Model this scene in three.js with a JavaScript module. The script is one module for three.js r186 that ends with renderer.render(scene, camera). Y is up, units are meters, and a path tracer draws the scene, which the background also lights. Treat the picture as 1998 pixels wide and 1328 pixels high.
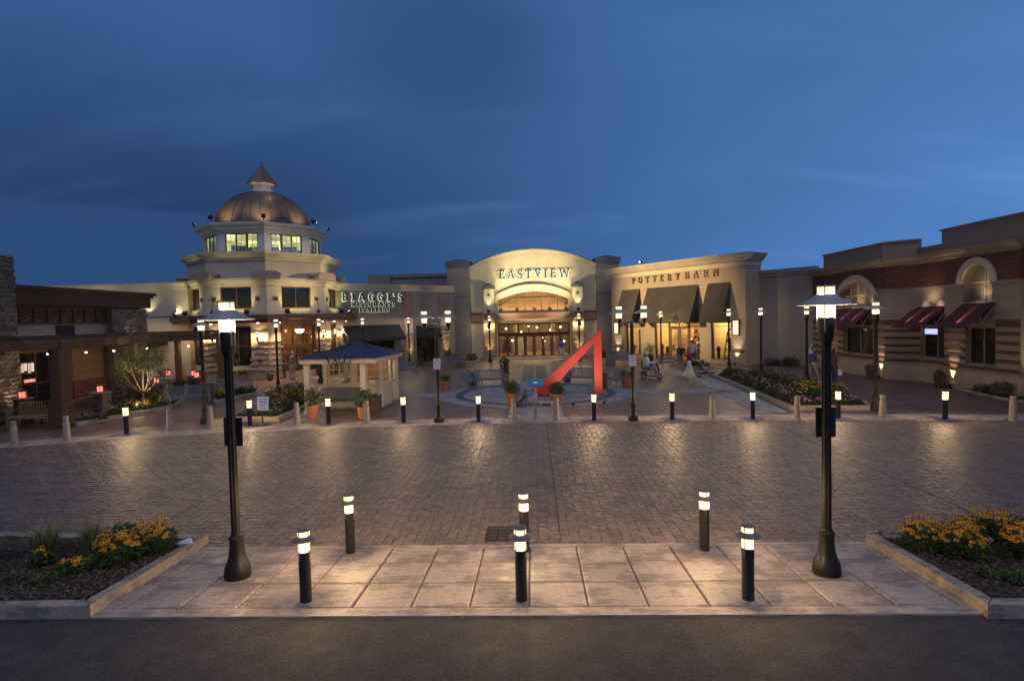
import * as THREE from 'three';
import { mergeGeometries } from 'three/addons/utils/BufferGeometryUtils.js';
import { RoundedBoxGeometry } from 'three/addons/geometries/RoundedBoxGeometry.js';
import { TextGeometry } from 'three/addons/geometries/TextGeometry.js';
import { FontLoader } from 'three/addons/loaders/FontLoader.js';
import { MarchingCubes } from 'three/addons/objects/MarchingCubes.js';
import { RectAreaLightUniformsLib } from 'three/addons/lights/RectAreaLightUniformsLib.js';
RectAreaLightUniformsLib.init();

// ---------- camera, sky, dusk glow, exposure ----------
const scene = new THREE.Scene();
const D2R = Math.PI / 180;
const camera = new THREE.PerspectiveCamera(62.24, 1998 / 1328, 0.1, 1500);
camera.position.set(0, 3.5, 0);
camera.rotation.order = 'YXZ';
camera.rotation.set(-2.24 * D2R, 2.24 * D2R, -1.4 * D2R);
const renderer = new THREE.WebGLRenderer({ antialias: true });
renderer.toneMapping = THREE.LinearToneMapping;
renderer.toneMappingExposure = 1;
renderer.shadowMap.enabled = true;

function mulberry(a) { return () => { a |= 0; a = a + 0x6D2B79F5 | 0; let t = Math.imul(a ^ a >>> 15, 1 | a); t = t + Math.imul(t ^ t >>> 7, 61 | t) ^ t; return ((t ^ t >>> 14) >>> 0) / 4294967296; }; }
const rnd = mulberry(77);
const rr = (a, b) => a + (b - a) * rnd();
const clamp = (x, a = 0, b = 1) => Math.min(b, Math.max(a, x));
const mix = (a, b, t) => a + (b - a) * t;
const sm = (a, b, x) => { const t = clamp((x - a) / (b - a)); return t * t * (3 - 2 * t); };
const HASH = new Float32Array(65536); { const h = mulberry(5); for (let i = 0; i < 65536; i++) HASH[i] = h(); }
function vn(x, y, px = 256, py = px) {   // tileable value noise
  const xi = Math.floor(x), yi = Math.floor(y), fx = x - xi, fy = y - yi, u = fx * fx * (3 - 2 * fx), v = fy * fy * (3 - 2 * fy);
  const w = (a, p) => ((a % p) + p) % p;
  const g = (a, b) => HASH[(w(a, px) * 251 + w(b, py) * 7919 + w(a, px) * w(b, py) * 13) & 65535];
  return mix(mix(g(xi, yi), g(xi + 1, yi), u), mix(g(xi, yi + 1), g(xi + 1, yi + 1), u), v);
}
function fbm(x, y, oct = 4, px = 256, py = px) { let s = 0, a = 0.5, n = 0; for (let i = 0; i < oct; i++) { s += a * vn(x, y, px, py); n += a; a *= 0.5; x *= 2; y *= 2; px *= 2; py *= 2; } return s / n; }

{ // dusk sky: deep blue, brighter low on the east side, with soft dark cloud
  const W = 1024, H = 512, d = new Float32Array(W * H * 4);
  for (let j = 0; j < H; j++) {
    const el = ((j + 0.5) / H - 0.5) * Math.PI;
    for (let i = 0; i < W; i++) {
      const az = ((i + 0.5) / W - 0.5) * 2 * Math.PI;
      const x = Math.cos(az) * Math.cos(el), z = Math.sin(az) * Math.cos(el), y = Math.sin(el);
      const s = sm(-0.62, 0.78, x), up = sm(0.08, 0.52, y);                        // darker to the west horizon, brighter to the east
      let b = mix(mix(0.118, 0.30, up), mix(0.50, 0.40, up), s);
      // cloud sheet on a plane overhead
      const q = 1 / (Math.max(y, 0) + 0.22), u = x * q, v = z * q;
      const c1 = fbm(u * 1.1 + 31.3, v * 0.9 + 17.1, 5), c2 = fbm(u * 0.5 + 7.7, v * 0.45 + 3.1, 4), c3 = fbm(u * 0.8 + 3.2, v * 3.4 + 9.5, 5);
      const cl = sm(0.36, 0.72, 0.55 * c1 + 0.45 * c2) * sm(-0.02, 0.25, y), st = sm(0.5, 0.72, c3) * sm(0.02, 0.1, y) * (1 - 0.75 * sm(0.15, 0.5, y));
      const dx = x + 0.11, dy = y - 0.44, dm = Math.hypot(dx * 1.15 + 0.25 * dy, dy * 1.9) + 0.32 * (c1 - 0.5) + 0.16 * (c3 - 0.5);   // one thick cloud high in the north
      const thick = z < 0 ? 1 - sm(0.05, 0.36, dm) : 0;
      b *= 1.09 - 0.2 * cl + 0.22 * st - 0.32 * thick;
      let r = b * (0.135 + 0.02 * s + 0.03 * st), g = b * (0.385 + 0.03 * s + 0.02 * st);
      r += 0.002 * cl;
      if (el < 0) { r = 0.02; g = 0.025; b = 0.035; }
      const o = (j * W + i) * 4; d[o] = r; d[o + 1] = g; d[o + 2] = b; d[o + 3] = 1;
    }
  }
  const t = new THREE.DataTexture(d, W, H, THREE.RGBAFormat, THREE.FloatType);
  t.mapping = THREE.EquirectangularReflectionMapping; t.magFilter = THREE.LinearFilter; t.minFilter = THREE.LinearFilter; t.wrapS = THREE.RepeatWrapping; t.needsUpdate = true;
  scene.background = t; scene.environment = t;
}
// last daylight after sunset, from the western sky behind the camera: very soft
const dusk = new THREE.DirectionalLight(new THREE.Color().setRGB(1, 0.92, 0.9), 0.6);
dusk.position.set(0, 60, 22); dusk.target.position.set(0, 0, -25); dusk.shadow.radius = 70;
dusk.shadow.mapSize.set(2048, 2048); Object.assign(dusk.shadow.camera, { left: -45, right: 45, top: 45, bottom: -45, near: 1, far: 200 });
scene.add(dusk, dusk.target);
// ---------- helpers ----------
const V = (x, y, z) => new THREE.Vector3(x, y, z);
const taken = {};
function numbered(n) { const k = taken[n] = (taken[n] ?? -1) + 1; return k ? n + '_' + String(k).padStart(3, '0') : n; }
function thing(name, label, category, p = [0, 0, 0], turn = 0, group) {
  const o = new THREE.Group(); o.name = numbered(name); o.position.set(...p); o.rotation.y = turn; o.userData = { label, category };
  if (group) o.userData.group = group;
  scene.add(o); return o;
}
function part(parent, name, geo, mat, label) {
  const m = new THREE.Mesh(Array.isArray(geo) ? mg(geo) : geo, mat); m.name = name; if (label) m.userData.label = label; parent.add(m); return m;
}
function single(name, geo, mat, label, category, group) { const m = part(scene, numbered(name), geo, mat); m.userData = { label, category }; if (group) m.userData.group = group; return m; }
function struct(name, geo, mat) { const m = part(scene, numbered(name), geo, mat); m.userData = { kind: 'structure' }; return m; }
function copyOf(o, p, turn, label) { const c = o.clone(); c.name = numbered(o.name.replace(/_\d{3}$/, '')); c.position.set(...p); c.rotation.y = turn; c.userData = { ...o.userData, label }; scene.add(c); return c; }
function norm(g) { // same attributes everywhere so that geometries merge
  let q = g.index ? g.toNonIndexed() : g; if (!q.attributes.normal) q.computeVertexNormals();
  for (const k of Object.keys(q.attributes)) if (!['position', 'normal', 'uv', 'color'].includes(k)) q.deleteAttribute(k);
  if (!q.attributes.uv) q.setAttribute('uv', new THREE.BufferAttribute(new Float32Array(q.attributes.position.count * 2), 2));
  q.clearGroups?.(); return q;
}
function mg(list) {
  const l = list.map(norm); const col = l.some((g) => g.attributes.color);
  if (col) for (const g of l) if (!g.attributes.color) g.setAttribute('color', new THREE.BufferAttribute(new Float32Array(g.attributes.position.count * 3).fill(1), 3));
  return l.length === 1 ? l[0] : mergeGeometries(l);
}
function tri(g) { // uv in metres from the dominant axis of each face
  g = norm(g); const p = g.attributes.position, uv = g.attributes.uv, a = V(), b = V(), c = V(), n = V();
  for (let i = 0; i < p.count; i += 3) {
    a.fromBufferAttribute(p, i); b.fromBufferAttribute(p, i + 1); c.fromBufferAttribute(p, i + 2);
    n.copy(b).sub(a).cross(c.clone().sub(a)); const ax = Math.abs(n.x), ay = Math.abs(n.y), az = Math.abs(n.z);
    [a, b, c].forEach((v, k) => { if (ay >= ax && ay >= az) uv.setXY(i + k, v.x, -v.z); else if (ax > az) uv.setXY(i + k, v.z, v.y); else uv.setXY(i + k, v.x, v.y); });
  }
  return g;
}
function tint(g, r, gg, b) { g = norm(g); const n = g.attributes.position.count, c = new Float32Array(n * 3); for (let i = 0; i < n; i++) { c[i * 3] = r; c[i * 3 + 1] = gg; c[i * 3 + 2] = b; } g.setAttribute('color', new THREE.BufferAttribute(c, 3)); return g; }
const bx = (x0, x1, y0, y1, z0, z1) => { const g = new THREE.BoxGeometry(x1 - x0, y1 - y0, z1 - z0); g.translate((x0 + x1) / 2, (y0 + y1) / 2, (z0 + z1) / 2); return tri(g); };
const rb = (x0, x1, y0, y1, z0, z1, r = 0.01) => { const g = new RoundedBoxGeometry(x1 - x0, y1 - y0, z1 - z0, 1, r); g.translate((x0 + x1) / 2, (y0 + y1) / 2, (z0 + z1) / 2); return tri(g); };
const cyl = (r0, r1, y0, y1, n = 16, x = 0, z = 0, open = false) => { const g = new THREE.CylinderGeometry(r1, r0, y1 - y0, n, 1, open); g.translate(x, (y0 + y1) / 2, z); return norm(g); };
const lathe = (pts, n = 20, x = 0, z = 0) => { const g = new THREE.LatheGeometry(pts.map(([r, y]) => new THREE.Vector2(r, y)), n); g.translate(x, 0, z); return norm(g); };
const tube = (pts, r, n = 6, seg) => norm(new THREE.TubeGeometry(new THREE.CatmullRomCurve3(pts.map((p) => V(...p)), false, 'catmullrom', 0.2), seg ?? Math.max(1, (pts.length - 1) * 4), r, n, false));
function bar(a, b, w, h = w) { const A = V(...a), B = V(...b), L = A.distanceTo(B), g = new THREE.BoxGeometry(w, h, L); const m = new THREE.Matrix4().lookAt(A, B, V(0, 1, 0.001)); m.setPosition(A.add(B).multiplyScalar(0.5)); g.applyMatrix4(m); return tri(g); }
function rod(a, b, r0, r1 = r0, n = 7) { const A = V(...a), B = V(...b), L = A.distanceTo(B), g = new THREE.CylinderGeometry(r1, r0, L, n, 1); g.applyQuaternion(new THREE.Quaternion().setFromUnitVectors(V(0, 1, 0), B.clone().sub(A).normalize())); const m = A.add(B).multiplyScalar(0.5); g.translate(m.x, m.y, m.z); return norm(g); }
const at = (g, x, y, z, ry = 0, rx = 0, rz = 0) => { if (rz) g.rotateZ(rz); if (rx) g.rotateX(rx); if (ry) g.rotateY(ry); g.translate(x, y, z); return g; };
function polyShape(p) { const s = new THREE.Shape(); p.forEach(([x, y], i) => i ? s.lineTo(x, y) : s.moveTo(x, y)); return s; }
function wall(out, holes, depth, z1 = 0) { // a wall slab with openings; its outer face lies at z1
  const s = polyShape(out); for (const h of holes) s.holes.push(polyShape(h));
  const g = new THREE.ExtrudeGeometry(s, { depth, bevelEnabled: false }); g.translate(0, 0, z1 - depth); return tri(g);
}
const rect = (x0, x1, y0, y1) => [[x0, y0], [x1, y0], [x1, y1], [x0, y1]];
function flat(p, y, h = 0) { // polygon of [x, z] as a ground sheet (or a slab of height h) whose top is at y
  const s = polyShape(p.map(([x, z]) => [x, -z]));
  const g = h ? new THREE.ExtrudeGeometry(s, { depth: h, bevelEnabled: false }) : new THREE.ShapeGeometry(s, 24);
  g.rotateX(-Math.PI / 2); g.translate(0, h ? y - h : y, 0); return tri(g);
}
const arcPts = (cx, cy, r, a0, a1, n) => Array.from({ length: n + 1 }, (_, i) => { const a = mix(a0, a1, i / n); return [cx + r * Math.cos(a), cy + r * Math.sin(a)]; });
function segArch(x0, x1, ys, yt, n = 20) { // points of a flat arch from (x1, ys) over (mid, yt) to (x0, ys)
  const w = (x1 - x0) / 2, h = yt - ys, R = (w * w + h * h) / (2 * h), a = Math.asin(Math.min(1, w / R)); const t0 = h > w ? -a + Math.PI : a;
  return arcPts((x0 + x1) / 2, yt - R, R, Math.PI / 2 - t0, Math.PI / 2 + t0, n);
}
function octa(prof, phase = 0, n = 8) { // flat-sided ring from a profile of [corner radius, y]
  const p = [];
  for (let i = 0; i < n; i++) {
    const a = phase + i * 2 * Math.PI / n, b = phase + (i + 1) * 2 * Math.PI / n;
    for (let k = 0; k < prof.length - 1; k++) {
      const [r0, y0] = prof[k], [r1, y1] = prof[k + 1];
      const A = [r0 * Math.sin(a), y0, r0 * Math.cos(a)], B = [r0 * Math.sin(b), y0, r0 * Math.cos(b)], C = [r1 * Math.sin(b), y1, r1 * Math.cos(b)], D = [r1 * Math.sin(a), y1, r1 * Math.cos(a)];
      p.push(...A, ...B, ...C, ...A, ...C, ...D);
    }
  }
  const g = new THREE.BufferGeometry(); g.setAttribute('position', new THREE.BufferAttribute(new Float32Array(p), 3)); g.computeVertexNormals(); return tri(g);
}
const font = {}; for (const k of ['sans_bold', 'serif_bold', 'serif_regular', 'sans_regular']) font[k] = await new FontLoader().loadAsync('fonts/droid/droid_' + k + '.typeface.json');
function letters(parent, text, f, size, depth, x0, x1, y, z, mat, name = 'letter', squeeze = 1, rim = 0) { // one mesh per letter, spread from x0 to x1
  const gs = [...text].map((c) => { if (c === ' ') return null; const g = new TextGeometry(c, { font: font[f], size, depth, curveSegments: 5, bevelEnabled: false }); g.scale(squeeze, 1, 1); g.computeBoundingBox(); g.userData.box = g.boundingBox.clone(); return g; }), rims = rim ? [...text].map((c) => { if (c === ' ') return null; const g = new TextGeometry(c, { font: font[f], size, depth: 0.01, curveSegments: 4, bevelEnabled: true, bevelSize: rim, bevelThickness: 0.004, bevelSegments: 1 }); g.scale(squeeze, 1, 1); return g; }) : gs;
  const ws = gs.map((g) => g ? g.boundingBox.max.x - g.boundingBox.min.x : size * 0.35), gap = (x1 - x0 - ws.reduce((a, b) => a + b, 0)) / (text.length - 1);
  let x = x0; const out = [];
  gs.forEach((g, i) => { if (g) { const q = rims[i], bx0 = g.boundingBox.min.x; q.translate(x - bx0, y, z); out.push(part(parent, name, norm(q), mat)); } x += ws[i] + gap; });
  return out;
}
// ---------- textures ----------
function tex(n, size, fn, srgb = true) { // fn(u, v) -> [r, g, b] or a number, 0..1; the tile is `size` metres wide
  const d = new Uint8Array(n * n * 4);
  for (let j = 0; j < n; j++) for (let i = 0; i < n; i++) { let c = fn(i / n, j / n); if (typeof c === 'number') c = [c, c, c]; const o = (j * n + i) * 4; for (let k = 0; k < 3; k++) d[o + k] = clamp(c[k]) * 255; d[o + 3] = 255; }
  const t = new THREE.DataTexture(d, n, n); t.wrapS = t.wrapT = THREE.RepeatWrapping; t.magFilter = THREE.LinearFilter; t.minFilter = THREE.LinearMipmapLinearFilter; t.generateMipmaps = true;
  if (srgb) t.colorSpace = THREE.SRGBColorSpace; t.repeat.set(1 / size, 1 / size); t.needsUpdate = true; return t;
}
const N8 = (u, v, f, o = 4) => fbm(u * f, v * f, o, f);
const T = {
  mottle: tex(512, 3.1, (u, v) => 0.80 + 0.3 * (N8(u, v, 6, 5) - 0.5) + 0.16 * (N8(u, v, 64, 2) - 0.5)),
  stain: tex(1024, 3.3, (u, v) => { const a = N8(u, v, 14, 6), s = fbm(u * 12, v * 70, 5, 12, 70), f = N8(u, v, 128, 2); const k = sm(0.45, 0.57, 0.55 * a + 0.45 * s); const b = 0.84 - 0.19 * k + 0.16 * (f - 0.5) + 0.1 * (s - 0.5); return [b, b * (0.985 + 0.01 * k), b * (0.965 + 0.03 * k)]; }),
  fine: tex(512, 0.9, (u, v) => 0.5 + 0.5 * (N8(u, v, 96, 3) - 0.5) + 0.5 * (N8(u, v, 24, 3) - 0.5), false),
  asphalt: tex(512, 1.7, (u, v) => { const f = N8(u, v, 200, 2), c = N8(u, v, 9, 4); return 0.72 + 0.55 * (f - 0.5) + 0.34 * (c - 0.5) + (vn(u * 170, v * 170, 170) > 0.965 ? 0.24 : 0); }),
  stucco: tex(512, 2.3, (u, v) => 0.88 + 0.12 * (N8(u, v, 90, 2) - 0.5) + 0.14 * (N8(u, v, 5, 4) - 0.5)),
  paver: tex(512, 2.3, (u, v) => { const a = N8(u, v, 9, 5), f = N8(u, v, 120, 2); const b = 0.78 + 0.42 * (a - 0.5) + 0.26 * (f - 0.5); return [b, b * 0.985, b * 0.97]; }),
  mulch: tex(512, 0.8, (u, v) => { const a = fbm(u * 30, v * 80, 3, 30, 80), b = fbm(u * 80, v * 30, 3, 80, 30), s = Math.max(a, b); const k = 0.35 + 0.9 * (s - 0.4); return [k, k * 0.86, k * 0.74]; }),
  rock: tex(512, 1.4, (u, v) => { const a = fbm(u * 8, v * 24, 5, 8, 24), f = N8(u, v, 64, 3); const b = 0.78 + 0.45 * (a - 0.5) + 0.25 * (f - 0.5); return [b, b * 0.96, b * 0.9]; }),
  wood: tex(512, 0.9, (u, v) => { const g = fbm(u * 4, v * 60, 4, 4, 60), r = 0.72 + 0.5 * (g - 0.5) + 0.14 * (N8(u, v, 40, 2) - 0.5); return [r, r * 0.95, r * 0.88]; }),
  brick: tex(512, 1.6, (u, v) => { // running bond too far away to tell apart
    const rows = 24, cols = 8, y = v * rows, r = Math.floor(y), x = u * cols + (r % 2) * 0.5, fx = x - Math.floor(x), fy = y - r; const m = fx < 0.05 || fy < 0.14;
    const t = HASH[(r * 37 + ((Math.floor(x) % cols) + cols) % cols * 101) & 65535], n = N8(u, v, 90, 2) - 0.5; return m ? [0.7, 0.66, 0.62] : [0.86 + 0.12 * (t - 0.5) + 0.2 * n, 0.82 + 0.22 * (t - 0.5) + 0.2 * n, 0.8 + 0.22 * (t - 0.5) + 0.2 * n]; }),
  herring: null,
  stamp: tex(1024, 2.3, (u, v) => 0.5 + 0.9 * (N8(u, v, 26, 3) - 0.5) + 0.45 * (N8(u, v, 90, 3) - 0.5), false),
};
function herringCell(x, y, P) { // 90 degree herringbone of 1 x 2 pieces: distance to the piece's edge, and its number
  const i = Math.floor(x), j = Math.floor(y), k = (((i - j) % 4) + 4) % 4, fx = x - i, fy = y - j, w = (a) => ((a % P) + P) % P;
  if (k < 2) return [Math.min(k ? 1 - fx : fx, fy, 1 - fy), w(i - k) * 131 + w(j) * 517];
  return [Math.min(fx, 1 - fx, k === 2 ? 1 - fy : fy), w(i) * 253 + w(k === 2 ? j - 1 : j) * 911];
}
T.herring = tex(1024, 4.8, (u, v) => { const [d, id] = herringCell(u * 32, v * 32, 32), t = HASH[(id * 7) & 65535], n = N8(u, v, 160, 2) - 0.5, a = N8(u, v, 5, 4) - 0.5; const b = (d < 0.07 ? 0.55 : 0.8) + 0.2 * (t - 0.5) + 0.25 * n + 0.25 * a; return [b, b * 0.97, b * 0.94]; });
T.herringBump = tex(1024, 4.8, (u, v) => { const [d] = herringCell(u * 32, v * 32, 32); return sm(0.02, 0.14, d) * 0.8 + 0.2 * N8(u, v, 160, 2); }, false);
// ---------- materials (real-world base colours, linear) ----------
function mat(r, g, b, o = {}) { const m = new THREE.MeshStandardMaterial({ roughness: 0.8, ...o }); m.color.setRGB(r, g, b); return m; }
function phys(r, g, b, o = {}) { const m = new THREE.MeshPhysicalMaterial({ roughness: 0.5, ...o }); m.color.setRGB(r, g, b); return m; }
const withTex = (map, bump, bs) => ({ map, bumpMap: bump, bumpScale: bs });
const K = {
  asphalt: mat(0.075, 0.068, 0.066, { roughness: 0.92, ...withTex(T.asphalt, T.fine, 0.012) }),
  ground: mat(0.09, 0.085, 0.08, { roughness: 0.95, map: T.asphalt }),
  concrete: mat(0.46, 0.41, 0.36, { roughness: 0.78, ...withTex(T.stain, T.fine, 0.004) }),
  slab: [0, 1, 2, 3].map((i) => mat(0.54 - 0.035 * i, 0.455 - 0.03 * i, 0.39 - 0.025 * i, { roughness: 0.62, ...withTex(T.stain, T.fine, 0.003) })),
  curb: mat(0.44, 0.385, 0.31, { roughness: 0.88, ...withTex(T.stain, T.fine, 0.008) }),
  joint: mat(0.06, 0.048, 0.04, { roughness: 0.95 }),
  paver: [0, 1, 2, 3, 4].map((i) => mat(0.19 + 0.02 * i, 0.145 + 0.0155 * i, 0.124 + 0.013 * i, { roughness: 0.4, ...withTex(T.paver, T.stamp, 0.06) })),
  paverMix: mat(1, 1, 1, { roughness: 0.4, vertexColors: true, ...withTex(T.paver, T.stamp, 0.06) }),
  plaza: mat(0.21, 0.16, 0.135, { roughness: 0.42, map: T.herring, bumpMap: T.herringBump, bumpScale: 0.012 }),
  plazaRed: mat(0.21, 0.125, 0.105, { roughness: 0.6, map: T.herring, bumpMap: T.herringBump, bumpScale: 0.01 }),
  paleWalk: mat(0.40, 0.39, 0.37, { roughness: 0.7, ...withTex(T.stain, T.fine, 0.004) }),
  darkRing: mat(0.075, 0.08, 0.095, { roughness: 0.6, map: T.mottle }),
  mulch: mat(0.075, 0.055, 0.042, { roughness: 1, ...withTex(T.mulch, T.fine, 0.03) }),
  cream: mat(0.60, 0.52, 0.39, { roughness: 0.9, ...withTex(T.stucco, T.fine, 0.004) }),
  creamTrim: mat(0.64, 0.56, 0.43, { roughness: 0.85, map: T.stucco }),
  tan: mat(0.42, 0.34, 0.245, { roughness: 0.9, ...withTex(T.stucco, T.fine, 0.004) }),
  taupe: mat(0.29, 0.25, 0.205, { roughness: 0.9, ...withTex(T.stucco, T.fine, 0.004) }),
  grey: mat(0.27, 0.25, 0.23, { roughness: 0.9, ...withTex(T.stucco, T.fine, 0.004) }),
  white: mat(0.72, 0.69, 0.62, { roughness: 0.7, map: T.stucco }),
  salmon: mat(0.36, 0.21, 0.15, { roughness: 0.9, map: T.stucco }),
  limestone: [0, 1, 2].map((i) => mat(0.52 - 0.04 * i, 0.44 - 0.04 * i, 0.32 - 0.035 * i, { roughness: 0.9, ...withTex(T.rock, T.fine, 0.02) })),
  greystone: [0, 1, 2, 3].map((i) => mat(0.20 + 0.045 * i, 0.185 + 0.042 * i, 0.17 + 0.037 * i, { roughness: 0.95, ...withTex(T.rock, T.fine, 0.02) })),
  brick: mat(0.165, 0.07, 0.055, { roughness: 0.92, map: T.brick }),
  brickBand: mat(0.135, 0.078, 0.048, { roughness: 0.92, map: T.brick }),
  copper: mat(0.235, 0.165, 0.115, { roughness: 0.5, metalness: 0.45, map: T.mottle }),
  brown: mat(0.115, 0.048, 0.028, { roughness: 0.6, map: T.wood }),
  brownMetal: mat(0.17, 0.07, 0.042, { roughness: 0.45, map: T.mottle }),
  timber: mat(0.12, 0.075, 0.048, { roughness: 0.85, ...withTex(T.wood, T.fine, 0.004) }),
  oak: mat(0.46, 0.30, 0.155, { roughness: 0.7, ...withTex(T.wood, T.fine, 0.003) }),
  black: phys(0.01, 0.009, 0.009, { roughness: 0.42, specularIntensity: 0.6 }),
  matte: mat(0.011, 0.01, 0.01, { roughness: 0.55 }),
  steel: mat(0.42, 0.44, 0.47, { roughness: 0.38, metalness: 0.8 }),
  strap: mat(0.14, 0.15, 0.165, { roughness: 0.45, metalness: 0.4 }),
  canvasGrey: mat(0.06, 0.052, 0.05, { roughness: 0.95, map: T.mottle }),
  canvasNavy: mat(0.018, 0.022, 0.027, { roughness: 0.95, map: T.mottle }),
  canvasRed: mat(0.085, 0.012, 0.017, { roughness: 0.9, map: T.mottle }),
  roofBlue: mat(0.085, 0.075, 0.095, { roughness: 0.45, metalness: 0.3, map: T.mottle }),
  roofGrey: mat(0.14, 0.16, 0.18, { roughness: 0.6, map: T.mottle }),
  terracotta: mat(0.44, 0.16, 0.07, { roughness: 0.85, map: T.stucco }),
  darkPot: mat(0.10, 0.055, 0.04, { roughness: 0.8, map: T.stucco }),
  red: mat(0.62, 0.035, 0.022, { roughness: 0.5, map: T.stucco }),
  glass: phys(0.95, 0.97, 0.96, { transmission: 1, roughness: 0.02, ior: 1.5 }),
  darkGlass: phys(0.012, 0.013, 0.015, { roughness: 0.06, ior: 1.5 }),
  signBlack: mat(0.012, 0.018, 0.014, { roughness: 0.6 }),
  bronze: mat(0.075, 0.045, 0.025, { roughness: 0.5, metalness: 0.4 }),
  paper: mat(0.75, 0.73, 0.7, { roughness: 0.95 }),
  signWhite: mat(0.72, 0.70, 0.68, { roughness: 0.6 }),
  ink: mat(0.02, 0.018, 0.02, { roughness: 0.7 }),
};
function glow(r, g, b, k) { const m = new THREE.MeshStandardMaterial({ color: 0xffffff, roughness: 0.4, emissiveIntensity: k }); m.emissive.setRGB(r, g, b); return m; }
const WARM = [1, 0.68, 0.34], LAMPC = [1, 0.72, 0.42];
K.lampGlow = glow(1, 0.72, 0.36, 2.0); K.lampGlowTop = glow(1, 0.7, 0.33, 1.7); K.bulb = glow(1, 0.72, 0.4, 9); K.amber = glow(1, 0.68, 0.28, 2.6); K.redGlow = glow(1, 0.12, 0.04, 1.9); K.floodLens = glow(1, 0.8, 0.55, 0.7); K.upGlow = glow(1, 0.8, 0.55, 7); K.screen = glow(0.42, 0.5, 0.95, 1.15);
function lightAt(parent, x, y, z, power, c = LAMPC, size = 3) { const l = new THREE.PointLight(new THREE.Color().setRGB(...c), power); l.position.set(x, y, z); l.shadow.radius = size; l.name = 'light'; parent.add(l); return l; }
function spotAt(parent, p, to, power, angle, c = LAMPC, pen = 0.6, size = 2) { const l = new THREE.SpotLight(new THREE.Color().setRGB(...c), power, 0, angle * D2R, pen, 2); l.position.set(...p); l.target.position.set(...to); l.shadow.radius = size; l.name = 'light'; parent.add(l, l.target); return l; }
// ---------- ground ----------
struct('ground', flat([[-400, 60], [400, 60], [400, -600], [-400, -600]], -0.06), K.ground);
const RAMP = (z) => clamp((z + 8.6) * 0.0564, 0, 0.131);            // the front walk is a ramp that falls away from the road
struct('asphalt_road', (() => { const g = new THREE.PlaneGeometry(120, 40, 60, 20); g.rotateX(-Math.PI / 2); g.translate(0, 0.112, 20 - 6.26); return tri(g); })(), K.asphalt);
const zf = (x) => -18.7 + (x > 0 ? 0.0045 * x * x : 0.0085 * x * x + 0.03 * Math.max(0, -x - 12) ** 2);   // far edge of the paved street
{ // front walk: slabs on a ramp
  const root = new THREE.Group(); root.name = 'sidewalk'; root.userData = { kind: 'structure' }; scene.add(root);
  const xl = (z) => mix(-5.33, -5.25, (z + 8.6) / 2.2), xr = (z) => mix(4.9, 4.86, (z + 8.6) / 2.2);
  const rows = [-8.48, -7.9, -7.18, -6.47], bed = new THREE.Group();
  const lift = (g) => { const p = g.attributes.position; for (let i = 0; i < p.count; i++) p.setY(i, p.getY(i) + RAMP(p.getZ(i))); g.computeVertexNormals(); return g; };
  part(root, 'mortar_bed', lift(flat([[-5.6, -6.3], [5.2, -6.3], [5.2, -8.6], [-5.6, -8.6]].reverse(), -0.02, 0.1)), K.joint);
  const cols = []; for (let k = -8; k <= 8; k++) cols.push(-0.02 + (k - 0.16) * 0.702);
  let ci = 0;
  for (let r = 0; r < 3; r++) for (let c = 0; c < cols.length - 1; c++) {
    const e = 0.009, x0 = Math.max(cols[c], -5.38) + e, x1 = Math.min(cols[c + 1], 4.93) - e; if (x1 - x0 < 0.12) continue;
    const b = 0.016, z0 = rows[r] + 0.015, z1 = rows[r + 1] - 0.015;
    const pos = [], quad = (a, bb, cc, d) => pos.push(...a, ...bb, ...cc, ...a, ...cc, ...d), t = 0, lo = -0.012;
    const o = [[x0, lo, z1], [x1, lo, z1], [x1, lo, z0], [x0, lo, z0]], n = [[x0 + b, t, z1 - b], [x1 - b, t, z1 - b], [x1 - b, t, z0 + b], [x0 + b, t, z0 + b]], w = o.map(([x, , z]) => [x, -0.06, z]);
    quad(...n); for (let k = 0; k < 4; k++) { const q = (k + 1) % 4; quad(o[k], o[q], n[q], n[k]); quad(w[k], w[q], o[q], o[k]); }
    const g = new THREE.BufferGeometry(); g.setAttribute('position', new THREE.BufferAttribute(new Float32Array(pos), 3)); g.computeVertexNormals();
    const sl = part(root, 'slab', lift(tri(g)), K.slab[(ci++ * 7 + r * 3 + ((c * c) % 5)) % 4]);
    { const wv = 0.03 + 0.015 * rnd(), q = n.map(([x, , z], k) => [x + (k === 0 || k === 3 ? wv : -wv), 0.0012, z + (k < 2 ? -wv : wv)]), o2 = n.map(([x, , z]) => [x, 0.0012, z]), ps = []; for (let k = 0; k < 4; k++) { const m = (k + 1) % 4; ps.push(...o2[k], ...o2[m], ...q[m], ...o2[k], ...q[m], ...q[k]); } const mgeo = new THREE.BufferGeometry(); mgeo.setAttribute('position', new THREE.BufferAttribute(new Float32Array(ps), 3)); mgeo.computeVertexNormals(); part(sl, 'tooled_margin', lift(tri(mgeo)), K.margin ??= mat(0.535, 0.45, 0.385, { roughness: 0.62, ...withTex(T.stain, T.fine, 0.003) })); }
  }
  part(root, 'edge_strip', lift(flat([[-5.5, -6.27], [5.1, -6.27], [5.1, -6.465], [-5.5, -6.465]].reverse(), 0, 0.2)), K.slab[0]);
  part(root, 'edge_strip', lift(flat([[-5.4, -8.485], [4.97, -8.485], [4.97, -8.605], [-5.4, -8.605]].reverse(), 0, 0.06)), K.slab[1]);
}
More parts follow.
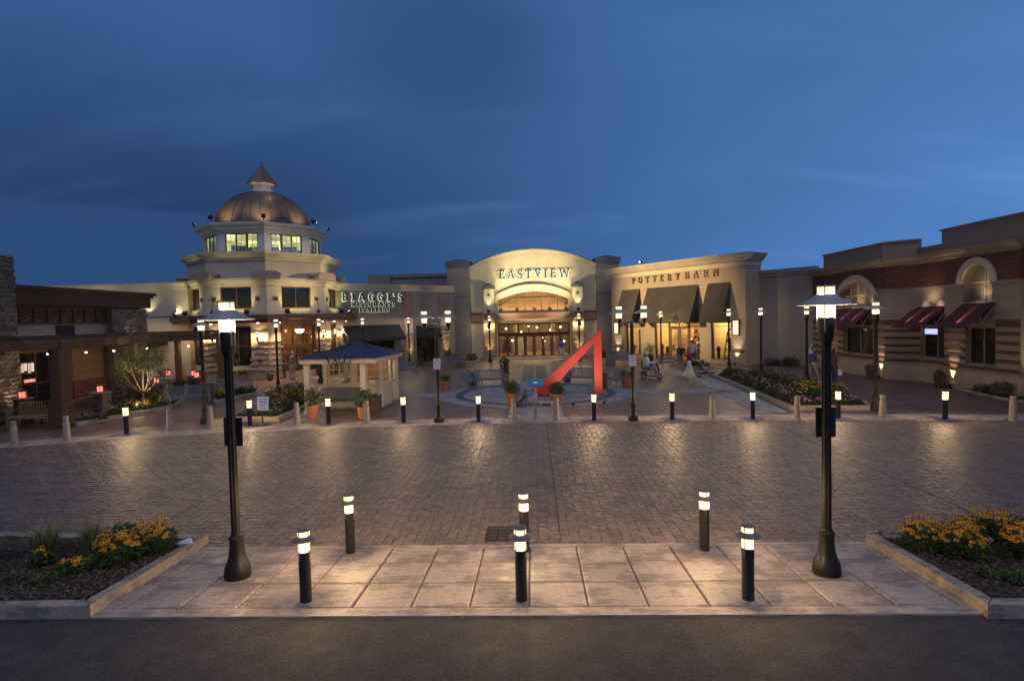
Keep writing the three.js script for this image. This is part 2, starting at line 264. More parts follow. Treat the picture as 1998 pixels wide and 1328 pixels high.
{ // paved street: stamped herringbone pavers
  const root = new THREE.Group(); root.name = 'paved_street'; root.userData = { kind: 'structure' }; scene.add(root);
  const U = 0.165, e = 0.004, ch = 0.006; const edge = []; for (let x = -60; x <= 60; x += 1.5) edge.push([x, x < -30 ? zf(-30) : zf(Math.min(x, 40))]);
  part(root, 'mortar_bed', flat([[60, -6.4], [-60, -6.4], ...edge], -0.011), K.joint);
  const proto = (w, d) => { // one paver: top with worn chamfered edges
    const pos = [], quad = (a, b, c, f) => pos.push(...a, ...b, ...c, ...a, ...c, ...f), x0 = e, x1 = w - e, z0 = e, z1 = d - e, o = [[x0, -ch * 1.6, z1], [x1, -ch * 1.6, z1], [x1, -ch * 1.6, z0], [x0, -ch * 1.6, z0]], n = [[x0 + ch, 0, z1 - ch], [x1 - ch, 0, z1 - ch], [x1 - ch, 0, z0 + ch], [x0 + ch, 0, z0 + ch]];
    quad(...n); for (let k = 0; k < 4; k++) quad(o[k], o[(k + 1) % 4], n[(k + 1) % 4], n[k]); return new Float32Array(pos);
  };
  for (const x of [-6.7, 0.35, 7.4]) part(root, 'expansion_joint', bx(x - 0.008, x + 0.008, -0.012, 0.003, -18.5, -8.61), K.joint);
  const GH = proto(2 * U, U), GV = proto(U, 2 * U), near = [], far = [];
  for (let j = Math.floor(-20 / U); j * U < -8.4; j++) for (let i = Math.floor(-27 / U); i * U < 27; i++) {
    const k = (((i - j) % 4) + 4) % 4; if (k !== 0 && k !== 3) continue;
    const H = k === 0, x = i * U, z = j * U, cx = x + (H ? U : U / 2), cz = z + (H ? U / 2 : U), m = H ? U / 2 : U;
    if (cz - m > -8.65 || cz + m < zf(cx) + 0.03) continue; const cut = cz + m > -8.607 || cz - m < zf(cx) + 0.25;
    if (Math.abs(cx - 0.35) < (H ? U : U / 2) * 0.0) continue;
    if (Math.abs(cx) > 1.35 * -cz + 3) continue;
    (near.length < 9000 ? near : far).push({ H, x, z, cx, cz, d: Math.hypot(cx, cz) + (cut ? 100 : 0) });
  }
  const all = near.concat(far).sort((a, b) => a.d - b.d);
  const mk = (s) => { const src = s.H ? GH : GV, tx = rr(-0.014, 0.014), tz = rr(-0.014, 0.014), dy = rr(-0.003, 0.0015), p = new Float32Array(src.length); for (let k = 0; k < src.length; k += 3) { const lx = src[k] - (s.cx - s.x), lz = src[k + 2] - (s.cz - s.z); p[k] = s.x + src[k]; p[k + 1] = src[k + 1] + dy + tx * lx + tz * lz; p[k + 2] = clamp(s.z + src[k + 2], zf(p[k]) + 0.002, -8.607); } return p; };
  const sharedUV = (g, ox, oz) => { const p = g.attributes.position, uv = new Float32Array(p.count * 2); for (let k = 0; k < p.count; k++) { uv[2 * k] = p.getX(k) + ox; uv[2 * k + 1] = -p.getZ(k) + oz; } g.setAttribute('uv', new THREE.BufferAttribute(uv, 2)); return g; };
  const variants = {}; for (const H of [0, 1]) variants[H] = [0, 1, 2, 3, 4].map(() => { const g = new THREE.BufferGeometry(); g.setAttribute('position', new THREE.BufferAttribute((H ? GH : GV).slice(), 3)); g.computeVertexNormals(); return sharedUV(g, rnd() * 2, rnd() * 2); });
  all.slice(0, 300).forEach((s, n) => { const m = part(root, 'paver', variants[+s.H][n % 5], K.paver[Math.floor(rnd() * 5)]); m.position.set(s.x, rr(-0.003, 0.001), s.z); m.rotation.set(rr(-0.012, 0.012), 0, rr(-0.012, 0.012)); });
  const rest = all.slice(300), per = GH.length, P = new Float32Array(rest.length * per), C = new Float32Array(rest.length * per), UV = new Float32Array(rest.length * per / 3 * 2);
  rest.forEach((s, n) => { const p = mk(s), t = 0.85 + 0.42 * Math.pow(rnd(), 1.2), ox = rnd() * 2; P.set(p, n * per); for (let k = 0; k < per; k += 3) { C[n * per + k] = 0.21 * t; C[n * per + k + 1] = 0.161 * t; C[n * per + k + 2] = 0.138 * t; UV[(n * per + k) / 3 * 2] = p[k] + ox; UV[(n * per + k) / 3 * 2 + 1] = -p[k + 2]; } });
  const g = new THREE.BufferGeometry(); g.setAttribute('position', new THREE.BufferAttribute(P, 3)); g.setAttribute('color', new THREE.BufferAttribute(C, 3)); g.setAttribute('uv', new THREE.BufferAttribute(UV, 2)); g.computeVertexNormals();
  part(root, 'pavers', g, K.paverMix).userData = { kind: 'stuff' };
}
{ // concrete band with the bollards, and the plaza floor behind it
  const root = new THREE.Group(); root.name = 'pavement'; root.userData = { kind: 'structure' }; scene.add(root);
  part(root, 'mortar_bed', flat((() => { const a = [], b = []; for (let x = -30; x <= 30; x += 1) { a.push([x, zf(x) + 0.0]); b.unshift([x, zf(x) - 1.12]); } return [...a, ...b]; })(), -0.012), K.joint);
  let n = 0; for (let x = -27.6; x < 27; x += 1.15) { const e = 0.006, a = x + e, b = x + 1.15 - e; part(root, 'slab', flat([[a, zf(a) - 0.012], [b, zf(b) - 0.012], [b, zf(b) - 1.1], [a, zf(a) - 1.1]], 0, 0.03), K.slab[(n++ * 5 + n % 3) % 4]); }
  const plaza = []; for (let x = -40; x <= 40; x += 1) plaza.push([x, zf(clamp(x, -30, 30)) - 1.09]);
  struct('plaza_floor', flat([...plaza, [60, -18], [60, -70], [-60, -70], [-60, -18]], -0.006), K.plaza);
  // red brick paving beside the east shops and along the west walk
  const redE = [[9.4, -19.95], [18.8, -17.9], [30, -15], [30, -45], [14.5, -38.6], [9.6, -33.6], [13.2, -30]];
  struct('brick_paving', flat([[11.9, -20.15], [16.6, -18.9], [17.6, -18.7], [17.6, -36.5], [14.2, -37.6], [12.6, -34.4], [13.9, -27.2]], -0.002), K.plazaRed);
  struct('brick_paving', flat([[-11.9, -20.2], [-16.9, -17.6], [-17, -19.3], [-15.3, -23.6], [-14.2, -28.6], [-18.3, -35.0], [-13, -37], [-12.2, -24.2]], -0.002), K.plazaRed);
  // compass circle
  const cz = -26.2, disc = (r0, r1, y, m, name) => part(circle, name, (() => { const g = r0 ? new THREE.RingGeometry(r0, r1, 72) : new THREE.CircleGeometry(r1, 72); g.rotateX(-Math.PI / 2); g.translate(0, y, cz); return tri(g); })(), m);
  const circle = new THREE.Group(); circle.name = 'plaza_circle'; circle.userData = { kind: 'structure' }; scene.add(circle);
  disc(3.72, 4.55, 0.002, K.paleWalk, 'outer_ring'); disc(3.36, 3.715, 0.0025, K.darkRing, 'dark_ring'); disc(0, 3.355, 0.002, K.paleWalk, 'inner_disc');
  for (let k = 0; k < 16; k++) { const a = k * Math.PI / 8, L = k % 4 === 0 ? 3.3 : k % 2 ? 1.9 : 2.7, w = k % 4 === 0 ? 0.24 : 0.2, p = (r, t) => [r * Math.sin(t), cz + r * Math.cos(t)]; part(circle, 'star_ray', flat([p(0.25, a), p(0.9, a + w), p(L, a)].reverse(), 0.006), K.darkRing); }
  // pale walks
  const walk = (p, m = K.paleWalk) => struct('concrete_path', flat(p, 0.0015), m);
  for (const [a, b] of [[-1.0, -0.05], [0.05, 1.0]]) for (const [c, d] of [[-19.75, -20.85], [-20.87, -21.8]]) part(root, 'slab', flat([[a, c], [b, c], [b, d], [a, d]], 0.004), K.slab[2]);
  walk([[4.6, -25.4], [8.95, -25.0], [9.1, -26.2], [4.55, -26.6]]);
  walk([[-4.6, -25.4], [-4.55, -26.6], [-5.6, -26.7], [-5.6, -25.4]]);
  walk([[7.7, -19.85], [8.85, -19.9], [9.75, -30.9], [8.6, -36.6], [7.2, -36.9], [8.5, -30.6]]);
  walk([[-8.0, -19.9], [-8.9, -20.1], [-9.6, -24.0], [-8.7, -24]]);
  for (const s of [-1, 1]) { walk([[s * 1.02, -30.2], [s * 0.82, -30.2], [s * 0.82, -41], [s * 1.02, -41]]); walk([[s * 0.74, -30.2], [s * 0.06, -30.2], [s * 0.06, -41], [s * 0.74, -41]], K.darkRing); }
  struct('concrete_path', flat([[-4, -47.9], [4, -47.9], [4, -49.6], [-4, -49.6]], 0.06, 0.08), K.concrete);
}
// drain grate in the street
{ const t = thing('drain_grate', 'square iron drain grate set in the stamped street pavers', 'drain grate', [-0.58, 0.003, -9.05]); part(t, 'frame', [bx(-0.27, 0.27, -0.02, 0.006, -0.3, -0.27), bx(-0.27, 0.27, -0.02, 0.006, 0.27, 0.3), bx(-0.27, -0.24, -0.02, 0.006, -0.27, 0.27), bx(0.24, 0.27, -0.02, 0.006, -0.27, 0.27)], K.matte);
  part(t, 'sump', bx(-0.24, 0.24, -0.015, -0.006, -0.27, 0.27), K.ink); const gb = bx(-0.007, 0.007, -0.006, 0.005, -0.27, 0.27); for (let k = -7; k <= 7; k++) { const b = part(t, 'bar', gb, K.matte); b.position.x = k * 0.032; } const gc = bx(-0.24, 0.24, -0.006, 0.003, -0.01, 0.01); for (const z of [-0.13, 0.0, 0.13]) part(t, 'bar', gc, K.matte).position.z = z; }
// ---------- building kit ----------
const rocks = [0, 1, 2, 3, 4].map(() => { const g = new THREE.BoxGeometry(1, 1, 1, 3, 2, 1).toNonIndexed(); const p = g.attributes.position, key = {}; for (let i = 0; i < p.count; i++) { if (p.getZ(i) < 0.4) { p.setZ(i, p.getZ(i) + 0.5); continue; } const q = [p.getX(i), p.getY(i)].map((v) => v.toFixed(2)).join(), edge = Math.abs(p.getX(i)) > 0.49 || Math.abs(p.getY(i)) > 0.49; key[q] ??= edge ? rr(0.45, 0.75) : rr(0.75, 1.25); p.setZ(i, key[q]); } g.computeVertexNormals(); return tri(g); });
function stones(parent, F, x0, x1, y0, y1, ch, len, mats, depth, name = 'stone', skip = null) { // F: frame matrix; every stone a mesh that shares a geometry
  let r = 0;
  for (let y = y0; y < y1 - 0.02; r++) {
    const h = Math.min(ch * rr(0.85, 1.15), y1 - y); let x = x0 - (r % 2 ? len * 0.4 : 0);
    while (x < x1 - 0.02) {
      const L = len * rr(0.65, 1.35), a = Math.max(x, x0), b = Math.min(x + L, x1); x += L; if (b - a < 0.05) continue;
      if (skip && skip((a + b) / 2, y + h / 2)) continue;
      const m = part(parent, name, rocks[Math.floor(rnd() * 5)], mats[Math.floor(rnd() * mats.length)]); m.matrixAutoUpdate = false;
      m.matrix.copy(F).multiply(new THREE.Matrix4().makeTranslation((a + b) / 2, y + h / 2, 0)).multiply(new THREE.Matrix4().makeScale(b - a - 0.012, h - 0.012, depth * rr(0.7, 1.3))); m.matrix.decompose(m.position, m.quaternion, m.scale); m.matrixAutoUpdate = true;
    }
    y += h;
  }
}
const frame = (x, y, z, ry = 0) => new THREE.Matrix4().makeRotationY(ry).setPosition(x, y, z);
function glazing(parent, F, x0, x1, y0, y1, nx, ny, fm, gm, o = {}) { // a window: frame mesh with one child per pane
  const f = o.f ?? 0.06, d = o.d ?? 0.1, bars = [bx(x0, x1, y0, y0 + f, -d, 0), bx(x0, x1, y1 - f, y1, -d, 0), bx(x0, x0 + f, y0 + f, y1 - f, -d, 0), bx(x1 - f, x1, y0 + f, y1 - f, -d, 0)], m = o.m ?? f * 0.7;
  const xs = [x0 + f], ys = [y0 + f]; for (let i = 1; i < nx; i++) { const x = mix(x0, x1, i / nx); bars.push(bx(x - m / 2, x + m / 2, y0 + f, y1 - f, -d * 0.9, -0.01)); xs.push(x); } xs.push(x1 - f);
  for (let j = 1; j < ny; j++) { const y = o.ys ? o.ys[j - 1] : mix(y0, y1, j / ny); bars.push(bx(x0 + f, x1 - f, y - m / 2, y + m / 2, -d * 0.85, -0.012)); ys.push(y); } ys.push(y1 - f);
  const w = part(parent, o.name ?? 'window', mg(bars).applyMatrix4(F), fm);
  for (let i = 0; i < xs.length - 1; i++) for (let j = 0; j < ys.length - 1; j++) part(w, 'pane', bx(xs[i] + 0.004, xs[i + 1] - 0.004, ys[j] + 0.004, ys[j + 1] - 0.004, -d * 0.55, -d * 0.55 + 0.008).applyMatrix4(F), gm);
  return w;
}
function awning(parent, F, x0, x1, yt, yb, out, m, o = {}) { // sloping canvas with closed sides, on a wall at z = 0
  const s = 0.03, p = [[0.02, yt], [out, yb + (o.v ?? 0.22)], [out, yb], [out - s, yb], [out - s, yb + (o.v ?? 0.22) - 0.01], [0.02, yt - 0.05]].map(([z, y]) => [z, y]);
  const g = new THREE.ExtrudeGeometry(polyShape(p), { depth: x1 - x0, bevelEnabled: false }); g.rotateY(-Math.PI / 2); g.translate(x1, 0, 0); const parts = [tri(g)];
  if (!o.open) for (const x of [x0, x1 - 0.02]) { const q = new THREE.ExtrudeGeometry(polyShape([[0.02, yt - 0.05], [out - s, yb + (o.v ?? 0.22) - 0.02], [out - s, yb], [0.02, yb]]), { depth: 0.02, bevelEnabled: false }); q.rotateY(-Math.PI / 2); q.translate(x + 0.02, 0, 0); parts.push(tri(q)); }
  const a = part(parent, 'awning', mg(parts).applyMatrix4(F), m);
  if (o.open) for (const x of [x0 + 0.05, x1 - 0.05]) part(a, 'brace', mg([bar([x, yb + 0.12, 0.03], [x, yb + 0.12, out - 0.05], 0.03), bar([x, yb + 0.12, out * 0.45], [x, yt - 0.15, 0.05], 0.03), bar([x, yb + 0.12, out * 0.45], [x, mix(yt, yb, 0.55), out * 0.5], 0.025)]).applyMatrix4(F), K.grey);
  return a;
}
function cornice(x0, x1, y, prof, z = 0) { // straight moulding from a profile of [projection, dy]
  const g = new THREE.ExtrudeGeometry(polyShape([[-0.05, prof[0][1]], ...prof, [-0.05, prof[prof.length - 1][1]]]), { depth: x1 - x0, bevelEnabled: false }); g.rotateY(-Math.PI / 2); g.translate(x1, y, z); return tri(g);
}
const CORN = [[0.03, 0], [0.08, 0.06], [0.1, 0.16], [0.2, 0.22], [0.24, 0.32], [0.26, 0.42]];
function sconce(parent, F, x, y, z, power = 3) { // the lantern pattern of the plaza, on a wall bracket
  const P = V(x, y, z).applyMatrix4(F);
  const s = part(parent, 'wall_lantern', mg([lathe([[0.0, -0.32], [0.03, -0.3], [0.06, -0.2], [0.075, -0.02], [0.075, 0]], 12), lathe([[0.09, 0.19], [0.22, 0.13], [0.21, 0.125], [0.09, 0.17]], 16), cyl(0.1, 0.1, 0.3, 0.32, 12), bx(-0.02, 0.02, -0.26, -0.22, -0.3, 0)]).translate(0, 0, 0).applyMatrix4(new THREE.Matrix4().makeRotationFromQuaternion(new THREE.Quaternion().setFromRotationMatrix(F)).setPosition(P)), K.black);
  part(s, 'glass', cyl(0.07, 0.07, 0.0, 0.16, 12).translate(P.x, P.y, P.z), K.lampGlow); part(s, 'glass', cyl(0.075, 0.075, 0.2, 0.295, 12).translate(P.x, P.y, P.z), K.lampGlowTop);
  if (power) lightAt(parent, P.x, P.y + 0.08, P.z, power, WARM, 3);
}
function uplight(parent, F, x, y, z, to, power, angle = 28, c = WARM) { // ground can with a spot inside its rim
  const P = V(x, y, z).applyMatrix4(F), Q = V(...to).applyMatrix4(F);
  const u = part(parent, 'uplight', lathe([[0.07, 0], [0.075, 0.1], [0.09, 0.12], [0.085, 0.13], [0.06, 0.09], [0, 0.085]], 12).translate(P.x, P.y, P.z), K.matte); part(u, 'lens', cyl(0.058, 0.058, 0.09, 0.1, 10).translate(P.x, P.y, P.z), K.upGlow);
  spotAt(parent, [P.x, P.y + 0.14, P.z], Q.toArray(), power, angle, c, 0.8, 2);
}
const I4 = new THREE.Matrix4();
function floodlight(parent, p, to, power, angle, c = WARM) { // box flood on a stub arm; lens faces `to`
  const P = V(...p), Q = V(...to), d = Q.clone().sub(P).normalize(), m = new THREE.Matrix4().lookAt(P, Q, V(0, 1, 0)).setPosition(P);
  const f = part(parent, 'floodlight', mg([bx(-0.13, 0.13, -0.09, 0.09, -0.02, 0.14), bx(-0.15, 0.15, 0.09, 0.105, -0.1, 0.14)]).applyMatrix4(m), K.matte); part(f, 'bracket', rod([P.x, P.y - 0.3, P.z], [P.x, P.y - 0.05, P.z], 0.02), K.matte); part(f, 'lens', bx(-0.115, 0.115, -0.075, 0.075, -0.03, -0.022).applyMatrix4(m), K.floodLens);
  P.addScaledVector(d, 0.06); spotAt(parent, P.toArray(), to, power, angle, c, 0.7, 3);
}
// ---------- mall entrance ----------
{
  const b = thing('mall_entrance', 'cream entrance hall with arched gable, arched window and large dark sign letters', 'building', [0, 0, -50.3]);
  const arch = segArch(-5.6, 5.6, 8.15, 9.5, 28);
  const winArch = segArch(-3.15, 3.15, 5.12, 5.86, 20);
  const facade = part(b, 'wall', wall([[-5.6, 0], [5.6, 0], ...arch], [[[-3.15, 4.12], [3.15, 4.12], ...winArch], rect(-3.25, 3.25, 0.03, 3.08)], 0.5), K.cream);
  // coping that follows the gable
  const ring = (a0, a1, z0, z1) => { const g = new THREE.ExtrudeGeometry(polyShape([...a0, ...a1.slice().reverse()]), { depth: z1 - z0, bevelEnabled: false, curveSegments: 1 }); g.translate(0, 0, z0); return tri(g); };
  part(b, 'coping', ring(segArch(-5.62, 5.62, 8.15, 9.58, 28), segArch(-5.62, 5.62, 7.99, 9.42, 28), -0.55, 0.16), K.creamTrim);
  part(b, 'coping_cap', ring(segArch(-5.66, 5.66, 8.2, 9.63, 28), segArch(-5.66, 5.66, 8.15, 9.585, 28), -0.6, 0.22), K.roofGrey);
  // arched hood over the window
  part(b, 'window_hood', ring(segArch(-3.28, 3.3, 5.62, 6.52, 20), segArch(-3.28, 3.3, 5.5, 6.4, 20), -0.1, 0.24), K.creamTrim);
  part(b, 'hood_edge', ring(segArch(-3.3, 3.32, 5.66, 6.56, 20), segArch(-3.3, 3.32, 5.58, 6.48, 20), 0.24, 0.28), K.brownMetal);
  // arched window: frame with panes between mullions
  const topAt = (x) => { const w = 3.15, h = 0.74, R = (w * w + h * h) / (2 * h); return 5.86 - R + Math.sqrt(R * R - x * x); };
  const bars = [], xs = [-3.15, -2.85, -2.16, -1.44, -0.72, 0, 0.72, 1.44, 2.16, 2.85, 3.15];
  for (const x of xs.slice(1, -1)) bars.push(bx(x - 0.03, x + 0.03, 4.12, topAt(x) - 0.02, -0.3, -0.2)); bars.push(bx(-3.15, 3.15, 4.12, 4.19, -0.3, -0.19)); bars.push(ring(segArch(-3.15, 3.15, 5.12, 5.86, 20), segArch(-3.15, 3.15, 5.04, 5.78, 20), -0.3, -0.2));
  const aw = part(b, 'arched_window', bars, K.brownMetal);
  for (let i = 0; i < xs.length - 1; i++) { const a = xs[i] + 0.035, c = xs[i + 1] - 0.035, p = [[a, 4.19], [c, 4.19]]; for (let k = 4; k >= 0; k--) { const x = mix(a, c, k / 4); p.push([x, topAt(x) - 0.085]); } const g = new THREE.ExtrudeGeometry(polyShape(p), { depth: 0.008, bevelEnabled: false }); g.translate(0, 0, -0.25); part(aw, 'pane', tri(g), K.glass); }
  // doors: frame, transom panes and door leaves
  const D = frame(0, 0, -0.25);
  glazing(b, D, -3.2, 3.2, 2.12, 3.05, 7, 1, K.brown, K.glass, { f: 0.1, d: 0.12, name: 'transom_window' });
  part(b, 'door_header', bx(-3.2, 3.2, 2.0, 2.12, -0.38, -0.24), K.brown);
  for (let k = 0; k < 8; k++) { const x0 = -3.2 + 0.8 * k, x1 = x0 + 0.8, side = k === 0 || k === 7; const d = glazing(b, D, x0 + 0.01, x1 - 0.01, 0.03, 2.0, 1, 1, K.brown, K.glass, { f: side ? 0.09 : 0.13, d: 0.07, name: side ? 'side_light' : 'door' }); if (!side) part(d, 'handle', rod([x0 + (k % 2 ? 0.14 : 0.66), 0.85, -0.2], [x0 + (k % 2 ? 0.14 : 0.66), 1.25, -0.2], 0.018), K.steel); }
  // canopy
  part(b, 'canopy', [bx(-4.25, 4.4, 3.44, 3.86, 0.0, 1.55), bx(-4.32, 4.47, 3.86, 3.95, 0, 1.62)], K.brownMetal); part(b, 'canopy_soffit', bx(-4.1, 4.25, 3.4, 3.44, 0.02, 1.45), K.creamTrim); part(b, 'lintel', [bx(-3.28, 3.28, 3.08, 3.28, 0, 0.18), bx(-3.28, 3.28, 3.28, 3.4, 0, 0.26)], K.creamTrim);
  // portal piers with peaked caps
  for (const s of [-1, 1]) {
    const x0 = s < 0 ? -4.42 : 3.42, x1 = x0 + 1.0, p = part(b, 'pier', [bx(x0, x1, 0, 3.4, 0, 0.7), bx(x0 + 0.05, x1 - 0.05, 3.95, 6.2, 0, 0.55)], K.cream);
    part(b, 'pier_cap', [bx(x0 - 0.06, x1 + 0.06, 6.12, 6.36, -0.02, 0.66), at(new THREE.ConeGeometry(0.82, 0.3, 4), (x0 + x1) / 2, 6.51, 0.3, Math.PI / 4)], K.roofGrey);
    part(b, 'medallion', bx((x0 + x1) / 2 - 0.1, (x0 + x1) / 2 + 0.1, 5.5, 5.72, 0.55, 0.58), K.bronze);
    stones(p, frame(0, 0, 0.7), x0, x1, 0.1, 2.25, 0.2, 0.5, K.limestone, 0.07);
    stones(p, frame(x0, 0, 0, -Math.PI / 2), 0.02, 0.68, 0.1, 2.25, 0.2, 0.35, K.limestone, 0.05); stones(p, frame(x1, 0, 0.7, Math.PI / 2), 0.02, 0.68, 0.1, 2.25, 0.2, 0.35, K.limestone, 0.05);
    sconce(b, I4, (x0 + x1) / 2, 2.9, 1.05, 7);
    uplight(b, I4, (x0 + x1) / 2, 0.02, 1.15, [(x0 + x1) / 2, 2.5, 0.6], 26, 26);
    floodlight(b, [(x0 + x1) / 2, 4.2, 0.95], [(x0 + x1) / 2, 6.3, 0.45], 13, 30, [1, 0.93, 0.5]);
    for (const x of [1.45, 2.85]) floodlight(b, [s * x, 4.25, 1.45], [s * (x + 0.6), 8.6, 0.1], 22, 36, [1, 0.83, 0.46]);
    // flank wall bands
    part(b, 'wall_band', [bx(s < 0 ? -5.6 : 4.5, s < 0 ? -4.5 : 5.6, 3.15, 3.28, 0.0, 0.1), bx(s < 0 ? -5.6 : 4.5, s < 0 ? -4.5 : 5.6, 3.9, 4.05, 0, 0.1)], K.brownMetal);
    part(b, 'wall_panel', bx(s < 0 ? -5.55 : 4.5, s < 0 ? -4.5 : 5.55, 3.29, 3.89, 0, 0.06), K.salmon);
    // corner towers
    const tx = s < 0 ? -7.6 : 5.62; part(b, 'corner_tower', [bx(tx, tx + 1.98, 0, 8.2, -1.9, 0.35), bx(tx - 0.05, tx + 2.03, 5.5, 5.62, -1.95, 0.42), bx(tx - 0.05, tx + 2.03, 2.9, 3.05, -1.95, 0.42)], K.grey);
    part(b, 'tower_cap', [bx(tx - 0.12, tx + 2.1, 8.2, 8.62, -2.05, 0.5), at(new THREE.ConeGeometry(1.7, 0.36, 4), tx + 0.99, 8.8, -0.77, Math.PI / 4)], K.roofGrey);
  }
  floodlight(b, [0.1, 4.25, 1.45], [0, 8.7, 0.1], 22, 36, [1, 0.83, 0.46]);
  part(b, 'step', bx(-3.6, 3.6, 0.02, 0.1, 0.0, 0.55), K.concrete);
  // sign
  letters(b, 'EASTVIEW', 'serif_bold', 0.74, 0.09, -3.0, 3.3, 7.0, 0.13, K.signBlack, 'sign_letter', 0.9);
  const halo = new THREE.MeshStandardMaterial({ emissiveIntensity: 1.0 }); halo.color.setRGB(0.8, 0.8, 0.7); halo.emissive.setRGB(1, 1, 0.8);
  letters(b, 'EASTVIEW', 'serif_bold', 0.74, 0.02, -3.0 + 0.02, 3.3 + 0.02, 6.98, 0.06, halo, 'letter_backlight', 0.9, 0.03);
  // the hall behind
  const hall = part(b, 'interior_wall', [bx(-5.4, 5.4, 0, 8, -13.2, -13), bx(-5.5, -5.3, 0, 8, -13, -0.5), bx(5.3, 5.5, 0, 8, -13, -0.5), bx(-5.5, 5.5, 7.6, 7.8, -13.2, -0.4), bx(-7.6, 7.6, 7.81, 8.0, -14, -0.5)], K.tan); part(b, 'upper_wall', bx(-5.3, 5.3, 3.4, 7.6, -3.8, -3.6), mat(0.62, 0.42, 0.17, { map: T.stucco }));
  part(b, 'interior_floor', bx(-5.4, 5.4, -0.03, 0.03, -13, -0.1), K.oak); part(b, 'interior_ceiling', bx(-5.3, 5.3, 3.2, 3.4, -13, -2.2), K.cream);
  for (let k = 0; k < 4; k++) part(b, 'truss', [bar([-3.2, 4.7, -1.2 - k * 0.7], [-1.9, 5.35 + k * 0.05, -1.2 - k * 0.7], 0.07), bar([-1.9, 5.35 + k * 0.05, -1.2 - k * 0.7], [1.9, 5.35 + k * 0.05, -1.2 - k * 0.7], 0.07), bar([1.9, 5.35 + k * 0.05, -1.2 - k * 0.7], [3.2, 4.7, -1.2 - k * 0.7], 0.07)], K.brownMetal);
  for (const x of [-4.2, -1.9, 1.9, 4.2]) part(b, 'column', [cyl(0.24, 0.22, 0, 3.2, 14, x, -5.5), cyl(0.32, 0.32, 0, 0.3, 14, x, -5.5)], K.cream);
  for (const [x, y, z] of [[-2.6, 2.55, -2.6], [-1.2, 2.2, -3.4], [0.3, 2.6, -2.4], [1.5, 2.3, -3.6], [2.5, 2.6, -2.6], [-2.1, 1.35, -4.4], [0.9, 1.5, -6], [-0.5, 2.7, -5], [2.9, 1.2, -4]]) { const l = part(b, 'pendant_lamp', rod([x, y + 0.08, z], [x, 3.2, z], 0.008), K.matte); part(l, 'globe', norm(new THREE.SphereGeometry(0.085, 12, 8).translate(x, y, z)), K.bulb); }
  for (const [x, z, p] of [[-2.6, -2.6, 4], [2.4, -2.8, 4], [0, -6, 6], [0, -10, 6]]) lightAt(b, x, 2.6, z, p * 2.2, WARM, 6);
  for (const x of [-2.4, 0, 2.4]) lightAt(b, x, 3.75, -2.2, 11, WARM, 6);
  // display cases inside
  for (let k = 0; k < 5; k++) { const x = -2.8 + k * 1.35, z = -7.5 - (k % 2) * 1.3; part(b, 'display_case', [bx(x - 0.4, x + 0.4, 0.03, 0.8, z - 0.3, z + 0.3), bx(x - 0.3, x + 0.3, 0.8, 1.35, z - 0.2, z + 0.2)], [K.brown, K.white, K.oak, K.tan, K.salmon][k]); }
  // rear wing and its parapet
  part(b, 'rear_wing', [bx(-15.2, -7.5, 0, 7.55, -14, -2.0), bx(-15.35, -7.5, 7.55, 7.85, -14, -1.85)], K.grey); part(b, 'rear_wing_pier', [bx(-15.3, -13.2, 0, 7.7, -2.2, -1.7)], K.grey);
}
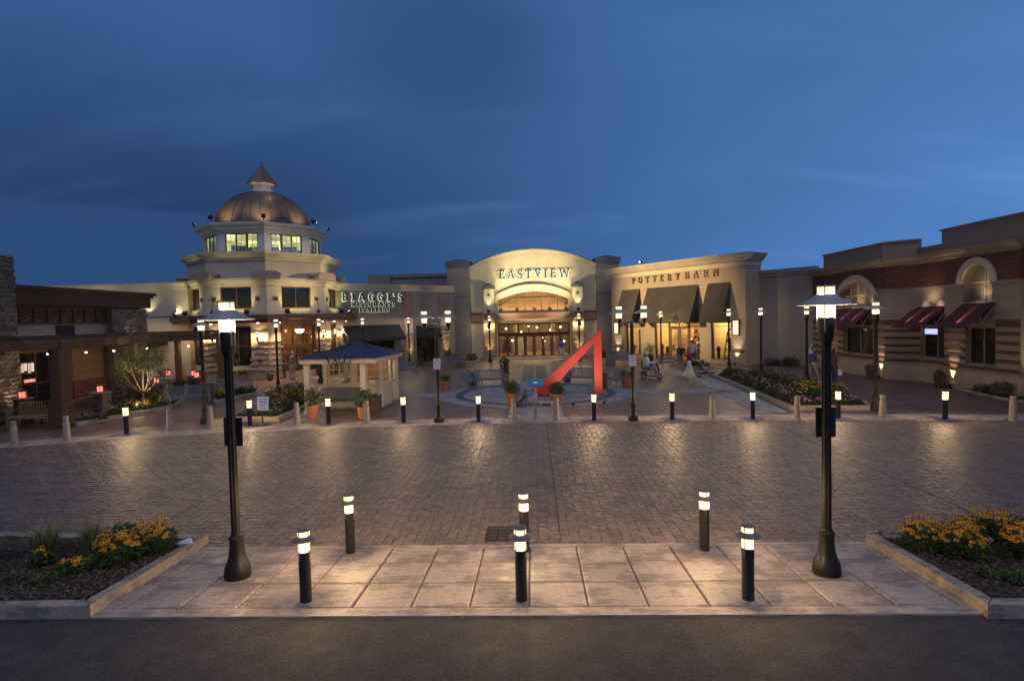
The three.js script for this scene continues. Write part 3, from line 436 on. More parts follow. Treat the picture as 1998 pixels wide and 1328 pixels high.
// ---------- east shop with tall grey awnings ----------
{
  const b = thing('corner_store', 'tan store with three tall grey awnings and dark raised sign letters', 'building', [6.8, 0, -47.8], -54.25 * D2R);
  const L = 12.32, F = I4;
  part(b, 'wall', wall(rect(-0.3, L, 0, 7.25), [rect(1.3, 2.95, 0.3, 2.9), rect(4.4, 8.65, 0.05, 2.9), rect(9.6, 11.2, 0.3, 2.9)], 0.4), K.tan);
  part(b, 'end_wall', bx(L - 0.4, L, 0, 7.25, -1.75, -0.4), K.tan); part(b, 'rear_wall', [bx(-0.3, L, 3.4, 5.9, -9.2, -9), bx(-0.3, -0.1, 0, 7.2, -1.8, -0.4), bx(-0.3, -0.1, 0, 5.9, -9, -1.81), bx(L - 0.3, L - 0.1, 0, 5.9, -9, -1.8)], K.tan);
  part(b, 'cornice', [cornice(-0.8, L + 0.1, 6.95, [[0.02, -0.35], [0.05, -0.3], [0.06, -0.05], [0.2, 0.05], [0.5, 0.42], [0.54, 0.5]]), cornice(-0.5, 1.75, 6.95, [[0.02, -0.35], [0.05, -0.3], [0.06, -0.05], [0.2, 0.05], [0.5, 0.42], [0.54, 0.5]]).applyMatrix4(frame(L, 0, 0, Math.PI / 2)), bx(-0.8, L + 0.05, 6.9, 7.42, -0.4, 0.0)], K.creamTrim);
  for (const [a, c] of [[1.0, 2.95], [3.75, 8.6], [9.4, 11.2]]) awning(b, F, a, c, 5.6, 2.9, 1.05, K.canvasGrey, { v: 0.12 });
  letters(b, 'POTTERY', 'serif_bold', 0.5, 0.07, 2.15, 6.95, 6.05, 0.02, K.bronze, 'sign_letter', 0.85); letters(b, 'BARN', 'serif_bold', 0.54, 0.07, 7.4, 10.3, 6.05, 0.02, K.bronze, 'sign_letter', 0.85);
  const G = frame(0, 0, -0.15);
  glazing(b, G, 1.3, 2.95, 0.3, 2.9, 1, 2, K.bronze, K.glass, { ys: [2.55] }); glazing(b, G, 9.6, 11.2, 0.3, 2.9, 1, 2, K.bronze, K.glass, { ys: [2.6] });
  glazing(b, G, 4.4, 5.75, 0.05, 2.9, 1, 2, K.bronze, K.glass, { ys: [2.6] }); glazing(b, G, 7.6, 8.65, 0.05, 2.9, 1, 2, K.bronze, K.glass, { ys: [2.6] }); glazing(b, G, 5.75, 7.6, 2.55, 2.9, 2, 1, K.bronze, K.glass, { name: 'transom_window' });
  for (const [a, c] of [[5.78, 6.67], [6.69, 7.57]]) { const d = glazing(b, G, a, c, 0.05, 2.53, 1, 1, K.bronze, K.glass, { f: 0.13, name: 'door' }); part(d, 'handle', rod([a < 6 ? c - 0.1 : a + 0.1, 0.8, -0.1], [a < 6 ? c - 0.1 : a + 0.1, 1.5, -0.1], 0.018), K.steel); }
  for (const x of [0.45, 11.72]) {
    const s = part(b, 'wall_lantern', [bx(x - 0.22, x + 0.22, 2.0, 2.06, 0.02, 0.24), bx(x - 0.22, x + 0.22, 2.98, 3.04, 0.02, 0.24), bx(x - 0.22, x - 0.2, 2.06, 2.98, 0.02, 0.24), bx(x + 0.2, x + 0.22, 2.06, 2.98, 0.02, 0.24)], K.bronze); part(s, 'glass', bx(x - 0.19, x + 0.19, 2.07, 2.97, 0.04, 0.22), K.amber);
    const l = new THREE.RectAreaLight(new THREE.Color().setRGB(...WARM), 9, 0.36, 0.86); l.position.set(x, 2.52, 0.235); l.lookAt(0, 0, 0); l.rotation.set(0, Math.PI, 0); l.name = 'light'; b.add(l);
    uplight(b, F, x, 0.02, 0.3, [x, 1.6, 0.06], 34, 22, [1, 0.8, 0.58]);
    part(b, 'wall_band', bx(x - 0.55, x + 0.55, 0.86, 0.95, 0, 0.05), K.bronze);
  }
  part(b, 'plinth', [bx(-0.3, 1.3, 0, 0.8, 0, 0.06), bx(2.95, 4.4, 0, 0.12, 0, 0.06), bx(8.65, 9.6, 0, 0.12, 0, 0.06), bx(11.2, L + 0.05, 0, 0.84, 0, 0.06)], K.tan);
  // shop interior
  part(b, 'interior_wall', [bx(-0.1, L - 0.3, 0, 3.4, -7.1, -7), bx(-0.1, L - 0.3, 3.2, 3.4, -7, -0.4), bx(-0.1, 0, 0, 3.3, -7, -0.4), bx(L - 0.4, L - 0.3, 0, 3.3, -7, -1.76), bx(3.3, 3.4, 0, 3.3, -5, -0.4), bx(9.1, 9.2, 0, 3.3, -4.5, -0.4)], K.shopWall ??= mat(0.58, 0.46, 0.27, { map: T.stucco })); part(b, 'interior_floor', bx(0, L - 0.4, -0.03, 0.04, -7, -0.2), K.oak);
  for (const [x, z] of [[2.1, -2.2], [5.2, -2.2], [7.6, -2.4], [6.4, -5], [10.4, -2.2]]) { const l = part(b, 'ceiling_lamp', cyl(0.16, 0.16, 3.1, 3.19, 14, x, z), K.bulb); lightAt(b, x, 2.85, z, 21, [1, 0.7, 0.33], 6); }
  const shelf = (x0, x1, z, n) => { const s = part(b, 'shelf_unit', [bx(x0, x0 + 0.05, 0.04, 2.3, z - 0.35, z), bx(x1 - 0.05, x1, 0.04, 2.3, z - 0.35, z), ...[0.1, 0.55, 1.0, 1.45, 1.9, 2.25].map((y) => bx(x0 + 0.05, x1 - 0.05, y, y + 0.04, z - 0.34, z))], K.oak); for (const y of [0.14, 0.59, 1.04, 1.49, 1.94]) for (let k = 0; k < n; k++) { const x = mix(x0 + 0.2, x1 - 0.2, k / (n - 1)); part(s, 'vase', lathe([[0.05, y], [0.09 + 0.02 * (k % 3), y + 0.08], [0.05, y + 0.2], [0.06, y + 0.24 + 0.03 * ((k * 7) % 3)]], 9, x, z - 0.17), [K.white, K.salmon, K.tan, K.terracotta, K.brown][Math.floor(rnd() * 5)]); } };
  shelf(1.35, 2.2, -1.5, 4); shelf(4.5, 5.7, -4.2, 6); shelf(6.0, 7.4, -6.8, 6); shelf(7.7, 9.0, -4.4, 6);
  const table = (x, z) => { part(b, 'display_table', [bx(x - 0.6, x + 0.6, 0.7, 0.76, z - 0.35, z + 0.35), bx(x - 0.55, x - 0.48, 0.04, 0.7, z - 0.3, z - 0.23), bx(x + 0.48, x + 0.55, 0.04, 0.7, z - 0.3, z - 0.23), bx(x - 0.55, x - 0.48, 0.04, 0.7, z + 0.23, z + 0.3), bx(x + 0.48, x + 0.55, 0.04, 0.7, z + 0.23, z + 0.3)], K.brown); for (let k = 0; k < 5; k++) part(b, 'vase', lathe([[0.04, 0.76], [0.08, 0.85], [0.05, 1 + 0.1 * rnd()], [0.06, 1.06 + 0.1 * rnd()]], 9, x - 0.45 + 0.22 * k, z + rr(-0.15, 0.15)), [K.white, K.salmon, K.terracotta, K.steel][k % 4]); const l = part(b, 'table_lamp', [lathe([[0.07, 0.76], [0.02, 0.8], [0.05, 0.95], [0.02, 1.12]], 10, x + 0.5, z)], K.brown); part(l, 'lamp_shade', cyl(0.17, 0.1, 1.12, 1.34, 12, x + 0.5, z, true), K.amber); };
  table(5.0, -1.6); table(8.1, -1.7); table(2.2, -3.2);
  for (const [x, y, w, h] of [[7.9, 1.45, 0.4, 0.5], [8.35, 1.5, 0.34, 0.4], [8.0, 2.0, 0.5, 0.35], [6.2, 1.6, 0.5, 0.6], [5.0, 1.6, 0.5, 0.4]]) { const f = part(b, 'picture_frame', bx(x - w / 2, x + w / 2, y, y + h, -6.0, -5.96), K.brown); part(f, 'print', bx(x - w / 2 + 0.05, x + w / 2 - 0.05, y + 0.05, y + h - 0.05, -5.96, -5.95), K.white); }
  // room dividers, chairs and stock seen through the glass
  part(b, 'room_divider', [bx(4.5, 5.6, 0.04, 2.4, -3.2, -3.12), bx(7.0, 8.6, 0.04, 2.3, -3.4, -3.32)], K.salmon);
  for (let k = 0; k < 9; k++) { const x = [4.75, 5.15, 5.45, 7.2, 7.55, 7.95, 8.35, 7.35, 8.1][k], y = [1.5, 1.75, 1.4, 1.55, 1.35, 1.6, 1.45, 1.95, 1.95][k], z = x < 6 ? -3.11 : -3.31, f = part(b, 'picture_frame', bx(x - 0.14, x + 0.14, y, y + 0.3, z, z + 0.03), K.brown); part(f, 'print', bx(x - 0.1, x + 0.1, y + 0.04, y + 0.26, z + 0.03, z + 0.035), k % 3 ? K.white : K.tan); }
  const chair = (x, z, m) => part(b, 'chair', [rb(x - 0.28, x + 0.28, 0.3, 0.45, z - 0.28, z + 0.28, 0.04), rb(x - 0.28, x + 0.28, 0.45, 1.0, z - 0.34, z - 0.24, 0.04), ...[[-0.24, -0.24], [0.24, -0.24], [0.24, 0.24], [-0.24, 0.24]].map(([a, c]) => bx(x + a - 0.02, x + a + 0.02, 0.04, 0.3, z + c - 0.02, z + c + 0.02))], m);
  chair(4.8, -0.9, K.brown); chair(8.2, -1.0, K.terracotta); chair(2.5, -0.95, K.canvasRed); chair(7.9, -2.6, K.brown);
  for (const [x, h, m] of [[4.6, 1.4, K.brown], [5.45, 1.15, K.salmon], [7.75, 1.3, K.terracotta], [8.5, 1.55, K.brown], [1.6, 1.2, K.terracotta], [9.75, 1.35, K.brown]]) part(b, 'plant_stand', [cyl(0.13, 0.1, 0.04, h * 0.6, 10, x, -0.65), norm(new THREE.SphereGeometry(0.16, 10, 7).scale(1, 1.3, 1).translate(x, h * 0.6 + 0.18, -0.65))], m);
  part(b, 'sofa', [rb(9.7, 11.1, 0.04, 0.45, -1.9, -1.1, 0.06), rb(9.7, 11.1, 0.4, 0.95, -2.1, -1.8, 0.06)], K.white); part(b, 'blanket', rb(-0.45, 0.45, -0.5, 0.5, -0.05, 0.05, 0.04).applyMatrix4(new THREE.Matrix4().makeRotationZ(0.3).setPosition(10.75, 1.35, -1.0)), K.canvasRed); part(b, 'display_ladder', [bar([10.1, 0.05, -0.7], [10.1, 2.2, -1.2], 0.06), bar([11.2, 0.05, -0.7], [11.2, 2.2, -1.2], 0.06), ...[0.5, 1, 1.5, 2].map((y) => bar([10.1, y, -0.7 - y * 0.23], [11.2, y, -0.7 - y * 0.23], 0.05))], K.brown); part(b, 'chandelier', [lathe([[0.02, 2.35], [0.22, 2.3], [0.24, 2.36], [0.03, 2.42], [0.02, 3.2]], 10, 10.6, -0.9)], K.bronze);
}
// ---------- grey link wall between the east shops ----------
{ const t = thing('link_building', 'plain grey wall set back between tan store and brick shop', 'building'); const a = V(15.0, 0, -39.1), c = V(17.6, 0, -35.9), L = a.distanceTo(c); t.position.copy(a); t.rotation.y = -Math.atan2(c.z - a.z, c.x - a.x); part(t, 'wall', bx(-0.3, L, 0, 6.05, -0.4, 0), K.grey); part(t, 'coping', [bx(-0.3, L, 6.05, 6.3, -0.5, 0.1), bx(-0.3, L, 5.85, 6.05, -0.4, 0.05)], K.grey); }
// ---------- east brick shop ----------
{
  const b = thing('brick_shop', 'red brick shop with striped stone base, arched windows and dark red awnings', 'building', [17.5, 0, -36], -Math.PI / 2);
  const C = 10.15;  // where the near bay begins
  const archH = (x0, x1, ys, yt, y0) => [[x0, y0], [x1, y0], ...segArch(x0, x1, ys, yt, 18)];
  const zA = 0, zM = -1.05, zC = -0.8;
  const layers = (name, x0, x1, z, holes, arches) => { // striped base, stone middle, brick top
    part(b, name, wall(rect(x0, x1, 0, 5.62), [...holes, ...arches], 0.4, z), K.taupe);
    const clear = (y0, y1) => { const cuts = [...holes, ...arches].map((h) => { const xs = h.map((p) => p[0]), ys = h.map((p) => p[1]); return [Math.min(...xs), Math.max(...xs), Math.min(...ys), Math.max(...ys)]; }).filter((c) => c[3] > y0 && c[2] < y1).sort((p, q) => p[0] - q[0]); const out = []; let x = x0; for (const c of cuts) { if (c[0] > x) out.push([x, c[0]]); x = Math.max(x, c[1]); } if (x < x1) out.push([x, x1]); return out; };
    for (let k = 0; k < 5; k++) { const y = 0.92 + k * 0.36; for (const [a, c] of clear(y, y + 0.15)) part(b, 'brick_band', bx(a, c, y, y + 0.15, z, z + 0.02), K.brickBand); }
    for (const [a, c] of clear(2.62, 2.95)) part(b, 'brick_band', bx(a, c, 2.7, 2.98, z, z + 0.015), K.brickBand);
    for (const [a, c] of clear(0, 0.8)) part(b, 'plinth', bx(a, c, 0, 0.78, z, z + 0.05), K.tan);
    for (const y of [3.3, 3.85]) for (const [a, c] of clear(y, y + 0.03)) part(b, 'stone_course', bx(a, c, y, y + 0.04, z, z + 0.025), K.grey);
    for (const [a, c] of clear(4.42, 4.5)) part(b, 'stone_course', bx(a, c, 4.4, 4.52, z, z + 0.06), K.taupe);
  };
  // block A
  const aA = archH(2.95, 6.35, 4.25, 5.05, 3.62), aC = archH(11.25, 12.75, 4.5, 5.25, 3.7);
  layers('wall', 0, 7.2, zA, [rect(3.45, 6.25, 1.1, 2.55)], [aA]);
  layers('wall', 8.2, C, zM, [rect(8.1 + 0.15, 10.1, 1.15, 2.6)], []);
  layers('wall', C, 14.1, zC, [rect(11.4, 12.95, 1.1, 2.68)], [aC]);
  layers('wall', 14.1, 22, zM, [rect(17, 19, 1.1, 2.6)], []);
  part(b, 'corner_pier', (() => { const g = new THREE.ExtrudeGeometry(polyShape([[7.2, 0], [8.2, 1.05], [8.2, 1.5], [7.2, 1.5]]), { depth: 5.62, bevelEnabled: false }); g.rotateX(-Math.PI / 2); return tri(g); })(), K.taupe);
  { const Lc = Math.hypot(1, 1.05), Fc = frame(7.2, 0, 0, Math.atan2(1.05, 1)); for (let k = 0; k < 5; k++) part(b, 'brick_band', bx(0, Lc, 0.92 + k * 0.36, 1.07 + k * 0.36, 0, 0.02).applyMatrix4(Fc), K.brickBand); part(b, 'brick_band', bx(0, Lc, 2.7, 2.98, 0, 0.015).applyMatrix4(Fc), K.brickBand); part(b, 'plinth', bx(0, Lc, 0, 0.78, 0, 0.05).applyMatrix4(Fc), K.tan); part(b, 'brick_wall', bx(0, Lc, 4.52, 5.62, 0, 0.03).applyMatrix4(Fc), K.brick); part(b, 'cornice', cornice(-0.05, Lc + 0.05, 5.62, CORN).applyMatrix4(Fc), K.taupe); part(b, 'parapet', bx(-0.1, Lc, 6.04, 6.75, -0.3, 0.06).applyMatrix4(Fc), K.taupe); part(b, 'coping', bx(-0.12, Lc, 6.75, 6.83, -0.35, 0.14).applyMatrix4(Fc), K.taupe); }
   part(b, 'brick_wall', bx(14.1, 14.13, 4.52, 5.62, zM, zC), K.brick);
  // brick upper wall, cornices, parapets
  const up = (x0, x1, z, arch) => { const p = rect(x0, x1, 4.52, 5.62); if (arch) { const [ax0, ax1, ys, yt] = arch, a = segArch(ax0, ax1, ys, yt, 18).filter(([, y]) => y > 4.53); const g = wall([[x0, 4.52], [a[a.length - 1][0], 4.52], ...a.slice().reverse(), [a[0][0], 4.52], [x1, 4.52], [x1, 5.62], [x0, 5.62]], [], 0.03, z + 0.03); part(b, 'brick_wall', g, K.brick); } else part(b, 'brick_wall', bx(x0, x1, 4.52, 5.62, z, z + 0.03), K.brick); };
  up(0, 7.2, zA, [2.62, 6.68, 4.25, 5.38]); up(8.2, C, zM); up(C, 14.1, zC, [10.95, 13.05, 4.5, 5.55]); up(14.1, 22, zM);
  const surround = (x0, x1, ys, yt, t, z) => { const o = segArch(x0 - t, x1 + t, ys, yt + t, 18), i = segArch(x0, x1, ys, yt, 18); const g = new THREE.ExtrudeGeometry(polyShape([...o, ...i.slice().reverse()]), { depth: 0.1, bevelEnabled: false }); g.translate(0, 0, z); part(b, 'arch_surround', tri(g), K.creamTrim); };
  surround(2.95, 6.35, 4.25, 5.05, 0.33, zA); surround(11.25, 12.75, 4.5, 5.25, 0.3, zC);
  for (const [x0, x1, z] of [[0, 7.2, zA], [8.2, C, zM], [C, 14.1, zC], [14.1, 22, zM]]) part(b, 'cornice', cornice(x0 - 0.02, x1 + 0.02, 5.62, CORN, z), K.taupe);
  for (const [x0, x1, z, h] of [[1.4, 7.2, zA, 6.75], [8.0, C - 0.3, zM, 6.3], [C - 0.1, 22, zC, 6.9]]) { part(b, 'parapet', bx(x0, x1, 6.04, h, z - 0.3, z + 0.06), K.taupe); part(b, 'coping', bx(x0 - 0.06, x1 + 0.04, h, h + 0.08, z - 0.36, z + 0.14), K.taupe); }
  part(b, 'roof', bx(0, 22, 5.7, 6.0, -9, zM - 0.3), K.grey); part(b, 'rear_wall', [bx(0, 22, 0, 5.7, -9.2, -9), bx(0, 0.3, 0, 5.7, -9, -0.4), bx(21.7, 22, 0, 5.7, -9, -1.4)], K.grey);
  // arched windows: pale blinds behind the bars
  const arched = (x0, x1, y0, ys, yt, n, z) => { const bars = [bx(x0, x1, y0, y0 + 0.06, z - 0.06, z), bx(x0, x1, ys + 0.0, ys + 0.05, z - 0.06, z)], w = (x1 - x0) / 2, h = yt - ys, R = (w * w + h * h) / (2 * h), top = (x) => yt - R + Math.sqrt(Math.max(0, R * R - (x - (x0 + x1) / 2) ** 2)); const xs = Array.from({ length: n + 1 }, (_, i) => mix(x0, x1, i / n)); for (const x of xs.slice(1, -1)) bars.push(bx(x - 0.02, x + 0.02, y0, top(x), z - 0.06, z)); const f = part(b, 'arched_window', bars, K.white);
    for (let i = 0; i < n; i++) { const a = xs[i] + 0.02, c = xs[i + 1] - 0.02; part(f, 'pane', bx(a, c, y0 + 0.06, ys, z - 0.04, z - 0.032), K.blind); const p = [[a, ys + 0.05], [c, ys + 0.05]]; for (let k = 5; k >= 0; k--) { const x = mix(a, c, k / 5); p.push([x, Math.max(ys + 0.06, top(x))]); } const g = new THREE.ExtrudeGeometry(polyShape(p), { depth: 0.008, bevelEnabled: false }); g.translate(0, 0, z - 0.04); part(f, 'pane', tri(g), K.blind); } };
  K.blind = phys(0.34, 0.30, 0.24, { roughness: 0.25, clearcoat: 0.6, clearcoatRoughness: 0.05, map: T.mottle });
  arched(2.95, 6.35, 3.62, 4.25, 5.05, 5, zA - 0.32); arched(11.25, 12.75, 3.7, 4.5, 5.25, 2, zC - 0.32);
  const FA = frame(0, 0, zA - 0.15), FM = frame(0, 0, zM - 0.15), FC = frame(0, 0, zC - 0.15);
  glazing(b, FA, 3.45, 6.25, 1.1, 2.55, 2, 1, K.taupe, K.darkGlass); glazing(b, FM, 8.25, 10.1, 1.15, 2.6, 2, 1, K.taupe, K.darkGlass); glazing(b, FC, 11.4, 12.95, 1.1, 2.68, 2, 1, K.taupe, K.darkGlass); glazing(b, FM, 17, 19, 1.1, 2.6, 3, 1, K.taupe, K.darkGlass);
  { const s = part(b, 'display_screen', bx(8.32, 9.13, 2.28, 2.53, zM - 0.17, zM - 0.145), K.screen); }
  awning(b, frame(0, 0, zA), 2.6, 6.25, 3.58, 2.56, 1.15, K.canvasRed, { open: true, v: 0.05 }); awning(b, frame(0, 0, zM), 7.95, 10.05, 3.58, 2.6, 1.2, K.canvasRed, { open: true, v: 0.05 }); awning(b, frame(0, 0, zC), 11.25, 12.95, 3.66, 2.66, 1.15, K.canvasRed, { open: true, v: 0.05 });
  // small spots that wash up the awning canvas from its lip and light the wall above
  for (const [x, z] of [[3.2, zA], [4.5, zA], [5.6, zA], [8.6, zM], [9.55, zM], [12.2, zC]]) {
    const s = part(b, 'awning_spot', cyl(0.03, 0.04, 0, 0.1, 8).applyMatrix4(new THREE.Matrix4().makeRotationX(-0.95).setPosition(x, 2.68, z + 1.2)), K.matte);
    spotAt(b, [x, 2.75, z + 1.19], [x, 3.33, z + 0.3], 20, 13, [1, 0.6, 0.45], 1, 1);
  }
  spotAt(b, [9.1, 3.7, zM + 0.5], [9.1, 4.5, zM], 3, 62, WARM, 1, 2); spotAt(b, [4.6, 3.68, zA + 0.2], [4.6, 5, zA - 0.4], 2.2, 60, WARM, 1, 2); spotAt(b, [12, 3.78, zC + 0.2], [12, 5, zC - 0.4], 1.8, 60, WARM, 1, 2);
  for (const [x, z] of [[2.5, zA], [7.0, zA], [10.75, zC], [14.4, zM]]) uplight(b, I4, x, 0.02, z + 0.2, [x, 1.25, z + 0.04], 40, 19, [1, 0.66, 0.34]);
}
// ---------- west restaurant wing with its backlit sign ----------
{
  const b = thing('restaurant_wing', 'beige shop wing with dark awnings and glowing three line sign', 'building', [-14.3, 0, -40.7], 43.36 * D2R);
  const L = 10.4, F = I4;
  part(b, 'wall', wall(rect(-1.5, L, 0, 6.0), [rect(0.9, 4.6, 0.05, 2.9), rect(6.6, 8.4, 0.05, 2.6)], 0.4), K.taupe);
  part(b, 'cornice', [cornice(-1.5, L + 0.1, 5.95, [[0.02, -0.1], [0.05, 0], [0.1, 0.15], [0.22, 0.3], [0.26, 0.42]]), bx(-1.5, L, 5.98, 6.34, -0.4, 0)], K.creamTrim);
  part(b, 'end_wall', bx(L - 0.4, L, 0, 6.3, -3.6, -0.4), K.taupe); part(b, 'rear_wall', [bx(-1.5, L, 0, 6.3, -8.2, -8), bx(-1.5, L, 5.6, 5.9, -8, -0.4)], K.grey);
  for (const [x0, x1] of [[5.35, 6.2], [8.95, 9.7]]) { part(b, 'wall_panel', bx(x0, x1, 3.95, 5.6, 0, 0.05), K.salmon); }
  part(b, 'wall_band', [bx(-1.5, 5.1, 4.15, 4.22, 0, 0.03), bx(5.1, L, 3.72, 3.9, 0, 0.06)], K.taupe);
  awning(b, F, 0.35, 5.05, 3.25, 2.05, 1.0, K.canvasNavy, { v: 0.25 }); awning(b, F, 6.6, 8.5, 3.1, 2.1, 0.9, K.canvasNavy, { v: 0.22 });
  const G = frame(0, 0, -0.15); glazing(b, G, 0.9, 4.6, 0.05, 2.9, 5, 2, K.brown, K.darkGlass, { ys: [1.9] }); glazing(b, G, 6.6, 8.4, 0.05, 2.6, 3, 2, K.brown, K.darkGlass, { ys: [1.9] });
  for (const [x0, x1] of [[5.5, 6.2], [8.9, 9.7]]) { const p = part(b, 'pier', bx(x0, x1, 0, 3.7, 0, 0.22), K.cream); stones(p, frame(0, 0, 0.22), x0, x1, 0.1, 2.5, 0.19, 0.45, K.limestone, 0.07); uplight(b, I4, (x0 + x1) / 2, 0.02, 0.62, [(x0 + x1) / 2, 1.9, 0.25], 40, 16, [1, 0.66, 0.32]); }
  const halo = new THREE.MeshStandardMaterial({ emissiveIntensity: 1.7 }); halo.color.setRGB(0.8, 0.8, 0.75); halo.emissive.setRGB(0.86, 1, 0.72); halo.emissiveIntensity = 0.9; const haloDim = halo.clone(); haloDim.emissiveIntensity = 0.5;
  for (const [t, s, x0, x1, y] of [["BIAGGI'S", 0.6, 0.35, 5.35, 5.08], ['RISTORANTE', 0.34, 1.05, 4.7, 4.66], ['ITALIANO', 0.33, 1.65, 4.25, 4.23]]) { const f = s > 0.5 ? 'sans_bold' : 'serif_bold'; letters(b, t, f, s, 0.07, x0, x1, y, 0.13, K.signBlack, 'sign_letter', 0.92); letters(b, t, f, s, 0.02, x0 + 0.015, x1 + 0.015, y - 0.012, 0.06, s > 0.5 ? halo : haloDim, 'letter_backlight', 0.92, s > 0.5 ? 0.03 : 0.012); }
}
// ---------- domed corner restaurant ----------
{
  const cx = -18.9, cz = -39.4, a0 = Math.atan2(18.9, 39.4), R = 5.05;
  const b = thing('domed_restaurant', 'octagonal stone restaurant with lit lantern storey and copper dome with spire', 'building', [cx, 0, cz]);
  const face = (i, r) => frame(Math.sin(a0 + (i + 0.5) * Math.PI / 4) * r * 0.9239, 0, Math.cos(a0 + (i + 0.5) * Math.PI / 4) * r * 0.9239, a0 + (i + 0.5) * Math.PI / 4);
  const hw = R * 0.3827;
  for (let i = 0; i < 8; i++) {
    const F = face(i, R), seen = i <= 1 || i >= 6, door = i === 0, win = i === 7 || i === 1 || i === 6;
    const holes = []; if (door) holes.push(rect(-0.95, 1.15, 0.03, 3.5)); else if (win) holes.push(rect(i === 7 ? -0.85 : -0.75, i === 7 ? 0.85 : 0.75, 0.9, 3.4)); if (seen) holes.push(rect(-0.98, 0.98, 4.5, 5.9));
    part(b, 'wall', wall(rect(-hw + 0.004, hw - 0.004, 0, 6.0), holes, 0.35).applyMatrix4(F), K.cream);
    if (!seen) continue;
    const lw = part(b, 'stone_facing', bx(-hw, hw, 0, 0.45, 0, 0.06).applyMatrix4(F), K.limestone[0]);
    const inHole = (x, y) => door ? x > -1.05 && x < 1.25 : win ? Math.abs(x) < (i === 7 ? 0.95 : 0.85) && y > 0.8 : false;
    for (let k = 0; k < 6; k++) { stones(lw, F, -hw, hw, 0.5 + k * 0.36, 0.68 + k * 0.36, 0.18, 0.5, K.limestone, 0.11, 'stone', inHole); }
    glazing(b, F.clone().multiply(frame(0, 0, -0.1)), -0.98, 0.98, 4.5, 5.9, 2, 1, K.brownMetal, K.darkGlass, { f: 0.07 });
    if (win) glazing(b, F.clone().multiply(frame(0, 0, -0.1)), i === 7 ? -0.85 : -0.75, i === 7 ? 0.85 : 0.75, 0.9, 3.4, 2, 2, K.brown, K.darkGlass, { f: 0.07 });
    part(b, 'wall_band', bx(-hw - 0.03, hw + 0.03, 4.13, 4.45, 0, 0.09).applyMatrix4(F), K.creamTrim);
    for (const x of [-1.35, 1.35]) part(b, 'medallion', bx(x - 0.13, x + 0.13, 5.0, 5.25, 0, 0.05).applyMatrix4(F), K.brownMetal);
    for (const x of [-1.35, 1.35]) part(b, 'tie_rod', rod([x * 1.0, 5.12, 0.05], [x * 1.0 + Math.sign(x) * -0.25, 4.2, 0.95], 0.015).applyMatrix4(F), K.matte);
  }
  { const F = face(0, R), G = F.clone().multiply(frame(0, 0, -0.12)); glazing(b, G, -0.95, 1.15, 2.05, 3.48, 3, 1, K.brown, K.warmGlass ??= phys(0.95, 0.9, 0.8, { transmission: 1, roughness: 0.03 }), { f: 0.12, d: 0.14, name: 'transom_window' });
    for (const [a, c] of [[-0.95, 0.1], [0.1, 1.15]]) { const d = glazing(b, G, a + 0.01, c - 0.01, 0.05, 2.04, 1, 2, K.brown, K.warmGlass, { f: 0.15, ys: [0.75], name: 'door' }); part(d, 'handle', rod([a < 0 ? c - 0.12 : a + 0.12, 0.9, 0.04], [a < 0 ? c - 0.12 : a + 0.12, 1.35, 0.04], 0.02).applyMatrix4(G), K.steel); }
    part(b, 'door_surround', mg([bx(-1.12, -0.95, 0, 3.62, -0.1, 0.1), bx(1.15, 1.32, 0, 3.62, -0.1, 0.1), bx(-0.95, 1.15, 3.48, 3.62, -0.1, 0.1)]).applyMatrix4(F), K.brown);
    part(b, 'interior_wall', mg([bx(-1.8, 1.8, 0, 3.6, -2.6, -2.5), bx(-1.8, -1.7, 0, 3.6, -2.5, -0.4), bx(1.7, 1.8, 0, 3.6, -2.5, -0.4), bx(-1.8, 1.8, 3.5, 3.6, -2.5, -0.4)]).applyMatrix4(F), K.oak);
    const P = V(0.5, 2.6, -1.4).applyMatrix4(F); lightAt(b, P.x, P.y, P.z, 3.2, WARM, 5); const q = V(-0.35, 3.02, 1.0).applyMatrix4(F); const pl = part(b, 'pendant_lamp', rod([q.x, q.y + 0.2, q.z], [q.x, 3.7, q.z], 0.012), K.matte); part(pl, 'bowl', lathe([[0, -0.22], [0.16, -0.2], [0.25, -0.08], [0.27, 0.02]], 16).translate(q.x, q.y + 0.1, q.z), K.bulb); lightAt(b, q.x, q.y - 0.25, q.z, 2.4, WARM, 4);
    const nm = new THREE.Group(); letters(b, '616', 'serif_bold', 0.16, 0.03, 0, 0.42, 0, 0, K.ink, 'house_number').forEach((m) => { m.geometry.translate(0.75, 1.9, 0.16); m.geometry.applyMatrix4(face(7, R)); }); part(b, 'wall_plaque', bx(1.3, 1.5, 1.1, 1.3, 0.1, 0.15).applyMatrix4(face(7, R)), K.brown); }
  // canopy ring, cornices, upper storeys
  part(b, 'canopy', octa([[5.0, 3.62], [6.15, 3.62], [6.15, 3.78], [6.3, 3.84], [6.3, 4.1], [5.0, 4.14]], a0), K.brownMetal);
  part(b, 'cornice', octa([[5.05, 5.92], [5.15, 5.95], [5.2, 6.15], [5.32, 6.25], [5.35, 6.42], [4.7, 6.48]], a0), K.creamTrim);
  part(b, 'attic_wall', octa([[4.85, 6.45], [4.85, 7.5]], a0), K.cream);
  part(b, 'cornice', octa([[4.86, 7.48], [4.95, 7.56], [4.98, 7.72], [5.16, 7.86], [5.28, 7.94], [5.3, 8.08], [3.6, 8.16]], a0), K.creamTrim);
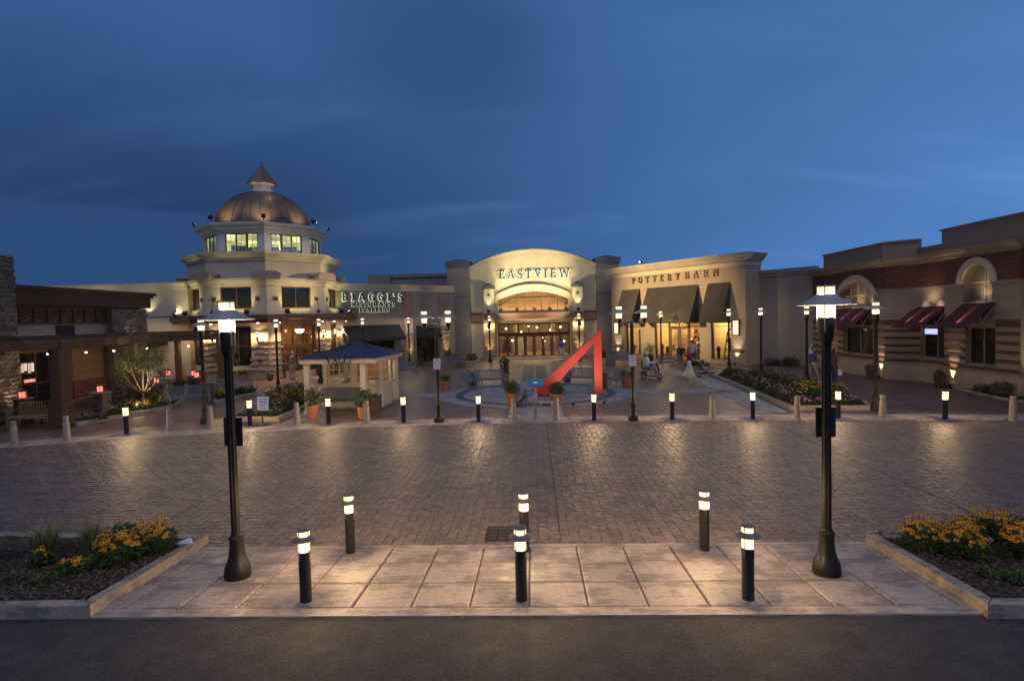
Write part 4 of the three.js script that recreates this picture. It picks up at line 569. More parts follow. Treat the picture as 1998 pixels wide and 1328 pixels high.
  for (let i = 0; i < 8; i++) { const a = a0 + i * Math.PI / 4, r = 5.12; if (i > 2 && i < 6) continue; const F = frame(Math.sin(a) * r, 0, Math.cos(a) * r, a); part(b, 'corner_cap', mg([bx(-0.85, 0.85, 6.35, 6.66, -0.55, 0.28), at(new THREE.ConeGeometry(1.25, 0.26, 4).scale(1, 1, 0.5), 0, 6.79, -0.12, Math.PI / 4 * 0)].map((g, k) => k ? (() => { const q = new THREE.ExtrudeGeometry(polyShape([[-0.95, 0], [0.95, 0], [0.5, 0.2], [-0.5, 0.2]]), { depth: 0.8, bevelEnabled: false }); q.translate(0, 6.66, -0.5); return tri(q); })() : g)).applyMatrix4(F), K.tan); }
  // lantern storey with windows
  const r3 = 3.85, hw3 = r3 * 0.3827;
  for (let i = 0; i < 8; i++) { const F = face(i, r3); part(b, 'lantern_wall', wall(rect(-hw3 + 0.004, hw3 - 0.004, 8.1, 9.55), [rect(-1.05, 1.05, 8.2, 9.4)], 0.18).applyMatrix4(F), K.white); glazing(b, F.clone().multiply(frame(0, 0, -0.05)), -1.05, 1.05, 8.2, 9.4, 3, 1, K.bronze, K.glass, { f: 0.06, m: 0.09, d: 0.08 }); part(b, 'muntin', mg([...[-0.7, 0, 0.7].map((x) => bx(x - 0.012, x + 0.012, 8.26, 9.34, -0.075, -0.055)), bx(-0.99, 0.99, 8.98, 9.0, -0.074, -0.056)]).applyMatrix4(F), K.cream); }
  part(b, 'lantern_floor', octa([[0.01, 8.17], [3.7, 8.17]], a0), K.white); part(b, 'lantern_ceiling', octa([[3.7, 9.52], [0.01, 9.6]], a0), K.white); part(b, 'lantern_core', octa([[1.7, 8.17], [1.6, 8.5], [1.1, 8.75], [0.01, 8.8]], a0), K.roofGrey); for (let i = 0; i < 8; i++) { const F = face(i, 3.0); part(b, 'inner_post', bx(-0.06, 0.06, 8.17, 9.53, -0.06, 0.06).applyMatrix4(F), K.cream); if (i % 2) part(b, 'air_unit', bx(-0.5, 0.3, 8.17, 8.62, -0.5, 0).applyMatrix4(F), K.roofGrey); }
  for (let i = 0; i < 8; i += 1) { const a = a0 + (i + 0.5) * Math.PI / 4; lightAt(b, Math.sin(a) * 2.4, 8.95, Math.cos(a) * 2.4, 2.8, [0.98, 1, 0.48], 6); }
  part(b, 'cornice', octa([[3.86, 9.42], [3.92, 9.48], [4.0, 9.6], [4.2, 9.66], [4.24, 9.78], [4.42, 9.9], [4.46, 10.06], [3.2, 10.1]], a0), K.white);
  const dome = []; for (let k = 0; k <= 14; k++) { const t = k / 14 * 1.32; dome.push([3.2 * Math.cos(t), 10.06 + 2.72 * Math.sin(t)]); }
  const dm = part(b, 'dome', lathe(dome, 48), K.copper);
  for (let k = 0; k < 32; k++) { const a = k * Math.PI / 16, p = dome.map(([r, y]) => [(r + 0.012) * Math.sin(a), y + 0.01, (r + 0.012) * Math.cos(a)]); part(dm, 'seam', tube(p, 0.022, 4, 14), K.copper); }
  const dt = dome[14][1]; part(b, 'cupola', [octa([[0.86, dt - 0.1], [0.86, dt + 0.02], [0.76, dt + 0.04], [0.76, dt + 0.6], [0.95, dt + 0.68]], a0)], K.white);
  const sp = part(b, 'spire', octa([[0.9, dt + 0.62], [1.02, dt + 0.64], [0.98, dt + 0.72], [0.04, dt + 2.0], [0.001, dt + 2.02]], a0), K.copper); part(sp, 'finial', [norm(new THREE.SphereGeometry(0.09, 12, 8).translate(0, dt + 2.08, 0)), rod([0, dt + 2.1, 0], [0, dt + 2.75, 0], 0.02, 0.004)], K.copper);
  lightAt(b, 1.35, dt + 0.3, 1.6, 1.2, WARM, 3);
  // cornice floodlights: some wash the dome, some the shops across the plaza
  for (let i = 0; i < 8; i++) { if (i > 2 && i < 6) continue; const a = a0 + i * Math.PI / 4; floodlight(b, [Math.sin(a) * 4.3, 10.4, Math.cos(a) * 4.3], [Math.sin(a) * 1.6, 12.2, Math.cos(a) * 1.6], 16, 50, [1, 0.75, 0.42]); }
  floodlight(b, [4.15, 10.4, 1.0], [10.1 - cx, 4.9, -43.2 - cz], 4600, 13.6, [1, 0.7, 0.32]);
  // wash of the upper walls from fittings on the canopy roof
  for (const i of [7, 0, 1, 6]) { const F = face(i, R), P = [-1.0, 1.0].map((x) => V(x, 4.32, 0.85).applyMatrix4(F)), Q = V(0, 5.9, 0).applyMatrix4(F); for (const p of P) { floodlight(b, p.toArray(), [mix(p.x, Q.x, 0.9), 5.6, mix(p.z, Q.z, 0.9)], 7.5, 62, [1, 0.86, 0.34]); } }
  // lanterns on the stone, downlights in the canopy
  for (const i of [7, 0]) { const F = face(i, R); for (const x of i === 7 ? [-1.4, 1.38] : [1.6]) sconce(b, F, x, 2.75, 0.36, 9); }
  for (const [i, x] of [[1, -0.95], [1, 1.0], [6, 0.9], [6, -0.95]]) sconce(b, face(i, R), x, 2.75, 0.36, 9);
  for (const i of [6, 7, 0, 1]) for (const x of [-1.4, 1.5]) { const p = V(x, 3.6, 0.45).applyMatrix4(face(i, R)); part(b, 'downlight', cyl(0.07, 0.07, -0.02, 0.03, 10).translate(p.x, p.y, p.z), K.bulb); spotAt(b, [p.x, p.y - 0.05, p.z], [p.x, 0, p.z], 34, 42, WARM, 0.9, 2); }
  // west wing
  const z0 = 3.4; part(b, 'west_wing', [bx(-17, -3.6, 0, 6.0, z0 - 6, z0)], K.cream); part(b, 'cornice', cornice(-17, -3.6, 5.95, [[0.02, -0.1], [0.05, 0], [0.1, 0.15], [0.22, 0.3], [0.26, 0.42]], z0), K.creamTrim); part(b, 'wall_band', bx(-17, -3.9, 4.15, 4.2, z0, z0 + 0.04), K.taupe);
  part(b, 'wing_awning', bx(-9.6, -5.1, 2.3, 3.1, z0, z0 + 0.8), K.canvasNavy);
  for (const x of [-8.6, -12.5]) { uplight(b, I4, x, 4.22, z0 + 0.3, [x, 5.6, z0], 4, 55, [1, 0.9, 0.5]); uplight(b, I4, x + 2.4, 4.22, z0 + 0.3, [x + 2.4, 5.6, z0], 4, 55, [1, 0.9, 0.5]); }
}
// a flood on the entrance's west tower lights the drum of the domed building
{ const t = thing('roof_floodlight', 'small floodlight on the tan store parapet aimed across the plaza', 'floodlight'); floodlight(t, [8.6, 7.75, -45.6], [-16.6, 6.9, -35.4], 1900, 8, [1, 0.74, 0.4]); }
// ---------- street lamps and bollards ----------
function lantern(parent, x, y, z, s = 1, power = 6) { // two glass drums with a wide shade between them; y is the foot of the lower glass
  const q = (g) => g.scale(s, s, s).translate(x, y, z);
  const head = part(parent, 'lantern_shade', [q(lathe([[0.1, 0.29], [0.12, 0.285], [0.16, 0.25], [0.235, 0.2], [0.345, 0.162], [0.35, 0.155], [0.34, 0.152], [0.23, 0.19], [0.105, 0.265]], 28)), q(cyl(0.118, 0.112, 0.385, 0.402, 20)), ...[0, 1, 2, 3].map((k) => q(cyl(0.007, 0.007, -0.2, 0.385, 6, 0.105 * Math.cos(k * Math.PI / 2 + 0.6), 0.105 * Math.sin(k * Math.PI / 2 + 0.6)))), ...[0, 1, 2].map((k) => q(norm(new THREE.SphereGeometry(0.012, 6, 5).translate(0.1 * Math.cos(k * 2.1), 0.405, 0.1 * Math.sin(k * 2.1)))))], K.shade ??= mat(0.26, 0.25, 0.24, { roughness: 0.55 }));
  part(head, 'glass', q(cyl(0.09, 0.09, 0.0, 0.2, 20)), K.lampGlow); part(head, 'glass', q(cyl(0.1, 0.1, 0.294, 0.383, 20)), K.lampGlowTop);
  if (power) lightAt(parent, x, y + 0.1 * s, z, power, LAMPC, 2.5);
}
const lampBase = (m) => lathe([[0.172, 0], [0.172, 0.085], [0.165, 0.1], [0.16, 0.16], [0.13, 0.22], [0.105, 0.3], [0.092, 0.42], [0.088, 0.52], [0.1, 0.53], [0.1, 0.555], [0.072, 0.565], [0.066, 0.6]], 28);
function lampPost(x, y, z, label, plate, power, flood) {
  const t = thing('street_lamp', label, 'street lamp', [x, y, z], 0, 'single street lamps');
  part(t, 'base', lampBase(), K.black); part(t, 'pole', [cyl(0.053, 0.047, 0.58, 3.05, 20), ...[0, 1, 2, 3, 4, 5, 6, 7].map((k) => cyl(0.011, 0.009, 0.6, 3.0, 5, 0.049 * Math.cos(k * Math.PI / 4), 0.049 * Math.sin(k * Math.PI / 4)))], K.black);
  part(t, 'collar', lathe([[0.056, 2.98], [0.075, 3.06], [0.09, 3.1], [0.095, 3.34], [0.085, 3.352], [0, 3.352]], 20), K.black); lantern(t, 0, 3.352, 0, 1, power);
  if (flood) floodlight(t, [0, 2.95, -0.12], flood, 330, 36, [1, 0.84, 0.42]);
  if (plate) { const p = part(t, 'sign_plate', rb(-0.13 + plate[0], 0.13 + plate[0], 1.78, 2.17, 0, 0.014, 0.006).translate(0, 0, -0.095), K.matte); part(p, 'bracket', [bx(-0.03, 0.03, 1.87, 1.9, -0.085, 0.05), bx(-0.03, 0.03, 2.06, 2.09, -0.085, 0.05)], K.matte); }
  return t;
}
lampPost(-4.12, RAMP(-7.4), -7.42, 'nearest street lamp at left, black post on the front walk', [-0.025], 12);
lampPost(3.76, RAMP(-7.4), -7.4, 'nearest street lamp at right, black post on the front walk', [0.035], 12);
for (const [x, z, l, p, fl] of [[-11.87, -19.67, 'street lamp behind the concrete bollards near the strap litter bin', 6], [-13.3, -28.6, 'street lamp in flower bed before the domed building corner', 6], [11.6, -34.0, 'street lamp standing before the tan store end pier', 6], [13.0, -32.8, 'street lamp before the plain grey link wall', 6], [13.25, -27.9, 'street lamp behind the east flower bed beside walking man', 6], [11.85, -20.0, 'street lamp at front corner of the east flower bed', 6], [-12.6, -32.6, 'street lamp behind the valet booth near restaurant doors', 6], [-11.2, -36.5, 'street lamp behind valet booth, farther one by the wing', 5], [-9.6, -42.9, 'street lamp before the wing between two dark awnings', 5], [9.2, -41.2, 'street lamp before the middle grey awning', 5], [-3.6, -45.7, 'street lamp beside the west pier of the mall doors', 5, [3.9, 7.3, -4.7]], [3.6, -44.9, 'street lamp beside the east pier of the mall doors', 5, [-3.9, 7.3, -5.4]], [-24.4, -33.5, 'street lamp rising behind the patio pergola', 5]]) lampPost(x, 0, z, l, 0, p, fl);
function signTex(w, h, draw) { const c = document.createElement('canvas'); c.width = w; c.height = h; const x = c.getContext('2d'); draw(x, w, h); const t = new THREE.CanvasTexture(c); t.colorSpace = THREE.SRGBColorSpace; return new THREE.MeshStandardMaterial({ map: t, roughness: 0.6 }); }
const plane = (w, h, x, y, z) => norm(new THREE.PlaneGeometry(w, h).translate(x, y, z));
const noPark = signTex(128, 192, (c, w, h) => { c.fillStyle = '#d9ccd0'; c.fillRect(0, 0, w, h); c.strokeStyle = '#8a3a40'; c.lineWidth = 4; c.strokeRect(5, 5, w - 10, h - 10); c.fillStyle = '#7d2f38'; c.textAlign = 'center'; c.font = 'bold 40px sans-serif'; c.fillText('NO', w / 2, 48); c.font = 'bold 24px sans-serif'; c.fillText('PARKING', w / 2, 88); c.fillText('FIRE', w / 2, 128); c.fillText('LANE', w / 2, 162); });
for (const [x, z, l] of [[-3.33, -19.15, 'twin headed street lamp at left of the blue info board'], [3.25, -18.85, 'twin headed street lamp at right of the red sculpture']]) {
  const t = thing('twin_street_lamp', l, 'street lamp', [x, 0, z], 0, 'twin street lamps');
  part(t, 'base', lampBase(), K.black); part(t, 'pole', cyl(0.066, 0.058, 0.58, 3.3, 18), K.black); part(t, 'finial', norm(new THREE.SphereGeometry(0.045, 12, 8).translate(0, 3.35, 0)), K.black);
  part(t, 'crossarm', [rod([-0.38, 3.26, 0], [0.38, 3.26, 0], 0.022), rod([-0.36, 3.18, 0], [0.36, 3.18, 0], 0.016)], K.black);
  for (const s of [-1, 1]) { part(t, 'lantern_arm', [tube([[s * 0.3, 3.2, 0], [s * 0.4, 3.14, 0], [s * 0.43, 3.22, 0], [s * 0.41, 3.4, 0]], 0.03, 8), lathe([[0.03, 3.25], [0.085, 3.36], [0.09, 3.42], [0, 3.42]], 16, s * 0.41)], K.black); lantern(t, s * 0.41, 3.42, 0, 1, 4); }
  const p = part(t, 'notice_plate', bx(-0.13, 0.13, 1.82, 2.2, 0.068, 0.076), K.signWhite); part(p, 'notice_print', plane(0.255, 0.375, 0, 2.01, 0.0775), noPark);
}
const bollProto = new THREE.Group();
{
  part(bollProto, 'post', [cyl(0.07, 0.07, 0, 0.5, 20), cyl(0.066, 0.066, 0.5, 0.62, 20)], K.matte);
  const c = part(bollProto, 'lantern_shade', [lathe([[0.072, 0.815], [0.085, 0.812], [0.143, 0.772], [0.146, 0.766], [0.138, 0.765], [0.078, 0.792]], 24), lathe([[0, 0.905], [0.06, 0.902], [0.085, 0.888], [0.085, 0.878], [0, 0.878]], 20), ...[0, 1, 2, 3].map((k) => cyl(0.006, 0.006, 0.52, 0.88, 5, 0.077 * Math.cos(k * 1.571 + 0.9), 0.077 * Math.sin(k * 1.571 + 0.9))), ...[0, 1, 2].map((k) => norm(new THREE.SphereGeometry(0.009, 6, 4).translate(0.06 * Math.cos(k * 2.09), 0.905, 0.06 * Math.sin(k * 2.09))))], K.bollardShade ??= mat(0.11, 0.1, 0.095, { roughness: 0.5 }));
  part(c, 'glass', cyl(0.068, 0.068, 0.622, 0.79, 18), K.lampGlow); part(c, 'glass', cyl(0.072, 0.072, 0.817, 0.877, 18), K.lampGlowTop);
}
const bollFar = new THREE.Group();
{
  part(bollFar, 'post', [cyl(0.07, 0.07, 0, 0.62, 18), cyl(0.074, 0.074, 0.6, 0.62, 18)], K.matte);
  const c = part(bollFar, 'lantern_cap', [lathe([[0, 0.915], [0.07, 0.91], [0.092, 0.895], [0.092, 0.88], [0, 0.88]], 18), lathe([[0.086, 0.80], [0.104, 0.796], [0.104, 0.79], [0.086, 0.788]], 18), ...[0, 1, 2, 3].map((k) => cyl(0.005, 0.005, 0.6, 0.88, 5, 0.086 * Math.cos(k * 1.571 + 0.9), 0.086 * Math.sin(k * 1.571 + 0.9)))], K.black);
  part(c, 'glass', cyl(0.074, 0.082, 0.622, 0.786, 18), K.lampGlow); part(c, 'glass', cyl(0.082, 0.088, 0.802, 0.88, 18), K.lampGlowTop);
}
function lightBollard(x, y, z, label, power, group) { const t = (z < -15 ? bollFar : bollProto).clone(); t.name = numbered('bollard_light'); t.position.set(x, y, z); t.rotation.y = rnd() * 6; t.userData = { label, category: 'bollard light', group }; scene.add(t); lightAt(t, 0, 0.7, 0, power, [1, 0.66, 0.32], 2); }
const fz = -6.66, bz = -8.3;
for (const [x, z, l] of [[-2.86, fz, 'front left of six black light bollards on front walk'], [-0.22, fz, 'front middle of six black light bollards on front walk'], [2.47, fz, 'front right of six black light bollards on front walk'], [-2.85, bz, 'back left of six black light bollards on front walk'], [-0.21, bz, 'back middle of six black light bollards, beside drain grate'], [2.45, bz, 'back right of six black light bollards on front walk']]) lightBollard(x, RAMP(z), z, l, 5.5, 'light bollards on the front walk');
for (const [x, z, l] of [[-13.5, -17.95, 'far light bollard before the uplit patio tree'], [-9.95, -19.12, 'far light bollard next to the valet notice stand'], [-7.21, -19.22, 'far light bollard before the valet booth bench'], [-4.57, -19.2, 'far light bollard at right of the valet booth'], [-1.96, -19.14, 'far light bollard at left of the concrete bollard pair'], [1.97, -18.98, 'far light bollard below the red sculpture leg'], [4.56, -18.9, 'far light bollard first to the right of sculpture lamp'], [7.16, -18.76, 'far light bollard before the east concrete path'], [9.83, -18.6, 'far light bollard before the pink east flower bed'], [12.87, -18.12, 'rightmost far light bollard before red brick paving']]) lightBollard(x, 0, z, l, 5, 'light bollards along the far kerb');
{
  const g = lathe([[0.108, 0], [0.106, 0.02], [0.088, 0.55], [0.086, 0.58], [0.07, 0.6], [0.066, 0.625], [0.078, 0.645], [0.08, 0.74], [0.07, 0.765], [0.03, 0.775], [0, 0.777]], 22), m = mat(0.5, 0.42, 0.33, { roughness: 0.9, ...withTex(T.mottle, T.fine, 0.004) });
  const names = [[-15.81, -16.35, 'concrete bollard nearest the left frame edge by wooden bench'], [-14.81, -17.1, 'concrete bollard before the pergola corner post'], [-12.3, -18.35, 'concrete bollard before the metal strap bench'], [-11.1, -18.68, 'concrete bollard beside the lamp at strap litter bin'], [-8.3, -19.15, 'concrete bollard left of the big terracotta booth pot'], [-5.86, -19.22, 'concrete bollard before the booth rose pot'], [-0.74, -19.05, 'left of the two concrete bollards flanking info board path'], [0.71, -19.08, 'right of the two concrete bollards flanking info board path'], [5.85, -18.8, 'concrete bollard alone between two far light bollards east'], [8.5, -18.55, 'concrete bollard at corner of the east flower bed'], [11.15, -18.45, 'concrete bollard beside lamp at east bed end'], [14.55, -17.65, 'concrete bollard nearest the right frame edge']];
  for (const [x, z, l] of names) { const o = thing('concrete_bollard', l, 'bollard', [x, 0, z], rnd() * 6, 'concrete bollards along the far kerb'); part(o, 'shaft', g, m); }
}
// ---------- planters with kerbs ----------
function inset(p, d) { const n = p.length, out = []; let A = 0; for (let i = 0; i < n; i++) A += p[i][0] * p[(i + 1) % n][1] - p[(i + 1) % n][0] * p[i][1]; const s = A > 0 ? 1 : -1; for (let i = 0; i < n; i++) { const a = p[(i + n - 1) % n], b = p[i], c = p[(i + 1) % n], u = [b[0] - a[0], b[1] - a[1]], v = [c[0] - b[0], c[1] - b[1]], lu = Math.hypot(...u), lv = Math.hypot(...v), n1 = [-u[1] / lu * s, u[0] / lu * s], n2 = [-v[1] / lv * s, v[0] / lv * s], k = 1 + n1[0] * n2[0] + n1[1] * n2[1]; out.push([b[0] + (n1[0] + n2[0]) / k * d, b[1] + (n1[1] + n2[1]) / k * d]); } return out; }
const chipGeo = (() => { const g = new THREE.BoxGeometry(0.05, 0.007, 0.016, 2, 1, 1); const p = g.attributes.position; for (let i = 0; i < p.count; i++) p.setY(i, p.getY(i) + (Math.abs(p.getX(i)) < 0.01 ? 0.004 : 0)); return norm(g); })();
function chips(t, poly, y, lift) { // bark chips too many to count
  const n = 5200, m = new THREE.InstancedMesh(chipGeo, mat(1, 1, 1, { roughness: 1 }), n); m.name = 'bark_chips'; m.userData = { kind: 'stuff' }; const xs = poly.map((q) => q[0]).filter((x) => Math.abs(x) < 11), x0 = Math.sign(xs[0]) < 0 ? -10.5 : Math.min(...xs), x1 = Math.sign(xs[0]) < 0 ? Math.max(...xs) : 10.5, M = new THREE.Matrix4(), q = new THREE.Quaternion(), c = new THREE.Color();
  for (let i = 0; i < n; i++) { const x = rr(x0, x1), z = rr(-8.62, -6.4), s = rr(0.4, 1.3); q.setFromEuler(new THREE.Euler(rr(-0.5, 0.5), rr(0, 6.3), rr(-0.5, 0.5))); M.compose(V(x, y - 0.035 + 0.07 * fbm(x * 2.3 + 50, z * 2.3 + 50, 4) + lift(z), z), q, V(s, s, s)); m.setMatrixAt(i, M); const k = rnd(), v = k > 0.99 ? 4 : rr(0.5, 1.35); m.setColorAt(i, c.setRGB(0.085 * v, 0.06 * v, 0.043 * v)); }
  t.add(m);
}
function planter(label, p, h, y0, w = 0.16, lift = null) {
  const t = thing('planter_bed', label, 'planter'); const inn = inset(p, w);
  for (let i = 0; i < p.length; i++) { const j = (i + 1) % p.length, u = [p[j][0] - p[i][0], p[j][1] - p[i][1]], L = Math.hypot(...u), n = Math.max(1, Math.round(L / 2.6));
    for (let k = 0; k < n; k++) { const f = (q, s) => [mix(q[i][0], q[j][0], s), mix(q[i][1], q[j][1], s)], e = 0.003 / L, a = k / n + e, b = (k + 1) / n - e, s = polyShape([f(p, a), f(p, b), f(inn, b), f(inn, a)].map(([x, z]) => [x, -z])); const g = new THREE.ExtrudeGeometry(s, { depth: h + 0.1 - 0.02, bevelEnabled: true, bevelThickness: 0.018, bevelSize: 0.015, bevelOffset: -0.015, bevelSegments: 2 }); g.rotateX(-Math.PI / 2); g.translate(0, y0 - 0.1, 0); if (lift) { const q = g.attributes.position; for (let m = 0; m < q.count; m++) q.setY(m, q.getY(m) + lift(q.getZ(m))); g.computeVertexNormals(); } part(t, 'kerb_stone', tri(g), K.curb); } }
  // soil: a lumpy sheet
  const xs = inn.map((q) => q[0]), zs = inn.map((q) => q[1]), x0 = Math.min(...xs), x1 = Math.max(...xs), z0 = Math.min(...zs), z1 = Math.max(...zs); const c = [(x0 + x1) / 2, (z0 + z1) / 2];
  const s = flat(inn, 0); let g = s; const gp = []; { const st = 0.16, inside = (x, z) => { let r = false; for (let i = 0, j = inn.length - 1; i < inn.length; j = i++) { const [ax, az] = inn[i], [bx_, bz_] = inn[j]; if ((az > z) !== (bz_ > z) && x < (bx_ - ax) * (z - az) / (bz_ - az) + ax) r = !r; } return r; }; const H = (x, z) => y0 + h - 0.05 + 0.07 * fbm(x * 2.3 + 50, z * 2.3 + 50, 4) + (lift ? lift(z) : 0); const big = inset(p, w * 0.6); for (let x = x0 - st; x < x1 + st; x += st) for (let z = z0 - st; z < z1 + st; z += st) { if (!inside(x + st / 2, z + st / 2)) continue; const A = [x, H(x, z), z], B = [x + st, H(x + st, z), z], C = [x + st, H(x + st, z + st), z + st], D = [x, H(x, z + st), z + st]; gp.push(...A, ...D, ...C, ...A, ...C, ...B); } }
  g = new THREE.BufferGeometry(); g.setAttribute('position', new THREE.BufferAttribute(new Float32Array(gp), 3)); g.computeVertexNormals(); const sheet = flat(inset(p, w * 0.9), y0 + h - 0.07); if (lift) { const q = sheet.attributes.position; for (let m = 0; m < q.count; m++) q.setY(m, q.getY(m) + lift(q.getZ(m))); } part(t, 'soil', [tri(g), sheet], K.mulch); if (lift) chips(t, inn, y0 + h - 0.01, lift); return t;
}
planter('front left planter bed of mulch with yellow coneflowers and grasses', [[-5.27, -6.27], [-5.33, -8.78], [-9, -8.98], [-22, -9.3], [-22, -6.0], [-12, -6.15]], 0.14, 0, 0.17, RAMP);
planter('front right planter bed of mulch with yellow coneflowers', [[4.87, -6.2], [12, -6.05], [22, -5.9], [22, -8.9], [9, -8.62], [4.9, -8.52]], 0.14, 0, 0.17, RAMP);
planter('east flower bed with pink and yellow flowers before grey wall', [[9.05, -20.3], [11.75, -20.0], [12.2, -21.2], [13.3, -26.9], [12.5, -33.6], [11.6, -34.6], [9.75, -31.0]], 0.16, 0, 0.16);
planter('flower bed behind valet notice stand with pink and yellow flowers', [[-11.3, -20.05], [-9.25, -19.85], [-9.45, -23.2], [-11.6, -28.6], [-12.6, -28.8], [-12.2, -24.0]], 0.16, 0, 0.16);
planter('flower bed behind the strap litter bin before domed building', [[-14.3, -24.6], [-13.9, -27.6], [-14.6, -29.4], [-17.2, -29.6], [-16.2, -26.8]], 0.14, 0, 0.14);
planter('patio flower bed with small uplit tree', [[-16.45, -19.5], [-15.45, -23.3], [-16.3, -25.6], [-18.1, -27], [-18.4, -24.5], [-17.3, -19.8]], 0.16, 0, 0.15);
planter('flower bed at foot of the west wall by mall doors', [[-7.2, -46.0], [-4.7, -45.6], [-4.7, -49.5], [-6.4, -49.4], [-7.6, -47]], 0.14, 0, 0.14);
planter('flower bed at foot of the east wall by mall doors', [[4.7, -45.2], [6.6, -45.2], [6.9, -46.8], [6.2, -49.4], [4.7, -49.5]], 0.14, 0, 0.14);
planter('low flower bed before the tan store doors', [[9.0, -38.4], [10.6, -36.4], [11.8, -36.0], [11.4, -37.6], [9.8, -39.4]], 0.1, 0, 0.12);
planter('flower bed under the brick shop near window', [[17.6, -22.6], [18.1, -25.0], [18.25, -25.0], [18.3, -21], [17.4, -21]], 0.1, 0, 0.06);
// ---------- red sculpture ----------
{
  const t = thing('red_sculpture', 'bright red steel sculpture shaped like a leaning number one', 'sculpture', [0, 0, -25.2]);
  const g = new THREE.ExtrudeGeometry(polyShape([[2.99, 0], [2.97, 2.88], [0.0, 0.33], [0.1, 0.1], [0.5, 0.05], [2.63, 2.3], [2.63, 0]]), { depth: 0.4, bevelEnabled: true, bevelSize: 0.01, bevelThickness: 0.01, bevelSegments: 1 }); g.translate(0, 0, -0.2); part(t, 'beam', tri(g), K.red); part(t, 'base_plate', [bx(2.52, 3.1, 0.008, 0.03, -0.3, 0.3)], K.darkRing); part(t, 'base_plate', [bx(-0.05, 0.6, 0.008, 0.05, -0.3, 0.3)], K.darkRing);
}
// ---------- info board ----------
{
  const t = thing('info_board', 'blue tilted information board on a post in front of sculpture', 'sign', [0.02, 0, -22.5]); part(t, 'post', rb(-0.07, 0.07, 0, 0.78, -0.07, 0.07, 0.01), K.curb);
  const p = part(t, 'panel', rb(-0.34, 0.34, -0.02, 0.02, -0.17, 0.17, 0.01).applyMatrix4(new THREE.Matrix4().makeRotationX(0.75).setPosition(0, 0.9, 0)), mat(0.03, 0.13, 0.36, { roughness: 0.5 })); part(p, 'emblem', rb(-0.08, 0.08, 0.021, 0.025, -0.03, 0.03, 0.001).applyMatrix4(new THREE.Matrix4().makeRotationX(0.75).setPosition(0, 0.9, 0)), K.signWhite);
  const a = thing('folding_sign', 'grey folding sandwich sign lying open left of the info board', 'sign', [-0.45, 0.004, -22.25]); part(a, 'board', bar([-0.3, 0, 0], [0.05, 0.42, 0], 0.5, 0.02).rotateY(0.2), K.canvasGrey); part(a, 'leg', [rod([0.05, 0.5, 0], [0.25, 0, 0.15], 0.012), rod([0.06, 0.7, -0.05], [0.06, 0, -0.1], 0.012), rod([0.05, 0.5, 0], [-0.1, 0, -0.3], 0.012)], K.matte);
  const s = thing('low_bench_slab', 'pale low stone slab right of the info board', 'slab', [0.42, 0.004, -22.35]); part(s, 'top', rb(-0.3, 0.33, 0.13, 0.2, -0.25, 0.25, 0.01), K.paleWalk); part(s, 'foot', [bx(-0.26, -0.16, 0, 0.13, -0.2, 0.2), bx(0.18, 0.28, 0, 0.13, -0.2, 0.2)], K.paleWalk);
}
// ---------- valet notice ----------
{
  const t = thing('valet_notice', 'white notice on a black stand with weighted base, before flowers', 'sign', [-9.5, 0, -19.12], 0.1);
  part(t, 'stand', [lathe([[0.26, 0], [0.24, 0.03], [0.05, 0.07], [0.03, 0.12], [0, 0.12]], 8), cyl(0.022, 0.022, 0.08, 0.62, 10)], K.brown);
  const m = signTex(256, 300, (c, w, h) => { c.fillStyle = '#e6e2e2'; c.fillRect(0, 0, w, h); c.fillStyle = '#241e1e'; c.textAlign = 'center'; c.font = 'bold 46px sans-serif'; c.fillText('STOP HERE', w / 2, 66, 220); c.fillText('WAIT FOR', w / 2, 130, 190); c.fillText('VALET', w / 2, 192, 150); c.font = 'italic 34px serif'; c.fillText('Valet', w * 0.66, 262); c.fillRect(26, 232, 110, 4); });
  const p = part(t, 'panel', rb(-0.19, 0.19, 0.52, 1.0, 0.01, 0.03, 0.008).rotateZ(-0.06), K.signWhite); part(p, 'panel_print', plane(0.37, 0.465, 0, 0.76, 0.0315).rotateZ(-0.06), m);
}
// ---------- benches and bins ----------
const benchProto = new THREE.Group();
{
  const st = mg([tube([[0, 0.86, -0.3], [0, 0.6, -0.22], [0, 0.45, -0.14], [0, 0.43, 0], [0, 0.44, 0.2], [0, 0.4, 0.25]], 0.014, 4, 10).scale(1.6, 1, 1)]);
  part(benchProto, 'frame', [rod([-0.78, 0.86, -0.3], [0.78, 0.86, -0.3], 0.022), rod([-0.78, 0.4, 0.25], [0.78, 0.4, 0.25], 0.022), rod([-0.78, 0.44, -0.14], [0.78, 0.44, -0.14], 0.018)], K.strap);
  for (let k = 0; k < 22; k++) part(benchProto, 'slat', st, K.strap).position.x = -0.74 + k * 1.48 / 21;
  for (const s of [-1, 1]) { part(benchProto, 'armrest', [tube([[s * 0.8, 0.7, -0.28], [s * 0.8, 0.68, 0.0], [s * 0.8, 0.58, 0.24], [s * 0.8, 0.3, 0.36], [s * 0.8, 0.0, 0.36]], 0.02, 6), tube([[s * 0.8, 0.86, -0.3], [s * 0.8, 0.42, -0.2], [s * 0.8, 0.0, -0.34]], 0.02, 6)], K.strap); part(benchProto, 'leg', [rod([s * 0.8, 0, -0.05], [s * 0.8, 0.67, -0.05], 0.01), rod([s * 0.8, 0, 0.08], [s * 0.8, 0.63, 0.08], 0.01), rod([s * 0.8, 0, 0.2], [s * 0.8, 0.58, 0.2], 0.01)], K.strap); }
}
